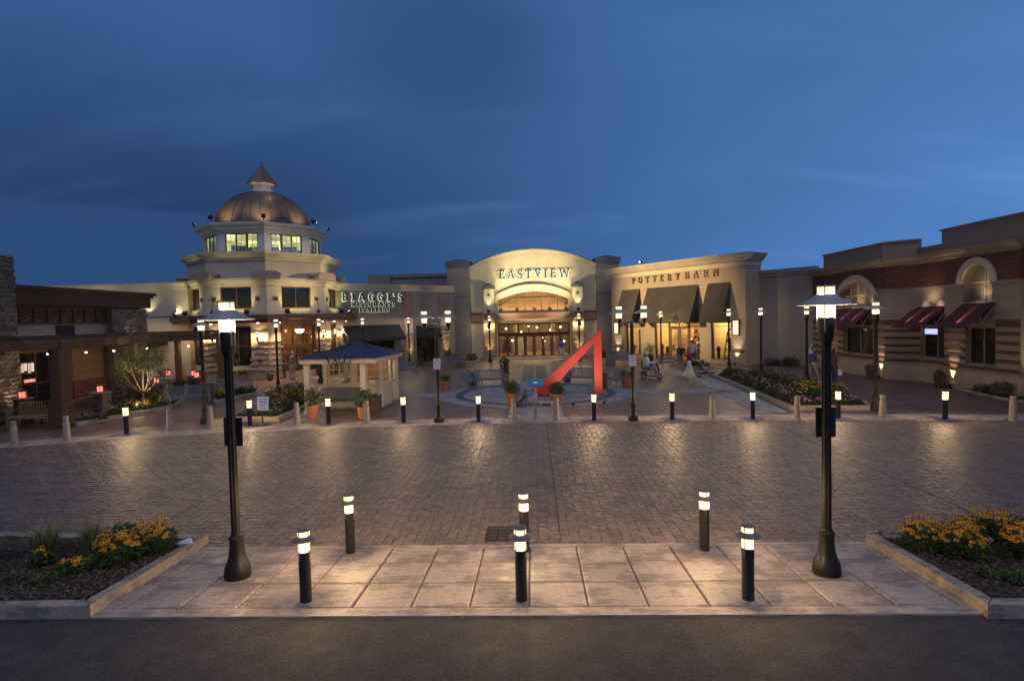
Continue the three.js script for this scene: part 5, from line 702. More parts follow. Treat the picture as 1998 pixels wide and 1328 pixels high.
for (const [x, z, a, l] of [[-15.25, -24.0, 55, 'metal strap bench left of the strap litter bin'], [-14.9, -27.3, 50, 'metal strap bench right of the strap litter bin'], [-7.8, -21.95, 0, 'metal strap bench against the valet booth'], [-3.3, -28.4, 75, 'metal bench beside the dark bin at circle edge'], [-2.3, -28.7, 20, 'metal bench behind circle, left of the paved aisle'], [2.35, -28.8, -20, 'metal bench behind circle under red sculpture'], [4.0, -27.7, -75, 'metal bench right of the sculpture by terracotta pot'], [-6.1, -40.8, 40, 'far metal bench under the wing at its lit pier'], [-8.2, -35.2, 55, 'far metal bench behind the valet booth'], [8.5, -36.7, -45, 'far metal bench before the tan store doors'], [6.35, -40.4, -40, 'far metal bench before the tan store west window']]) { const o = benchProto.clone(); o.name = numbered('strap_bench'); o.position.set(x, 0, z); o.rotation.y = a * D2R; o.userData = { label: l, category: 'bench', group: 'metal strap benches' }; scene.add(o); }
{ // timber benches
  const p = new THREE.Group(), W = 0.78;
  part(p, 'seat_rail', [bx(-W, W, 0.36, 0.42, 0.22, 0.26), bx(-W, W, 0.36, 0.42, -0.26, -0.22)], K.oak); for (let k = 0; k < 5; k++) part(p, 'seat_slat', rb(-W, W, 0.42, 0.445, -0.24 + k * 0.1, -0.16 + k * 0.1, 0.005), K.oak);
  part(p, 'back_rail', [bar([-W, 0.86, -0.36], [W, 0.86, -0.36], 0.04, 0.07), bar([-W, 0.5, -0.27], [W, 0.5, -0.27], 0.035, 0.05)], K.oak); for (let k = 0; k < 15; k++) part(p, 'back_slat', bar([-W + 0.1 + k * 0.098, 0.5, -0.275], [-W + 0.1 + k * 0.098, 0.84, -0.355], 0.045, 0.018), K.oak);
  for (const s of [-1, 1]) { part(p, 'leg', bar([s * W, 0, -0.24], [s * W, 0.9, -0.37], 0.06), K.oak); part(p, 'leg', bx(s * W - 0.03, s * W + 0.03, 0, 0.62, 0.2, 0.26), K.oak); part(p, 'armrest', rb(s * W - 0.045, s * W + 0.045, 0.62, 0.655, -0.3, 0.29, 0.01), K.oak); }
  for (const [x, z, a, l] of [[-18.0, -19.5, 6, 'slatted wooden bench before the patio, fully in view'], [-19.9, -18.4, 18, 'wooden bench cut off by the left frame edge']]) { const o = p.clone(); o.name = numbered('wooden_bench'); o.position.set(x, 0, z); o.rotation.y = a * D2R; o.userData = { label: l, category: 'bench', group: 'wooden benches by the patio' }; scene.add(o); }
}
{ const t = thing('strap_litter_bin', 'round metal strap litter bin between two strap benches', 'litter bin', [-15.05, 0, -25.3]); const s = bx(-0.018, 0.018, 0.06, 0.86, 0.28, 0.288); for (let k = 0; k < 24; k++) part(t, 'strap', s, K.strap).rotation.y = k * Math.PI / 12; part(t, 'liner', cyl(0.24, 0.25, 0.05, 0.82, 18), K.ink); part(t, 'rim', lathe([[0.26, 0.84], [0.33, 0.86], [0.33, 0.9], [0.18, 0.93], [0.17, 0.88]], 24), K.strap); part(t, 'hoop', lathe([[0.27, 0.04], [0.3, 0.04], [0.3, 0.08], [0.27, 0.08]], 24), K.strap); }
for (const [x, z, l] of [[-3.3, -29.6, 'dark square bin beside bench at circle edge'], [-6.2, -21.5, 'dark bin at the front corner of valet booth'], [3.35, -27.9, 'dark bin behind the upright sculpture leg']]) { const t = thing('litter_bin', l, 'litter bin', [x, 0, z]); part(t, 'body', [rb(-0.2, 0.2, 0, 0.62, -0.2, 0.2, 0.02)], K.darkPot); for (let k = 0; k < 7; k++) part(t, 'slat', bx(-0.19 + k * 0.056, -0.15 + k * 0.056, 0.04, 0.6, 0.2, 0.212), K.darkPot); part(t, 'lid', [rb(-0.22, 0.22, 0.62, 0.67, -0.22, 0.22, 0.02), at(new THREE.TorusGeometry(0.1, 0.015, 6, 16), 0, 0.69, 0, 0, Math.PI / 2)], K.matte); }
for (const [x, z, l] of [[-5.5, -41.9, 'grey stone bin pedestal west of the mall doors'], [5.4, -40.2, 'grey stone bin pedestal east of the mall doors']]) { const t = thing('stone_bin', l, 'litter bin', [x, 0, z]); part(t, 'body', rb(-0.3, 0.3, 0, 0.95, -0.3, 0.3, 0.03), K.greystone[2]); part(t, 'top', [rb(-0.34, 0.34, 0.95, 1.02, -0.34, 0.34, 0.02), lathe([[0.14, 1.02], [0.12, 1.06], [0.1, 1.03]], 14)], K.greystone[1]); }
// ---------- valet booth ----------
{
  const t = thing('valet_booth', 'cream valet booth with hipped metal roof and glazed sides', 'booth', [-7.3, 0, -23.55], -2 * D2R);
  const W = 1.15, Dp = 1.1, m = mat(0.62, 0.55, 0.42, { roughness: 0.75, map: T.stucco });
  part(t, 'floor', bx(-W - 0.02, W + 0.02, 0, 0.08, -Dp - 0.02, Dp + 0.02), K.concrete);
  for (const [x, z] of [[-W, Dp], [0, Dp], [W, Dp], [W, -Dp], [-W, -Dp]]) part(t, 'post', bx(x - 0.07, x + 0.07, 0.08, 1.92, z - 0.07, z + 0.07), m);
  const low = (x0, x1, z0, z1) => part(t, 'wainscot', [bx(x0, x1, 0.08, 0.9, z0, z1), bx(x0 - 0.03, x1 + 0.03, 0.9, 0.95, z0 - 0.03, z1 + 0.03)], m);
  low(-W + 0.08, -0.08, Dp - 0.04, Dp + 0.04); low(0.08, W - 0.08, Dp - 0.04, Dp + 0.04); low(W - 0.04, W + 0.04, -0.2, Dp - 0.08); low(-W - 0.04, -W + 0.04, -Dp + 0.08, Dp - 0.08); low(-W + 0.08, W - 0.08, -Dp - 0.04, -Dp + 0.04);
  const gz = (F, a, c, n) => glazing(t, F, a, c, 0.96, 1.9, n, 3, m, K.glass, { f: 0.05, m: 0.025, d: 0.05 });
  gz(frame(0, 0, Dp), -W + 0.08, -0.08, 2); gz(frame(0, 0, Dp), 0.08, W - 0.08, 2); gz(frame(W, 0, 0, Math.PI / 2), -Dp + 0.08, 0.2, 2); gz(frame(-W, 0, 0, -Math.PI / 2), -Dp + 0.08, Dp - 0.08, 3); gz(frame(0, 0, -Dp, Math.PI), -W + 0.08, W - 0.08, 3);
  const d = glazing(t, frame(W, 0, 0, Math.PI / 2), 0.24, 1.04, 0.1, 1.9, 1, 2, m, K.glass, { f: 0.09, name: 'door', ys: [0.95] }); part(d, 'handle', norm(new THREE.SphereGeometry(0.03, 8, 6).translate(W + 0.05, 1.0, -0.32)), K.steel);
  // porch posts and roof, deeper to the west
  for (const [x, z] of [[-1.4, 2.25], [0.8, 2.2]]) part(t, 'porch_post', [rb(x - 0.1, x + 0.1, 0, 1.92, z - 0.1, z + 0.1, 0.012), bx(x - 0.13, x + 0.13, 0, 0.15, z - 0.13, z + 0.13)], m);
  const x0 = -1.6, x1 = 1.35, z0 = -1.5, z1 = 2.45, y0 = 1.95; part(t, 'fascia', [bx(x0, x1, y0, y0 + 0.17, z1 - 0.05, z1), bx(x0, x1, y0, y0 + 0.17, z0, z0 + 0.05), bx(x0, x0 + 0.05, y0, y0 + 0.17, z0 + 0.05, z1 - 0.05), bx(x1 - 0.05, x1, y0, y0 + 0.17, z0 + 0.05, z1 - 0.05)], m); part(t, 'ceiling', bx(x0 + 0.05, x1 - 0.05, y0 + 0.02, y0 + 0.05, z0 + 0.05, z1 - 0.05), m);
  const a = [x0 - 0.06, y0 + 0.17, z1 + 0.06], b = [x1 + 0.06, y0 + 0.17, z1 + 0.06], c = [x1 + 0.06, y0 + 0.17, z0 - 0.06], e = [x0 - 0.06, y0 + 0.17, z0 - 0.06], r0 = [-0.2, y0 + 0.72, 0.3], r1 = [-0.02, y0 + 0.72, 0.3];
  const slope = (...p) => { const v = []; for (let k = 1; k < p.length - 1; k++) v.push(...p[0], ...p[k], ...p[k + 1]); const g = new THREE.BufferGeometry(); g.setAttribute('position', new THREE.BufferAttribute(new Float32Array(v), 3)); g.computeVertexNormals(); return tri(g); };
  const seams = (roof, P, Q, R, S, n) => { for (let k = 1; k < n; k++) { const s = k / n, f = (u, v, w) => u.map((q, i) => mix(q, v[i], w)); const base = f(P, Q, s); const tgt = s < 0.5 ? R : S; const top = f(base, [clamp(base[0], r0[0], r1[0]), r0[1], r0[2]], 1); part(roof, 'seam', bar(f(base, top, 0.02), f(base, top, 0.93), 0.02, 0.03), K.roofBlue); } };
  const rf = part(t, 'roof', slope(a, b, r1, r0), K.roofBlue); seams(rf, a, b, r0, r1, 9); const rg = part(t, 'roof', slope(b, c, r1), K.roofBlue); seams(rg, b, c, r1, r1, 8); part(t, 'roof', slope(c, e, r0, r1), K.roofBlue); const rh = part(t, 'roof', slope(e, a, r0), K.roofBlue); part(t, 'ridge_cap', [rod(r0, r1, 0.03), rod(a, r0, 0.02), rod(b, r1, 0.02), rod(c, r1, 0.02)], K.roofBlue);
  letters(t, 'VALET', 'serif_regular', 0.24, 0.02, -0.55, 0.5, y0 + 0.0, z1 + 0.01, K.ink, 'sign_letter');
  // inside: counter, key board, lamp
  part(t, 'counter', [bx(-W + 0.1, W - 0.1, 0.85, 0.9, 0.5, Dp - 0.1)], K.oak); part(t, 'clutter', [rb(0.5, 0.75, 0.9, 1.08, 0.6, 0.8, 0.02), rb(-0.4, -0.2, 0.9, 1.0, 0.6, 0.85, 0.02), cyl(0.04, 0.04, 0.9, 1.12, 10, -0.65, 0.75), cyl(0.03, 0.03, 0.9, 1.2, 10, 0.15, 0.7)], K.paper); part(t, 'stool', [cyl(0.18, 0.18, 0.6, 0.66, 14, 0, -0.2), cyl(0.03, 0.03, 0.08, 0.6, 8, 0, -0.2), cyl(0.2, 0.2, 0.08, 0.1, 14, 0, -0.2)], K.matte); part(t, 'key_board', bx(-0.9, 0.9, 1.0, 1.75, -Dp + 0.1, -Dp + 0.13), K.salmon);
  part(t, 'ceiling_lamp', cyl(0.09, 0.09, 1.9, 1.94, 12, 0.55, 0.1), K.bulb); lightAt(t, 0.55, 1.82, 0.1, 2.2, WARM, 3);
}
// ---------- patio restaurant ----------
{
  const b = thing('brown_restaurant', 'low brown restaurant with stone chimney and lattice band behind pergola', 'building', [-20.5, 0, -16], Math.PI / 2);
  part(b, 'wall', wall(rect(-6, 12.7, 0, 4.6), [rect(5.4, 7.6, 0.1, 2.6), rect(8.2, 10.25, 1.16, 2.65), rect(-2, 1, 0.1, 2.6)], 0.4), K.brownDark ??= mat(0.12, 0.075, 0.05, { roughness: 0.85, map: T.stucco }));
  part(b, 'panel', bx(8.2, 10.25, 1.16, 2.65, -0.3, -0.2), K.oak); part(b, 'panel_base', bx(8.15, 10.3, 0.1, 1.14, 0, 0.05), mat(0.12, 0.03, 0.025, { roughness: 0.8 })); glazing(b, frame(0, 0, -0.15), 5.4, 7.6, 0.1, 2.6, 2, 2, K.brown, K.darkGlass, { ys: [1.3] }); glazing(b, frame(0, 0, -0.15), -2, 1, 0.1, 2.6, 3, 1, K.brown, K.darkGlass);
  const tv = part(b, 'lit_picture', bx(5.55, 6.4, 1.72, 2.2, -0.14, -0.1), K.timber); for (let k = 0; k < 5; k++) part(tv, 'bright_panel', bx(5.6 + k * 0.16, 5.71 + k * 0.16 + 0.02 * (k % 2), 1.76 + 0.05 * (k % 3), 2.16, -0.1, -0.09), k % 2 ? (K.dimPanel ??= glow(1, 0.6, 0.5, 0.22)) : K.lampGlowTop2 ??= glow(1, 0.8, 0.62, 0.5)); part(b, 'red_sign', bx(5.9, 6.4, 1.38, 1.5, -0.13, -0.1), glow(1, 0.2, 0.05, 0.5));
  part(b, 'pale_band', bx(4.9, 12.6, 2.98, 3.72, 0, 0.05), K.grey); part(b, 'sign_board', bx(7.35, 8.3, 3.15, 3.68, 0.05, 0.1), K.canvasNavy);
  part(b, 'lattice_frame', [bx(4.95, 10.3, 4.38, 4.45, 0.0, 0.1), bx(4.95, 10.3, 3.72, 3.79, 0.0, 0.1)], K.timber); part(b, 'lattice_backing', bx(4.95, 10.3, 3.79, 4.38, 0.0, 0.03), K.brown);
  for (let k = 0; k < 8; k++) { const x = 5.0 + k * 0.66; part(b, 'lattice_post', bx(x - 0.03, x + 0.03, 3.79, 4.38, 0.03, 0.1), K.timber); for (let q = 0; q < 4; q++) { const s = k % 2 ? 1 : -1, y = 3.83 + q * 0.15; part(b, 'lattice_slat', bar([x + 0.05, clamp(y + (s > 0 ? 0 : 0.3), 3.8, 4.36), 0.05], [x + 0.6, clamp(y + (s > 0 ? 0.3 : 0), 3.8, 4.36), 0.05], 0.04), K.timber); } }
  part(b, 'fascia', [bx(4.9, 12.85, 4.5, 5.0, -0.3, 0.45), bx(4.9, 12.95, 5.0, 5.12, -0.3, 0.55), bx(4.9, 13.05, 5.12, 5.27, -0.3, 0.65)], K.fascia ??= mat(0.085, 0.04, 0.028, { roughness: 0.75, map: T.wood })); part(b, 'roof', bx(-6, 12.7, 4.62, 4.9, -10, -0.3), K.grey); part(b, 'end_wall', bx(12.3, 12.7, 0, 4.6, -10, -0.4), K.brownDark);
  part(b, 'vent_pipe', [cyl(0.05, 0.05, 4.9, 6.1, 10, 6.4, -1.5)], K.steel);
  const ch = part(b, 'chimney', bx(1.6, 4.9, 0, 6.3, -0.3, 0.6), K.greystone[1]); stones(ch, frame(0, 0, 0.6), 3.0, 4.95, 0.1, 6.35, 0.17, 0.42, K.greystone, 0.1); stones(ch, frame(4.9, 0, 0.6, Math.PI / 2), 0, 0.6, 0.1, 6.35, 0.17, 0.35, K.greystone, 0.06);
  const pr = part(b, 'stone_pier', bx(10.3, 12.6, 0, 4.4, 0, 0.3), K.greystone[1]); stones(pr, frame(0, 0, 0.3), 10.25, 12.65, 0.1, 4.45, 0.16, 0.4, K.greystone, 0.09); stones(pr, frame(12.6, 0, 0.3, Math.PI / 2), 0, 0.3, 0.1, 4.45, 0.16, 0.3, K.greystone, 0.05);
  uplight(b, I4, 4.45, 0.02, 0.95, [4.45, 2.3, 0.68], 16, 24, [1, 0.72, 0.36]); uplight(b, I4, 11.4, 0.02, 0.75, [11.4, 2.6, 0.38], 24, 18, [1, 0.72, 0.36]); uplight(b, I4, 12.5, 0.02, 0.75, [12.5, 2.6, 0.38], 20, 16, [1, 0.72, 0.36]);
  spotAt(b, [11.4, 2.7, 0.7], [11.4, 4.3, 0.35], 3, 30, [1, 0.72, 0.4], 0.9);
}
{
  const t = thing('pergola', 'dark timber pergola on square posts over restaurant patio', 'pergola');
  const P = [[-19.2, -14.5], [-16.95, -19.4], [-18.1, -24.7], [-17.25, -26.6], [-16.0, -28.1]], y = 2.8;
  for (let i = 0; i < P.length - 1; i++) part(t, 'beam', bar([P[i][0], y + 0.16, P[i][1]], [P[i + 1][0], y + 0.16, P[i + 1][1]], 0.16, 0.32), K.timber);
  part(t, 'beam', bar([-16.0, y + 0.16, -28.1], [-20.4, y + 0.16, -30.5], 0.16, 0.3), K.timber);
  const posts = [[-16.95, -19.4, 0.2], [-18.1, -24.7, 0.13], [-17.25, -26.6, 0.11], [-16.0, -28.1, 0.13]];
  for (const [x, z, w] of posts) part(t, 'post', rb(x - w, x + w, 0.9, y, z - w, z + w, 0.012), K.timber);
  for (const [x, z, w] of posts) part(t, 'post_base', [rb(x - w * 1.35, x + w * 1.35, 0, 0.9, z - w * 1.35, z + w * 1.35, 0.02)], K.timber);
  for (let k = 0; k < 22; k++) { const s = k / 21 * 3.999, i = Math.floor(s), f = s - i, x = mix(P[i][0], P[i + 1][0], f), z = mix(P[i][1], P[i + 1][1], f); part(t, 'rafter', bar([x + 0.35, y + 0.4, z], [-20.05, y + 0.4, z - 0.15], 0.06, 0.14), K.timber); }
  for (const [x, z] of [[-19.2, -21.5], [-18.3, -22.3], [-17.75, -23.1], [-17.8, -25.2], [-16.9, -26.9]]) { const l = part(t, 'string_lamp', [rod([x, y - 0.15, z], [x, y + 0.35, z], 0.008), lathe([[0.03, 2.62], [0.1, 2.57], [0.09, 2.57], [0.03, 2.6]], 12, x, z)], K.matte); part(l, 'bulb', norm(new THREE.SphereGeometry(0.045, 10, 8).translate(x, 2.55, z)), K.bulb); lightAt(t, x, 2.53, z, 1.1, WARM, 2); }
}
// patio rail piers, rails, red lanterns, tables
for (const [x, z, l] of [[-17.55, -22.0, 'stone pier with red lantern nearest the big pergola post'], [-17.4, -25.2, 'stone rail pier behind the uplit patio tree'], [-16.9, -27.6, 'stone rail pier holding the two red lanterns']]) { const t = thing('rail_pier', l, 'pier', [x, 0, z]); const m = part(t, 'core', bx(-0.24, 0.24, 0, 0.88, -0.24, 0.24), K.greystone[0]); for (let q = 0; q < 2; q++) stones(m, frame(q ? 0.24 : 0, 0, q ? 0.24 : 0.24, q ? Math.PI / 2 : 0), q ? 0 : -0.24, q ? 0.48 : 0.24, 0.02, 0.86, 0.2, 0.35, [K.timber, K.greystone[0]], 0.04); part(t, 'cap', rb(-0.28, 0.28, 0.88, 0.94, -0.28, 0.28, 0.015), K.greystone[1]); }
function redLantern(x, y, z, label) { const t = thing('red_lantern', label, 'lantern', [x, y, z], 0.5, 'red patio lanterns'); const s = 0.1; part(t, 'frame', [bx(-s, s, 0, 0.02, -s, s), bx(-s - 0.02, s + 0.02, 0.24, 0.27, -s - 0.02, s + 0.02), ...[[-1, -1], [1, -1], [1, 1], [-1, 1]].map(([a, c]) => bx(a * s - 0.008, a * s + 0.008, 0.02, 0.24, c * s - 0.008, c * s + 0.008)), bx(-0.008, 0.008, 0.02, 0.24, s - 0.004, s + 0.01), bx(s - 0.004, s + 0.01, 0.02, 0.24, -0.008, 0.008), at(new THREE.ConeGeometry(0.13, 0.08, 4), 0, 0.31, 0, Math.PI / 4)], K.ink); part(t, 'glow_panel', bx(-s + 0.012, s - 0.012, 0.021, 0.239, -s + 0.012, s - 0.012), K.redGlow); lightAt(t, 0, 0.13, 0, 0.25, [1, 0.25, 0.08], 3); }
redLantern(-17.55, 0.94, -22.0, 'red lantern on the pier beside the big pergola post'); redLantern(-19.1, 0.98, -20.2, 'red lantern nearest the left frame edge before stone chimney'); redLantern(-16.98, 0.94, -27.6, 'right one of the two neighbouring red lanterns'); redLantern(-17.75, 0.94, -28.6, 'left one of the two neighbouring red lanterns'); redLantern(-17.4, 0.94, -25.2, 'red lantern half hidden by the uplit tree'); redLantern(-19.3, 0.95, -28.9, 'red lantern on table between the seated guests');
{ const t = thing('rail_pier', 'short stone pier under the leftmost red lantern', 'pier', [-19.1, 0, -20.2]); part(t, 'core', bx(-0.2, 0.2, 0, 0.92, -0.2, 0.2), K.timber); part(t, 'cap', rb(-0.25, 0.25, 0.92, 0.98, -0.25, 0.25, 0.015), K.greystone[1]); }
{ const t = thing('rail_pier', 'stone pier under the left one of two neighbouring lanterns', 'pier', [-17.75, 0, -28.6]); part(t, 'core', bx(-0.2, 0.2, 0, 0.88, -0.2, 0.2), K.timber); part(t, 'cap', rb(-0.25, 0.25, 0.88, 0.94, -0.25, 0.25, 0.015), K.greystone[1]); }
for (const [a, c, l] of [[[-19.1, -20.1], [-17.2, -19.7], 'black patio railing behind the wooden bench'], [[-17.1, -19.8], [-17.5, -21.7], 'black patio railing with crossed bars right of big post'], [[-17.55, -22.3], [-17.45, -24.9], 'black patio railing behind uplit tree'], [[-17.3, -25.5], [-16.95, -27.3], 'black patio railing before the seated guests']]) { const t = thing('patio_railing', l, 'railing'); const A = (f, y) => [mix(a[0], c[0], f), y, mix(a[1], c[1], f)]; part(t, 'rail', [bar(A(0, 0.86), A(1, 0.86), 0.05), bar(A(0, 0.1), A(1, 0.1), 0.04)], K.matte); for (let k = 0; k <= 4; k++) part(t, 'post', rod(A(k / 4, 0), A(k / 4, 0.86), 0.015), K.matte); for (let k = 0; k < 4; k++) { part(t, 'brace', rod(A(k / 4, 0.1), A((k + 1) / 4, 0.86), 0.01), K.matte); part(t, 'brace', rod(A((k + 1) / 4, 0.1), A(k / 4, 0.86), 0.01), K.matte); } }
for (const [x, z, l] of [[-19.3, -28.9, 'round patio table between the seated guests'], [-19.3, -24.0, 'patio table before the cream wall panel'], [-19.4, -26.0, 'patio table before the stone pier']]) { const t = thing('patio_table', l, 'table', [x, 0, z]); part(t, 'top', lathe([[0, 0.72], [0.42, 0.72], [0.42, 0.745], [0, 0.75]], 24), K.strap); part(t, 'stem', [cyl(0.03, 0.03, 0.03, 0.72, 10), cyl(0.24, 0.22, 0, 0.03, 16)], K.matte); }
for (const [x, z, a, l] of [[-19.9, -28.6, 60, 'patio chair of the guest in pale shirt'], [-18.75, -29.3, -60, 'patio chair of the guest in orange top'], [-18.7, -24.2, -80, 'empty patio chair at cream panel table'], [-18.75, -26.2, -80, 'empty patio chair by the stone pier']]) { const t = thing('patio_chair', l, 'chair', [x, 0, z], a * D2R); part(t, 'seat', rb(-0.21, 0.21, 0.43, 0.46, -0.2, 0.2, 0.01), K.matte); part(t, 'backrest', bx(-0.2, 0.2, 0.55, 0.88, -0.22, -0.2), K.matte); for (const [q, w] of [[-0.19, -0.19], [0.19, -0.19], [0.19, 0.19], [-0.19, 0.19]]) part(t, 'leg', rod([q, 0, w * 1.1], [q, w < 0 ? 0.88 : 0.43, w], 0.012), K.matte); }
for (const [x, z, tx, l] of [[1.5, -22.3, 1.6, 'small ground spotlight right of the info board, aimed at sculpture'], [2.75, -22.5, 2.8, 'small ground spotlight below the upright sculpture leg']]) { const t = thing('ground_spot', l, 'spotlight', [x, 0.004, z]); part(t, 'can', lathe([[0.05, 0], [0.06, 0.06], [0.065, 0.1], [0.045, 0.085]], 12), K.matte); part(t, 'lens', cyl(0.043, 0.043, 0.075, 0.082, 10), K.upGlow); spotAt(t, [0, 0.13, 0], [tx - x, 1.9, -2.7], 19, 36, [1, 0.72, 0.5], 0.7, 2); }
// ---------- plants ----------
const leafMat = new THREE.MeshPhysicalMaterial({ vertexColors: true, roughness: 0.85, transmission: 0.28, thickness: 0, specularIntensity: 0.4 });
const petalMat = new THREE.MeshPhysicalMaterial({ vertexColors: true, roughness: 0.9, transmission: 0.15, thickness: 0, specularIntensity: 0.3 });
class Bag { constructor() { this.p = []; this.c = []; } tri(a, b, c, col) { this.p.push(a.x, a.y, a.z, b.x, b.y, b.z, c.x, c.y, c.z); for (let k = 0; k < 3; k++) this.c.push(...col); }
  geo() { const g = new THREE.BufferGeometry(); g.setAttribute('position', new THREE.BufferAttribute(new Float32Array(this.p), 3)); g.setAttribute('color', new THREE.BufferAttribute(new Float32Array(this.c), 3)); g.computeVertexNormals(); return norm(g); } }
const dirR = () => { const u = rr(-1, 1), a = rr(0, 6.283), s = Math.sqrt(1 - u * u); return V(s * Math.cos(a), u, s * Math.sin(a)); };
function leaf(bag, p, d, len, w, col) { const side = d.clone().cross(V(0, 1, 0.1)).normalize().multiplyScalar(w / 2), up = side.clone().cross(d).normalize().multiplyScalar(w * 0.25), m = p.clone().addScaledVector(d, len * 0.45), e = p.clone().addScaledVector(d, len).add(V(0, -len * 0.18, 0)); const l = m.clone().add(side).add(up), r = m.clone().sub(side).add(up); bag.tri(p, l, e, col); bag.tri(p, e, r, col); }
const shadeC = (c, k) => c.map((v) => v * k);
const GREENS = [[0.06, 0.105, 0.03], [0.085, 0.13, 0.036], [0.048, 0.085, 0.03], [0.1, 0.135, 0.042]];
function crown(bag, c, rx, ry, rz, clumps, per, len, cols = GREENS) { for (let k = 0; k < clumps; k++) { const d = dirR(), rad = Math.pow(rnd(), 0.45), q = V(c.x + d.x * rx * rad, c.y + d.y * ry * rad, c.z + d.z * rz * rad), cl = cols[Math.floor(rnd() * cols.length)]; for (let i = 0; i < per; i++) { const e = dirR(), s = len * 1.2; leaf(bag, q.clone().addScaledVector(e, s * rnd()), e.add(d.clone().multiplyScalar(0.6)).normalize(), len * rr(0.7, 1.3), len * rr(0.35, 0.55), shadeC(cl, rr(0.75, 1.25))); } } }
function bloom(bag, p, nrm, r, n, col, cen) { const t = V(0.3, 0.9, 0.2).cross(nrm).normalize(), b = nrm.clone().cross(t); for (let k = 0; k < n; k++) { const a = k / n * 6.283, w = 3.0 / n, f = (ang, rad, dn) => p.clone().addScaledVector(t, Math.cos(ang) * rad).addScaledVector(b, Math.sin(ang) * rad).addScaledVector(nrm, -dn); const c = shadeC(col, rr(0.82, 1.12)); bag.tri(f(a, r * 0.18, 0), f(a - w * 0.62, r * 0.75, r * 0.18), f(a, r, r * 0.32), c); bag.tri(f(a, r * 0.18, 0), f(a, r, r * 0.32), f(a + w * 0.62, r * 0.75, r * 0.18), c); }
  for (let k = 0; k < 6; k++) { const f = (q, rad, h) => p.clone().addScaledVector(t, Math.cos(q) * rad).addScaledVector(b, Math.sin(q) * rad).addScaledVector(nrm, h); cen.tri(f(k * 1.0472, r * 0.26, 0.0), f((k + 1) * 1.0472, r * 0.26, 0), p.clone().addScaledVector(nrm, r * 0.34), [0.03, 0.014, 0.008]); } }
function coneflower(label, x, y, z, w, h, nf, col = [0.72, 0.33, 0.012], group = 'yellow coneflower clumps', name = 'coneflower_clump', r = 0.034) {
  const t = thing(name, label, 'flowers', [x, y, z], 0, group), L = new Bag(), P = new Bag(), C = new Bag(), S = [];
  for (let k = 0; k < nf; k++) { const a = rr(0, 6.283), q = Math.sqrt(rnd()), px = Math.cos(a) * q * w, pz = Math.sin(a) * q * w * 0.8, ph = h * (1 - 0.38 * q * q) * rr(0.8, 1.1); const lean = V(Math.cos(a) * q * 0.6 + rr(-0.3, 0.3), 1, Math.sin(a) * q * 0.6 + rr(-0.2, 0.5)).normalize(); bloom(P, V(px, ph, pz), lean, r * rr(0.8, 1.2), 10, col, C); S.push(rod([px * 0.45, 0, pz * 0.45], [px, ph - 0.005, pz], 0.0035, 0.0025, 4)); }
  const n = Math.round(200 + w * h * 1700); for (let k = 0; k < n; k++) { const a = rr(0, 6.283), q = Math.sqrt(rnd()), f = rnd(); const p = V(Math.cos(a) * q * w * 0.8, h * 0.75 * f * (1 - 0.3 * q), Math.sin(a) * q * w * 0.7); leaf(L, p, V(Math.cos(a) + rr(-0.6, 0.6), rr(0.0, 0.9), Math.sin(a) + rr(-0.6, 0.6)).normalize(), rr(0.06, 0.13), rr(0.022, 0.045), shadeC(GREENS[k % 4], rr(0.7, 1.2))); }
  part(t, 'stems', S, K.stem ??= mat(0.06, 0.085, 0.03)); part(t, 'foliage', L.geo(), leafMat); part(t, 'petals', P.geo(), petalMat); part(t, 'flower_centres', C.geo(), petalMat); return t;
}
function grassClump(label, x, y, z, w, h, n = 160) { const t = thing('grass_clump', label, 'grass', [x, y, z], 0, 'ornamental grass clumps'), L = new Bag(); for (let k = 0; k < n; k++) { const a = rr(0, 6.283), q = rnd(), b = V(Math.cos(a) * q * w * 0.25, 0, Math.sin(a) * q * w * 0.25), hh = h * rr(0.55, 1.05), o = V(Math.cos(a), 0, Math.sin(a)).multiplyScalar(w * rr(0.2, 0.9)), m = b.clone().addScaledVector(o, 0.35).add(V(0, hh * 0.65, 0)), e = b.clone().add(o).add(V(0, hh * rr(0.75, 1), 0)), s = V(-Math.sin(a), 0, Math.cos(a)).multiplyScalar(0.0055), c = shadeC([0.17, 0.18, 0.07], rr(0.6, 1.3)); L.tri(b.clone().add(s), m.clone().add(s), m.clone().sub(s), c); L.tri(b.clone().add(s), m.clone().sub(s), b.clone().sub(s), c); L.tri(m.clone().add(s), e, m.clone().sub(s), c); } part(t, 'blades', L.geo(), leafMat); }
// front left bed
const gy = (z) => 0.1 + RAMP(z);
coneflower('big yellow coneflower clump, taller one near front left kerb', -5.72, gy(-8.0), -8.05, 0.34, 0.56, 95); coneflower('big yellow coneflower clump, front one at left kerb', -5.98, gy(-7.7), -7.65, 0.34, 0.5, 85); coneflower('low yellow coneflower clump left of the large clumps', -6.35, gy(-7.35), -7.3, 0.2, 0.26, 22); coneflower('small yellow coneflower tuft below the grass clump', -7.0, gy(-7.6), -7.55, 0.12, 0.3, 7); coneflower('thin yellow coneflowers behind the grass clump', -6.45, gy(-8.3), -8.3, 0.3, 0.5, 12);
grassClump('fan of ornamental grass beside the yellow coneflowers', -6.6, gy(-7.9), -7.95, 0.3, 0.62, 150); grassClump('wide airy grass clump in front left bed', -7.35, gy(-8), -8.0, 0.5, 0.55, 190); grassClump('grass clump at the left frame edge', -8.6, gy(-8), -7.9, 0.45, 0.5, 150); grassClump('grass clump between the airy clump and frame edge', -7.9, gy(-7.6), -7.6, 0.4, 0.5, 120);
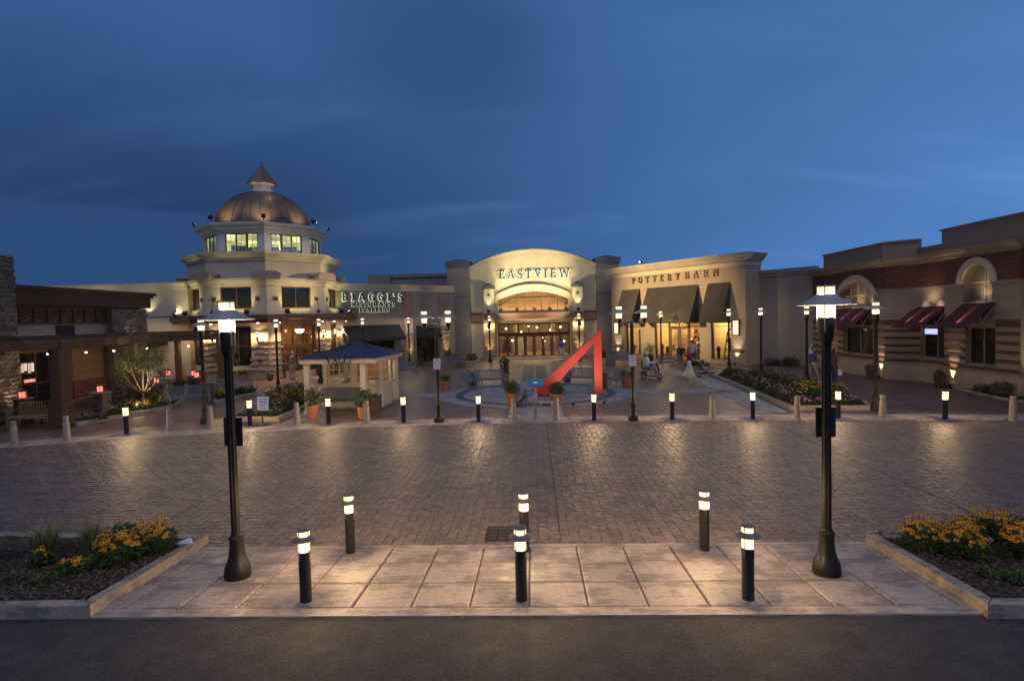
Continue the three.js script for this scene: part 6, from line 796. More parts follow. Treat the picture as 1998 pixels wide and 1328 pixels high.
function tuft(label, x, y, z, w, h, n, flowers, col, group = 'low leafy tufts') { const t = thing('leafy_tuft', label, 'plant', [x, y, z], 0, group), L = new Bag(); for (let k = 0; k < n; k++) { const a = rr(0, 6.283), q = Math.sqrt(rnd()), f = rnd(); leaf(L, V(Math.cos(a) * q * w * 0.7, h * f * (1 - q * 0.5), Math.sin(a) * q * w * 0.7), V(Math.cos(a), rr(0.1, 1), Math.sin(a)).normalize(), rr(0.05, 0.11), rr(0.02, 0.04), shadeC(GREENS[k % 4], rr(0.7, 1.25))); } part(t, 'foliage', L.geo(), leafMat); if (flowers) { const P = new Bag(), C = new Bag(); for (let k = 0; k < flowers; k++) bloom(P, V(rr(-w, w) * 0.7, h * rr(0.8, 1.1), rr(-w, w) * 0.7), V(rr(-0.4, 0.4), 1, 0.4).normalize(), rr(0.025, 0.04), 9, col, C); part(t, 'petals', P.geo(), petalMat); part(t, 'flower_centres', C.geo(), petalMat); } return t; }
tuft('leafy tuft with one red flower in front left bed', -6.85, gy(-7), -7.0, 0.16, 0.16, 90, 1, [0.5, 0.06, 0.05]); tuft('leafy tuft with yellow flower in front left bed', -7.5, gy(-7), -7.05, 0.2, 0.2, 110, 3, [0.6, 0.3, 0.02]); tuft('broad green tuft before the low coneflowers', -6.45, gy(-6.95), -7.0, 0.24, 0.12, 120, 0);
{ const t = thing('newspaper', 'folded white newspaper dropped at back corner of left bed', 'newspaper', [-5.6, gy(-8.45) + 0.03, -8.42], 0.5); const g = new THREE.PlaneGeometry(0.34, 0.26, 8, 6); g.rotateX(-Math.PI / 2); const p = g.attributes.position; for (let k = 0; k < p.count; k++) p.setY(k, 0.025 * Math.sin(p.getX(k) * 9) + 0.02 * Math.sin(p.getZ(k) * 14 + 1)); g.computeVertexNormals(); part(t, 'top_sheet', norm(g), K.paper); const g2 = g.clone(); g2.rotateY(0.12); g2.translate(0.02, -0.012, 0.03); part(t, 'under_sheet', norm(g2), K.paper); }
// front right bed
coneflower('yellow coneflower clump nearest front right kerb corner', 5.35, gy(-8.0), -7.95, 0.3, 0.5, 80); coneflower('yellow coneflower clump second from front right kerb', 5.68, gy(-7.7), -7.65, 0.3, 0.44, 75); coneflower('yellow coneflower clump behind the second right clump', 6.05, gy(-8.1), -8.15, 0.28, 0.44, 40); coneflower('large yellow coneflower clump at right frame edge', 6.55, gy(-7.6), -7.55, 0.42, 0.5, 110); coneflower('yellow coneflower clump back at right frame edge', 6.75, gy(-8.2), -8.25, 0.42, 0.5, 70); coneflower('loose yellow coneflowers between right clumps', 6.35, gy(-8.3), -8.3, 0.2, 0.5, 24);
tuft('pink flowered tuft in front right bed', 6.15, gy(-7.1), -7.1, 0.12, 0.12, 50, 2, [0.55, 0.2, 0.35]); tuft('green tuft low in front right bed', 5.75, gy(-6.8), -6.85, 0.22, 0.1, 120, 1, [0.5, 0.35, 0.02]); tuft('second green tuft low in front right bed', 5.5, gy(-7.1), -7.05, 0.18, 0.1, 90, 0); tuft('pale pink tuft between right coneflowers', 6.0, gy(-7.6), -7.7, 0.14, 0.26, 70, 4, [0.6, 0.38, 0.45]);
// beds across the plaza: rows of flowering plants
const PINK = [0.62, 0.26, 0.36], YEL = [0.66, 0.36, 0.02], WHT = [0.6, 0.55, 0.5], RED = [0.5, 0.05, 0.05], PUR = [0.2, 0.1, 0.3];
let bedN = 0; const ORD = ['first', 'second', 'third', 'fourth', 'fifth', 'sixth', 'seventh', 'eighth', 'ninth', 'tenth', 'eleventh', 'twelfth', 'thirteenth', 'fourteenth', 'fifteenth', 'sixteenth'];
function bed(where, rows) { rows.forEach(([x, z, w, h, n, col, cn], i) => coneflower(`${cn} flowering plant, ${ORD[i]} from the front of ${where}`, x, 0.1, z, w, h, n, col, 'flowering plants in ' + where, 'flowering_plant', 0.045)); }
bed('east bed', [[9.75, -20.75, 0.5, 0.34, 34, PINK, 'pink'], [10.6, -20.65, 0.5, 0.36, 40, PINK, 'pink'], [11.3, -20.7, 0.42, 0.36, 34, PINK, 'pink'], [9.75, -21.9, 0.5, 0.5, 30, PINK, 'pink'], [10.6, -21.9, 0.6, 0.62, 60, YEL, 'yellow'], [11.4, -21.8, 0.55, 0.6, 60, YEL, 'yellow'], [9.9, -23.2, 0.55, 0.5, 34, PINK, 'pink'], [11.0, -23.2, 0.65, 0.66, 60, YEL, 'yellow'], [12.0, -23.2, 0.55, 0.62, 50, YEL, 'yellow'], [10.1, -24.8, 0.6, 0.55, 34, PINK, 'pink'], [11.6, -25, 0.8, 0.72, 16, PINK, 'tall green'], [10.2, -26.6, 0.6, 0.55, 30, PINK, 'pink'], [11.6, -27, 0.8, 0.8, 12, WHT, 'tall green'], [10.4, -28.6, 0.6, 0.5, 26, PINK, 'pink'], [11.7, -29.4, 0.8, 0.8, 12, PINK, 'leafy'], [10.8, -31, 0.7, 0.6, 14, WHT, 'white']]);
bed('west valet bed', [[-10.6, -20.5, 0.5, 0.3, 30, PINK, 'pink'], [-9.8, -20.5, 0.42, 0.36, 14, PINK, 'pink'], [-10.9, -21.5, 0.5, 0.42, 26, PINK, 'pink'], [-9.95, -21.6, 0.5, 0.55, 26, PINK, 'pink'], [-10.9, -22.9, 0.6, 0.62, 44, YEL, 'yellow'], [-10.1, -23.2, 0.55, 0.72, 44, YEL, 'yellow'], [-11.5, -24.6, 0.6, 0.7, 40, YEL, 'yellow'], [-10.6, -25.2, 0.6, 0.8, 12, PINK, 'tall green'], [-11.6, -26.8, 0.7, 0.8, 8, PINK, 'leafy']]);
bed('litter bin bed', [[-14.6, -25.6, 0.45, 0.4, 30, YEL, 'yellow'], [-15.4, -26.4, 0.5, 0.45, 34, YEL, 'yellow'], [-14.4, -27.4, 0.5, 0.5, 20, WHT, 'white'], [-15.4, -28.0, 0.6, 0.5, 34, YEL, 'yellow'], [-16.4, -28.9, 0.6, 0.5, 20, RED, 'red']]);
bed('patio bed', [[-16.4, -20.3, 0.4, 0.3, 14, PINK, 'pink'], [-16.5, -21.5, 0.45, 0.36, 14, PINK, 'pink'], [-16.2, -22.6, 0.45, 0.42, 30, YEL, 'yellow'], [-16.9, -22.9, 0.45, 0.42, 30, YEL, 'yellow'], [-16.0, -23.6, 0.4, 0.4, 26, YEL, 'yellow'], [-16.9, -24.6, 0.5, 0.45, 30, YEL, 'yellow'], [-17.6, -25.8, 0.5, 0.45, 20, YEL, 'yellow']]);
bed('west door bed', [[-6.6, -46.4, 0.5, 0.4, 20, RED, 'red'], [-5.4, -46.2, 0.5, 0.36, 20, RED, 'red'], [-6.4, -47.6, 0.6, 0.9, 2, PINK, 'tall green'], [-5.3, -47.6, 0.5, 0.8, 2, PINK, 'tall green']]);
bed('east door bed', [[5.3, -45.8, 0.5, 0.4, 20, RED, 'red'], [6.0, -45.9, 0.5, 0.8, 4, PINK, 'tall green'], [5.6, -47.2, 0.6, 0.9, 2, PINK, 'tall green']]);
bed('tan store bed', [[10.0, -37.8, 0.4, 0.4, 20, RED, 'red'], [10.9, -36.8, 0.45, 0.42, 24, RED, 'red'], [10.6, -38.0, 0.4, 0.4, 14, PINK, 'pink']]);
bed('brick shop bed', [[17.85, -22.2, 0.4, 0.75, 6, RED, 'leafy'], [17.95, -23.3, 0.3, 0.4, 14, RED, 'red']]);
for (const [x, z, w, h, c, l] of [[15.6, -37.6, 0.6, 0.62, PUR, 'purple flowers at the foot of the grey link wall'], [16.5, -36.9, 0.65, 0.85, WHT, 'white flowering shrub against the grey link wall']]) coneflower(l, x, 0, z, w, h, 46, c, 'flowers by the link wall', 'flowering_shrub', 0.05);
for (const [x, z, to] of [[-16.35, -23.0], [-16.2, -22.2]].map((q, i) => [q[0], q[1], i])) { const t = thing('garden_spot', to ? 'garden spotlight in the front of patio flower bed' : 'garden spotlight at the foot of the uplit tree', 'spotlight', [x, 0.12, z]); part(t, 'can', lathe([[0.03, 0], [0.04, 0.1], [0.05, 0.14], [0.03, 0.12]], 10), K.matte); part(t, 'lens', cyl(0.03, 0.03, 0.115, 0.122, 8), K.upGlow); spotAt(t, [0, 0.17, 0], to ? [-0.7, 1.6, -1.0] : [-0.5, 2.0, -0.6], to ? 20 : 30, 34, [1, 0.8, 0.4], 0.8, 2); lightAt(t, 0.05, 0.34, 0.1, 0.8, [1, 0.75, 0.35], 2); }
{ const t = thing('garden_spot', 'garden spotlight beside west mall pier lighting the shrubs', 'spotlight', [-5.6, 0.12, -46.8]); part(t, 'can', lathe([[0.03, 0], [0.04, 0.1], [0.05, 0.14], [0.03, 0.12]], 10), K.matte); part(t, 'lens', cyl(0.03, 0.03, 0.115, 0.122, 8), K.upGlow); spotAt(t, [0, 0.2, 0], [0.3, 1.4, -0.8], 8, 38, [1, 0.95, 0.4], 0.8, 2); }
// trees
function tree(label, x, z, h, r, y = 0, n = 90) {
  const t = thing('small_tree', label, 'tree', [x, y, z]), W = [], L = new Bag(); const th = h * 0.22; W.push(tube([[0, 0, 0], [0.015, th * 0.5, 0.01], [0, th, 0]], 0.035, 8));
  for (let k = 0; k < 11; k++) { const a = k * 2.4, rad = r * rr(0.5, 0.95), e = [Math.cos(a) * rad, h * rr(0.45, 0.95), Math.sin(a) * rad], m = [e[0] * 0.55, th + (e[1] - th) * 0.4, e[2] * 0.55]; W.push(tube([[0, th * 0.9, 0], m, e], 0.014, 5)); for (let q = 0; q < 3; q++) { const f = [e[0] + rr(-0.2, 0.2), e[1] + rr(-0.1, 0.25), e[2] + rr(-0.2, 0.2)]; W.push(rod(m, f, 0.007, 0.003, 4)); crown(L, V(...f), r * 0.3, h * 0.1, r * 0.3, Math.round(n / 12), 8, 0.075, [[0.075, 0.095, 0.035], [0.1, 0.12, 0.045], [0.06, 0.08, 0.03]]); } crown(L, V(...e), r * 0.3, h * 0.14, r * 0.3, Math.round(n / 9), 9, 0.075, [[0.075, 0.095, 0.035], [0.1, 0.12, 0.045], [0.06, 0.08, 0.03]]); }
  part(t, 'trunk', W, K.bark ??= mat(0.2, 0.15, 0.1, { map: T.wood })); part(t, 'crown', L.geo(), leafMat);
}
tree('small round patio tree lit warm from below', -16.85, -23.5, 2.55, 0.95, 0.14, 120); tree('slim tree behind the nearest left lamp at restaurant wall', -18.6, -33.2, 2.3, 0.6, 0, 80);
{ const t = thing('garden_spot', 'garden spotlight at the slim restaurant tree', 'spotlight', [-18.3, 0, -32.8]); part(t, 'can', lathe([[0.03, 0], [0.04, 0.1], [0.05, 0.14], [0.03, 0.12]], 10), K.matte); part(t, 'lens', cyl(0.03, 0.03, 0.115, 0.122, 8), K.upGlow); spotAt(t, [0, 0.17, 0], [-0.3, 2, -0.4], 8, 40, [1, 0.85, 0.4], 0.8, 2); }
// ---------- pots ----------
function pot(label, x, z, r, h, m, plant, ph, pr, flowers = 0, col = PINK) {
  const t = thing('planted_pot', label, 'flower pot', [x, 0.004, z], rnd() * 6, 'planted pots'); part(t, 'pot', lathe([[0, 0], [r * 0.7, 0], [r * 0.74, 0.02], [r * 0.93, h - 0.09], [r, h - 0.085], [r, h], [r * 0.9, h], [r * 0.86, h - 0.06]], 24), m); part(t, 'soil', cyl(r * 0.87, r * 0.87, h - 0.08, h - 0.06, 20), K.mulch);
  const L = new Bag(); if (plant === 'shrub') crown(L, V(0, h + ph * 0.45, 0), pr, ph * 0.5, pr, 90, 12, 0.075); else if (plant === 'grass') for (let k = 0; k < 120; k++) { const a = rr(0, 6.283), d = V(Math.cos(a) * rr(0.2, 1), rr(0.7, 1.6), Math.sin(a) * rr(0.2, 1)).normalize(); leaf(L, V(rr(-0.08, 0.08), h - 0.05, rr(-0.08, 0.08)), d, ph * rr(0.6, 1.1), 0.03, shadeC([0.11, 0.13, 0.03], rr(0.7, 1.2))); } else crown(L, V(0, h + ph * 0.3, 0), pr, ph * 0.5, pr, 36, 12, 0.07);
  part(t, 'foliage', L.geo(), leafMat); if (flowers) { const P = new Bag(), C = new Bag(); for (let k = 0; k < flowers; k++) { const d = dirR(); d.y = Math.abs(d.y); bloom(P, V(d.x * pr * 1.05, h + ph * 0.4 + d.y * ph * 0.55, d.z * pr * 1.05), d, 0.05, 10, col, C); } part(t, 'petals', P.geo(), petalMat); part(t, 'flower_centres', C.geo(), petalMat); }
}
const TC = K.terracotta;
pot('big terracotta pot with pink rose shrub left of booth porch', -8.2, -20.35, 0.24, 0.5, TC, 'shrub', 0.62, 0.38, 8); pot('big terracotta pot with leafy shrub before the booth', -6.2, -19.95, 0.22, 0.46, TC, 'shrub', 0.7, 0.36, 4); pot('terracotta pot with shrub left of the info board', -0.93, -22.6, 0.25, 0.5, TC, 'shrub', 0.5, 0.3); pot('terracotta pot with shrub right of the info board', 0.84, -22.35, 0.25, 0.46, TC, 'shrub', 0.46, 0.3); pot('terracotta pot with grassy plant at west circle edge', -4.4, -27.5, 0.25, 0.5, TC, 'grass', 0.5, 0.25); pot('terracotta pot with low plant behind circle west side', -1.6, -30.2, 0.25, 0.52, TC, 'low', 0.4, 0.22); pot('dark pot with tall plant left of the mall aisle', -1.8, -33.7, 0.26, 0.55, K.darkPot, 'shrub', 0.7, 0.28); pot('dark pot behind circle at the sculpture beam', 1.75, -30.3, 0.25, 0.5, K.darkPot, 'low', 0.4, 0.24); pot('terracotta pot with yellowish grass right of the sculpture', 4.42, -27.3, 0.25, 0.5, TC, 'grass', 0.55, 0.25);
pot('flower pot left of the restaurant door lantern', -18.3, -34.4, 0.24, 0.4, TC, 'low', 0.4, 0.28, 10, RED); pot('dark low pot left of the restaurant doors', -16.4, -34.2, 0.2, 0.3, K.darkPot, 'low', 0.12, 0.16); pot('pot with dark plant right of the restaurant doors', -13.4, -37.1, 0.3, 0.5, K.darkPot, 'low', 0.5, 0.34);
pot('dark pot with flowers at brick shop left lit pier', 17.1, -33.6, 0.24, 0.5, K.darkPot, 'low', 0.3, 0.2, 8, RED); pot('dark pot with flowers at brick shop middle lit pier', 17.05, -29.2, 0.25, 0.5, K.darkPot, 'low', 0.3, 0.22, 10, RED); pot('dark pot with flowers at brick shop right lit pier', 17.95, -25.6, 0.25, 0.5, K.darkPot, 'low', 0.3, 0.22, 8, RED);
pot('dark pot with shrub before the lit wing pier', -8.9, -43.6, 0.28, 0.5, K.darkPot, 'shrub', 0.7, 0.3); pot('dark pot with tall shrub at tan store left window', 8.6, -42.2, 0.3, 0.5, K.darkPot, 'shrub', 1.0, 0.42); pot('dark pot with round shrub at tan store right window', 10.9, -38.6, 0.3, 0.5, K.darkPot, 'shrub', 1.1, 0.42, 8, WHT); pot('dark pot with grass before the tan store doors', 7.9, -39.2, 0.3, 0.45, K.darkPot, 'grass', 0.7, 0.3);
pot('dark pot with flowers before the second lit wing pier', -7.0, -45.4, 0.26, 0.45, K.darkPot, 'shrub', 0.7, 0.3, 4, RED);
// ---------- people ----------
const SKIN = [0.42, 0.26, 0.18];
function sdfBody(bones, lo, hi, cell, k) { // bones: [ax,ay,az,ra, bx,by,bz,rb, colour]
  const ext = Math.max(hi[0] - lo[0], hi[1] - lo[1], hi[2] - lo[2]) / 2 * 1.04, n = Math.min(110, Math.ceil(2 * ext / cell) + 4), c = [0, 1, 2].map((i) => (lo[i] + hi[i]) / 2);
  const mc = new MarchingCubes(n, new THREE.MeshBasicMaterial(), false, false, 120000); mc.isolation = 0; const H = n / 2;
  const one = (x, y, z, b) => { const dx = b[4] - b[0], dy = b[5] - b[1], dz = b[6] - b[2], px = x - b[0], py = y - b[1], pz = z - b[2], L = dx * dx + dy * dy + dz * dz, t = L ? clamp((px * dx + py * dy + pz * dz) / L) : 0; const qx = px - dx * t, qy = py - dy * t, qz = pz - dz * t; return Math.sqrt(qx * qx + qy * qy + qz * qz) - mix(b[3], b[7], t); };
  for (let z = 0; z < n; z++) for (let y = 0; y < n; y++) for (let x = 0; x < n; x++) { const X = c[0] + (x - H) / H * ext, Y = c[1] + (y - H) / H * ext, Z = c[2] + (z - H) / H * ext; let d = 9; for (const b of bones) { const e = one(X, Y, Z, b); if (e > d + k) continue; const h = clamp(0.5 + 0.5 * (d - e) / k); d = mix(d, e, h) - k * h * (1 - h); } mc.field[x + y * n + z * n * n] = -d; }
  mc.update(); const cnt = mc.count, P = new Float32Array(cnt * 3), C = new Float32Array(cnt * 3);
  for (let i = 0; i < cnt; i++) { const X = c[0] + mc.positionArray[i * 3] * ext, Y = c[1] + mc.positionArray[i * 3 + 1] * ext, Z = c[2] + mc.positionArray[i * 3 + 2] * ext; P[i * 3] = X; P[i * 3 + 1] = Y; P[i * 3 + 2] = Z; let best = 9, col = SKIN; for (const b of bones) { const e = one(X, Y, Z, b); if (e < best) { best = e; col = b[8]; } } C.set(col, i * 3); }
  const g = new THREE.BufferGeometry(); g.setAttribute('position', new THREE.BufferAttribute(P, 3)); g.setAttribute('color', new THREE.BufferAttribute(C, 3)); g.setAttribute('normal', new THREE.BufferAttribute(mc.normalArray.slice(0, cnt * 3), 3)); g.computeVertexNormals(); return norm(g);
}
const clothMat = new THREE.MeshStandardMaterial({ vertexColors: true, roughness: 0.9 });
function person(label, x, z, turn, o) { // o: shirt, trousers, hair, skin legs; joints in metres, facing +z
  const S = o.s ?? 1, sk = o.skin ?? SKIN, sh = o.shirt, tr = o.trousers, hair = o.hair ?? [0.05, 0.03, 0.02], shoe = o.shoe ?? [0.05, 0.05, 0.05], lean = o.lean ?? 0, hipY = o.hipY ?? 0.93;
  const hip = [0, hipY, 0], chest = [0, hipY + 0.45, lean * 0.45], neck = [0, hipY + 0.56, lean * 0.56], head = [o.headX ?? 0, hipY + 0.72, lean * 0.6 + 0.02];
  const B = [], add = (a, ra, b, rb_, c) => B.push([...a, ra, ...b, rb_, c]);
  add([0, hipY + 0.02, 0], 0.13, [0, hipY + 0.22, lean * 0.22], 0.125, sh); add([0, hipY + 0.2, lean * 0.2], 0.125, [0, hipY + 0.4, lean * 0.4], 0.14, sh); add([-0.14, hipY + 0.46, lean * 0.46], 0.06, [0.14, hipY + 0.46, lean * 0.46], 0.06, sh); add([-0.07, hipY - 0.02, 0], 0.115, [0.07, hipY - 0.02, 0], 0.115, tr);
  add([0, hipY + 0.5, lean * 0.5], 0.052, [0, hipY + 0.6, lean * 0.57], 0.05, sk); add([head[0], head[1] - 0.06, head[2] + 0.02], 0.07, [head[0], head[1] + 0.02, head[2]], 0.092, sk); add([head[0], head[1] + 0.045, head[2] - 0.022], 0.088, [head[0], head[1] - 0.01, head[2] - 0.035], 0.08, hair); if (o.longHair) add([head[0], head[1], head[2] - 0.05], 0.08, [head[0], head[1] - 0.2, head[2] - 0.07], 0.06, hair); add([head[0], head[1] - 0.02, head[2] + 0.095], 0.016, [head[0], head[1] - 0.035, head[2] + 0.108], 0.018, sk);
  for (const s of [-1, 1]) add([head[0] + s * 0.088, head[1] - 0.01, head[2]], 0.016, [head[0] + s * 0.09, head[1] - 0.04, head[2]], 0.014, sk);
  const legs = o.legs ?? [[[-0.1, 0.5, 0.02], [-0.11, 0.08, -0.02]], [[0.1, 0.5, 0.02], [0.11, 0.08, -0.02]]], hands = [];
  legs.forEach(([kn, an], i) => { const s = i ? 1 : -1; add([s * 0.085, hipY - 0.04, 0], 0.095, kn, 0.07, tr); add(kn, o.shorts ? 0.058 : 0.066, an, o.shorts ? 0.042 : 0.055, o.shorts ? sk : tr); add([an[0], an[1] - 0.04, an[2] - 0.03], 0.042, [an[0], an[1] - 0.045, an[2] + 0.16], 0.034, shoe); });
  const arms = o.arms ?? [[[-0.24, hipY + 0.18, 0], [-0.25, hipY - 0.06, 0.06]], [[0.24, hipY + 0.18, 0], [0.25, hipY - 0.06, 0.06]]];
  arms.forEach(([el, wr], i) => { const s = i ? 1 : -1; add([s * 0.19, hipY + 0.45, lean * 0.45], 0.062, el, 0.045, sh); add(el, 0.042, wr, 0.03, o.longSleeve ? sh : sk); const d = V(wr[0] - el[0], wr[1] - el[1], wr[2] - el[2]).normalize(); hands.push([V(...wr), d, s]); });
  const lo = [9, 9, 9], hi = [-9, -9, -9]; for (const b of B) for (let i = 0; i < 3; i++) { lo[i] = Math.min(lo[i], b[i] - b[3], b[4 + i] - b[7]); hi[i] = Math.max(hi[i], b[i] + b[3], b[4 + i] + b[7]); }
  const gs = [sdfBody(B, lo, hi, 0.02, 0.035)];
  for (const [w, d, s] of hands) { const side = V(0, 0, 1).cross(d).normalize(); if (side.lengthSq() < 0.1) side.set(1, 0, 0); const p = (a, b, c = 0) => { const q = w.clone().addScaledVector(d, a).addScaledVector(side, b); q.z += c; return q.toArray(); }; const R = (a, b, r0, r1) => gs.push(tint(rod(a, b, r0, r1, 6), ...sk)); R(p(-0.01, 0), p(0.09, 0), 0.03, 0.036); [[-0.027, 0.062], [-0.009, 0.075], [0.009, 0.07], [0.026, 0.055]].forEach(([f, l]) => { R(p(0.08, f), p(0.08 + l * 0.55, f, 0.012), 0.0095, 0.0085); R(p(0.08 + l * 0.55, f, 0.012), p(0.08 + l, f, 0.032), 0.0085, 0.007); }); R(p(0.03, -s * 0.03), p(0.075, -s * 0.055, 0.015), 0.011, 0.009); }
  for (const s of [-1, 1]) gs.push(tint(norm(new THREE.SphereGeometry(0.011, 6, 5).translate(head[0] + s * 0.032, head[1] - 0.005, head[2] + 0.088)), 0.02, 0.015, 0.012)); gs.push(tint(norm(new THREE.BoxGeometry(0.045, 0.009, 0.01).translate(head[0], head[1] - 0.072, head[2] + 0.088)), 0.25, 0.09, 0.08));
  const t = thing('person', label, 'person', [x, o.y ?? 0, z], turn); part(t, 'body', gs, clothMat); if (o.hat) part(t, 'cap', [lathe([[0.1, 0.02], [0.105, 0.05], [0.085, 0.1], [0.03, 0.125], [0, 0.128]], 16).translate(head[0], head[1], head[2] - 0.01), rb(-0.06, 0.06, 0.02, 0.032, 0.08, 0.17, 0.004).translate(head[0], head[1], head[2])], o.hat); t.scale.setScalar(S); return t;
}
const walk = (a, h = 0.5) => [[[-0.09, h, a * 0.2], [-0.09, 0.09, a * 0.02 + 0.12 * Math.sign(a) * (a > 0 ? 1 : -1)]], [[0.09, h, -a * 0.08], [0.09, 0.1, -a * 0.36]]];
person('man in grey shirt and pale trousers standing at restaurant doors', -15.1, -34.4, Math.PI - 0.4, { shirt: [0.085, 0.085, 0.075], trousers: [0.24, 0.215, 0.175], hair: [0.2, 0.16, 0.13], lean: 0.12, arms: [[[-0.27, 1.12, 0], [-0.26, 0.9, 0.08]], [[0.25, 1.15, 0.1], [0.3, 1.1, 0.34]]] });
person('man in blue shirt and white shorts walking to the mall doors', 2.25, -46.2, Math.PI, { shirt: [0.06, 0.11, 0.28], trousers: [0.5, 0.48, 0.45], shorts: true, shoe: [0.6, 0.6, 0.6], legs: [[[-0.1, 0.5, 0.1], [-0.1, 0.1, 0.16]], [[0.1, 0.5, -0.02], [0.1, 0.12, -0.24]]] });
person('woman in red top and white trousers pushing a stroller', 8.55, -31.5, Math.PI / 2 - 0.1, { shirt: [0.24, 0.025, 0.03], trousers: [0.68, 0.66, 0.66], hair: [0.2, 0.1, 0.04], longHair: true, s: 0.92, shoe: [0.5, 0.5, 0.5], legs: [[[-0.08, 0.5, 0.12], [-0.08, 0.1, 0.26]], [[0.08, 0.5, -0.04], [0.08, 0.12, -0.28]]], arms: [[[-0.2, 1.12, 0.12], [-0.2, 1.02, 0.4]], [[0.2, 1.12, 0.12], [0.2, 1.02, 0.4]]] });
person('woman in black top walking behind the woman with stroller', 9.35, -36.2, Math.PI - 0.5, { shirt: [0.012, 0.012, 0.014], trousers: [0.22, 0.17, 0.14], hair: [0.3, 0.2, 0.1], longHair: true, longSleeve: true, s: 0.95 });
person('man in pale blue shirt and jeans outside tan store', 10.55, -37.9, Math.PI - 0.6, { shirt: [0.3, 0.34, 0.46], trousers: [0.05, 0.07, 0.13], hair: [0.04, 0.025, 0.02] });
person('shopper in pink top inside the tan store window', 12.4, -42.9, Math.PI - 0.9, { shirt: [0.5, 0.3, 0.24], trousers: [0.2, 0.05, 0.04], s: 0.95 });
const dad = person('man in dark blue shirt and khaki shorts walking right', 13.55, -28.0, Math.PI / 2 + 0.2, { shirt: [0.06, 0.085, 0.15], trousers: [0.36, 0.31, 0.25], shorts: true, shoe: [0.6, 0.6, 0.62], legs: [[[-0.1, 0.52, 0.18], [-0.1, 0.1, 0.3]], [[0.1, 0.5, -0.04], [0.1, 0.14, -0.3]]], arms: [[[-0.22, 1.12, 0.14], [-0.12, 1.22, 0.3]], [[0.24, 1.12, 0.1], [0.15, 1.2, 0.3]]], lean: 0.05 });
person('small child in pale blue hooded top carried on shoulder', 13.48, -28.05, Math.PI / 2, { shirt: [0.5, 0.58, 0.75], trousers: [0.45, 0.5, 0.65], hair: [0.5, 0.58, 0.75], s: 0.5, y: 1.0, lean: 0.25, longSleeve: true, legs: [[[-0.13, 0.75, 0.2], [-0.13, 0.45, 0.16]], [[0.13, 0.75, 0.2], [0.13, 0.45, 0.16]]], arms: [[[-0.2, 1.2, 0.16], [-0.1, 1.15, 0.34]], [[0.2, 1.2, 0.16], [0.1, 1.15, 0.34]]] });
person('person mostly hidden by the right street lamp, carrying bag', 13.9, -26.6, Math.PI / 2, { shirt: [0.09, 0.05, 0.06], trousers: [0.06, 0.06, 0.08], longHair: true, arms: [[[-0.22, 1.12, 0], [-0.22, 0.86, 0.1]], [[0.22, 1.1, 0.1], [0.22, 0.88, 0.28]]] });
{ const t = thing('shopping_bag', 'white paper shopping bag carried beside the right street lamp', 'bag', [14.22, 0.46, -26.82], 0.1); part(t, 'body', rb(-0.13, 0.13, 0, 0.3, -0.05, 0.05, 0.006).rotateZ(0.12), K.paper); part(t, 'handle', tube([[-0.06, 0.3, 0], [-0.04, 0.4, 0], [0.02, 0.4, 0], [0.05, 0.3, 0]], 0.005, 5), K.paper); }
const sit = { hipY: 0.55, legs: [[[-0.1, 0.5, 0.42], [-0.1, 0.1, 0.44]], [[0.1, 0.5, 0.42], [0.1, 0.1, 0.44]]] };
person('seated guest in pale shirt at patio table', -19.9, -28.6, 1.0, { ...sit, shirt: [0.45, 0.45, 0.5], trousers: [0.06, 0.06, 0.09], hair: [0.12, 0.1, 0.09], arms: [[[-0.24, 0.78, 0.08], [-0.16, 0.78, 0.3]], [[0.24, 0.78, 0.08], [0.16, 0.78, 0.3]]] });
person('seated guest with long blond hair and orange top', -18.75, -29.3, -1.0, { ...sit, shirt: [0.5, 0.2, 0.05], trousers: [0.06, 0.05, 0.05], hair: [0.4, 0.24, 0.1], longHair: true, arms: [[[-0.24, 0.78, 0.08], [-0.16, 0.78, 0.3]], [[0.24, 0.78, 0.08], [0.16, 0.78, 0.3]]] });
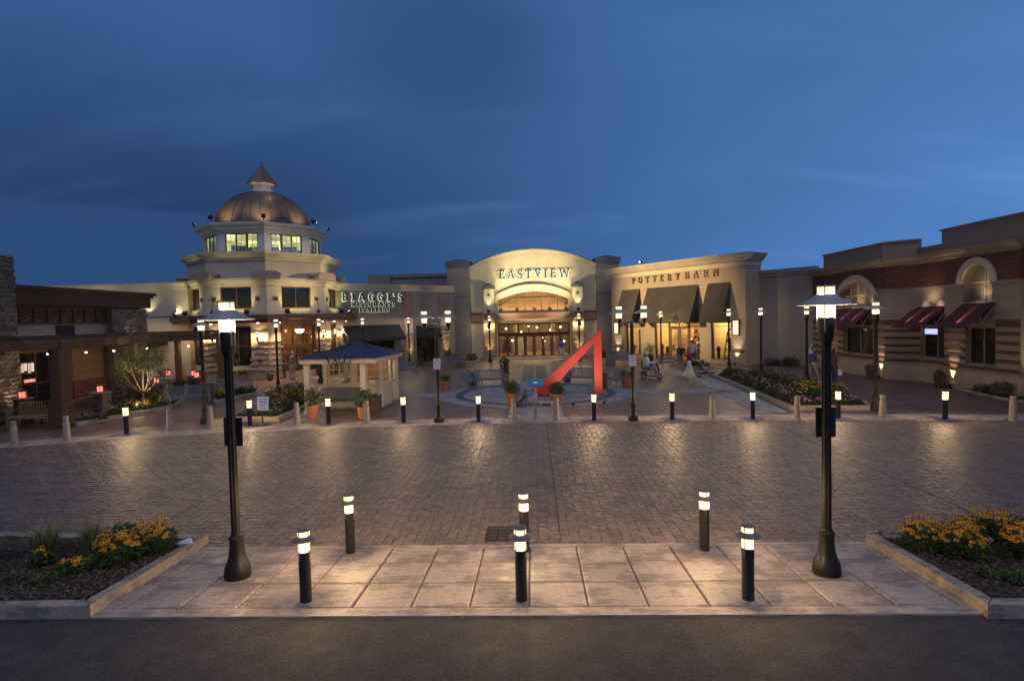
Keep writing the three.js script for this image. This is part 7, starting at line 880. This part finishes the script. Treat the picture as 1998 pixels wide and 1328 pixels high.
{ // mobility scooter with its rider
  const t = thing('mobility_scooter', 'dark red mobility scooter crossing the plaza', 'scooter', [6.35, 0, -31.3], Math.PI / 2 - 0.2), m = mat(0.1, 0.012, 0.014, { roughness: 0.4 });
  part(t, 'deck', [rb(-0.2, 0.2, 0.12, 0.18, -0.2, 0.5, 0.02), rb(-0.24, 0.24, 0.14, 0.42, -0.5, -0.14, 0.06)], m); part(t, 'tiller', [rod([0, 0.18, 0.5], [0, 0.85, 0.36], 0.035), rb(-0.1, 0.1, 0.3, 0.6, 0.42, 0.52, 0.03)], m); part(t, 'handlebar', rod([-0.22, 0.85, 0.34], [0.22, 0.85, 0.34], 0.016), K.matte); part(t, 'seat', [rb(-0.22, 0.22, 0.48, 0.56, -0.4, 0.05, 0.03)], K.matte); part(t, 'backrest', rb(-0.21, 0.21, 0.6, 1.0, -0.46, -0.38, 0.03), K.matte); part(t, 'seat_post', cyl(0.04, 0.04, 0.4, 0.48, 10, 0, -0.2), K.steel);
  for (const [x, z] of [[-0.23, -0.34], [0.23, -0.34], [-0.2, 0.52], [0.2, 0.52]]) { const w = part(t, 'wheel', at(new THREE.TorusGeometry(0.095, 0.035, 8, 18), x, 0.13, z, Math.PI / 2), K.matte); part(w, 'hub', at(new THREE.CylinderGeometry(0.06, 0.06, 0.05, 14), x, 0.13, z, 0, 0, Math.PI / 2), K.steel); }
  part(t, 'tail_light', rb(-0.1, 0.1, 0.3, 0.34, -0.515, -0.5, 0.004), mat(0.4, 0.02, 0.02));
  person('rider in white shirt, dark vest and white cap on scooter', 6.35 - 0.15, -31.27, Math.PI / 2 - 0.2, { hipY: 0.66, shirt: [0.62, 0.62, 0.66], trousers: [0.1, 0.14, 0.24], hair: [0.5, 0.48, 0.46], longSleeve: true, hat: K.paper, shoe: [0.5, 0.5, 0.5], legs: [[[-0.12, 0.6, 0.4], [-0.12, 0.26, 0.5]], [[0.12, 0.6, 0.4], [0.12, 0.26, 0.5]]], arms: [[[-0.24, 0.88, 0.12], [-0.2, 0.88, 0.42]], [[0.24, 0.88, 0.12], [0.2, 0.88, 0.42]]] });
}
{ // stroller
  const t = thing('baby_stroller', 'dark baby stroller pushed by the woman in red', 'stroller', [9.35, 0, -31.35], Math.PI / 2 - 0.1), m = mat(0.03, 0.035, 0.045, { roughness: 0.85 });
  part(t, 'frame', [rod([-0.22, 0.15, -0.3], [-0.2, 0.6, 0.2], 0.014), rod([0.22, 0.15, -0.3], [0.2, 0.6, 0.2], 0.014), rod([-0.2, 0.12, 0.38], [-0.2, 1.0, -0.38], 0.014), rod([0.2, 0.12, 0.38], [0.2, 1.0, -0.38], 0.014), rod([-0.2, 1.0, -0.38], [0.2, 1.0, -0.38], 0.016)], K.steel); part(t, 'seat', [rb(-0.19, 0.19, 0.38, 0.44, -0.16, 0.22, 0.02), bar([0, 0.42, -0.16], [0, 0.86, -0.3], 0.36, 0.05)], m); part(t, 'hood', (() => { const g = new THREE.SphereGeometry(0.3, 14, 8, 0, Math.PI, 0, Math.PI / 2); g.scale(0.72, 0.9, 0.9); g.rotateY(Math.PI); g.translate(0, 0.7, -0.05); return norm(g); })(), m); part(t, 'basket', rb(-0.17, 0.17, 0.18, 0.3, -0.2, 0.2, 0.02), m);
  for (const [x, z] of [[-0.23, -0.32], [0.23, -0.32], [-0.2, 0.4], [0.2, 0.4]]) { const w = part(t, 'wheel', at(new THREE.TorusGeometry(0.1, 0.022, 8, 20), x, 0.12, z, Math.PI / 2), K.matte); part(w, 'hub', at(new THREE.CylinderGeometry(0.03, 0.03, 0.04, 10), x, 0.12, z, 0, 0, Math.PI / 2), K.steel); }
}
scene.traverse((o) => { if (o.isMesh && ['petals', 'flower_centres', 'stems', 'foliage', 'blades', 'crown'].includes(o.name)) o.userData.kind = 'stuff'; if (o.isMesh) { o.castShadow = true; o.receiveShadow = true; } if (o.isLight && o.castShadow !== undefined && !o.isRectAreaLight) o.castShadow = true; });
renderer.render(scene, camera);
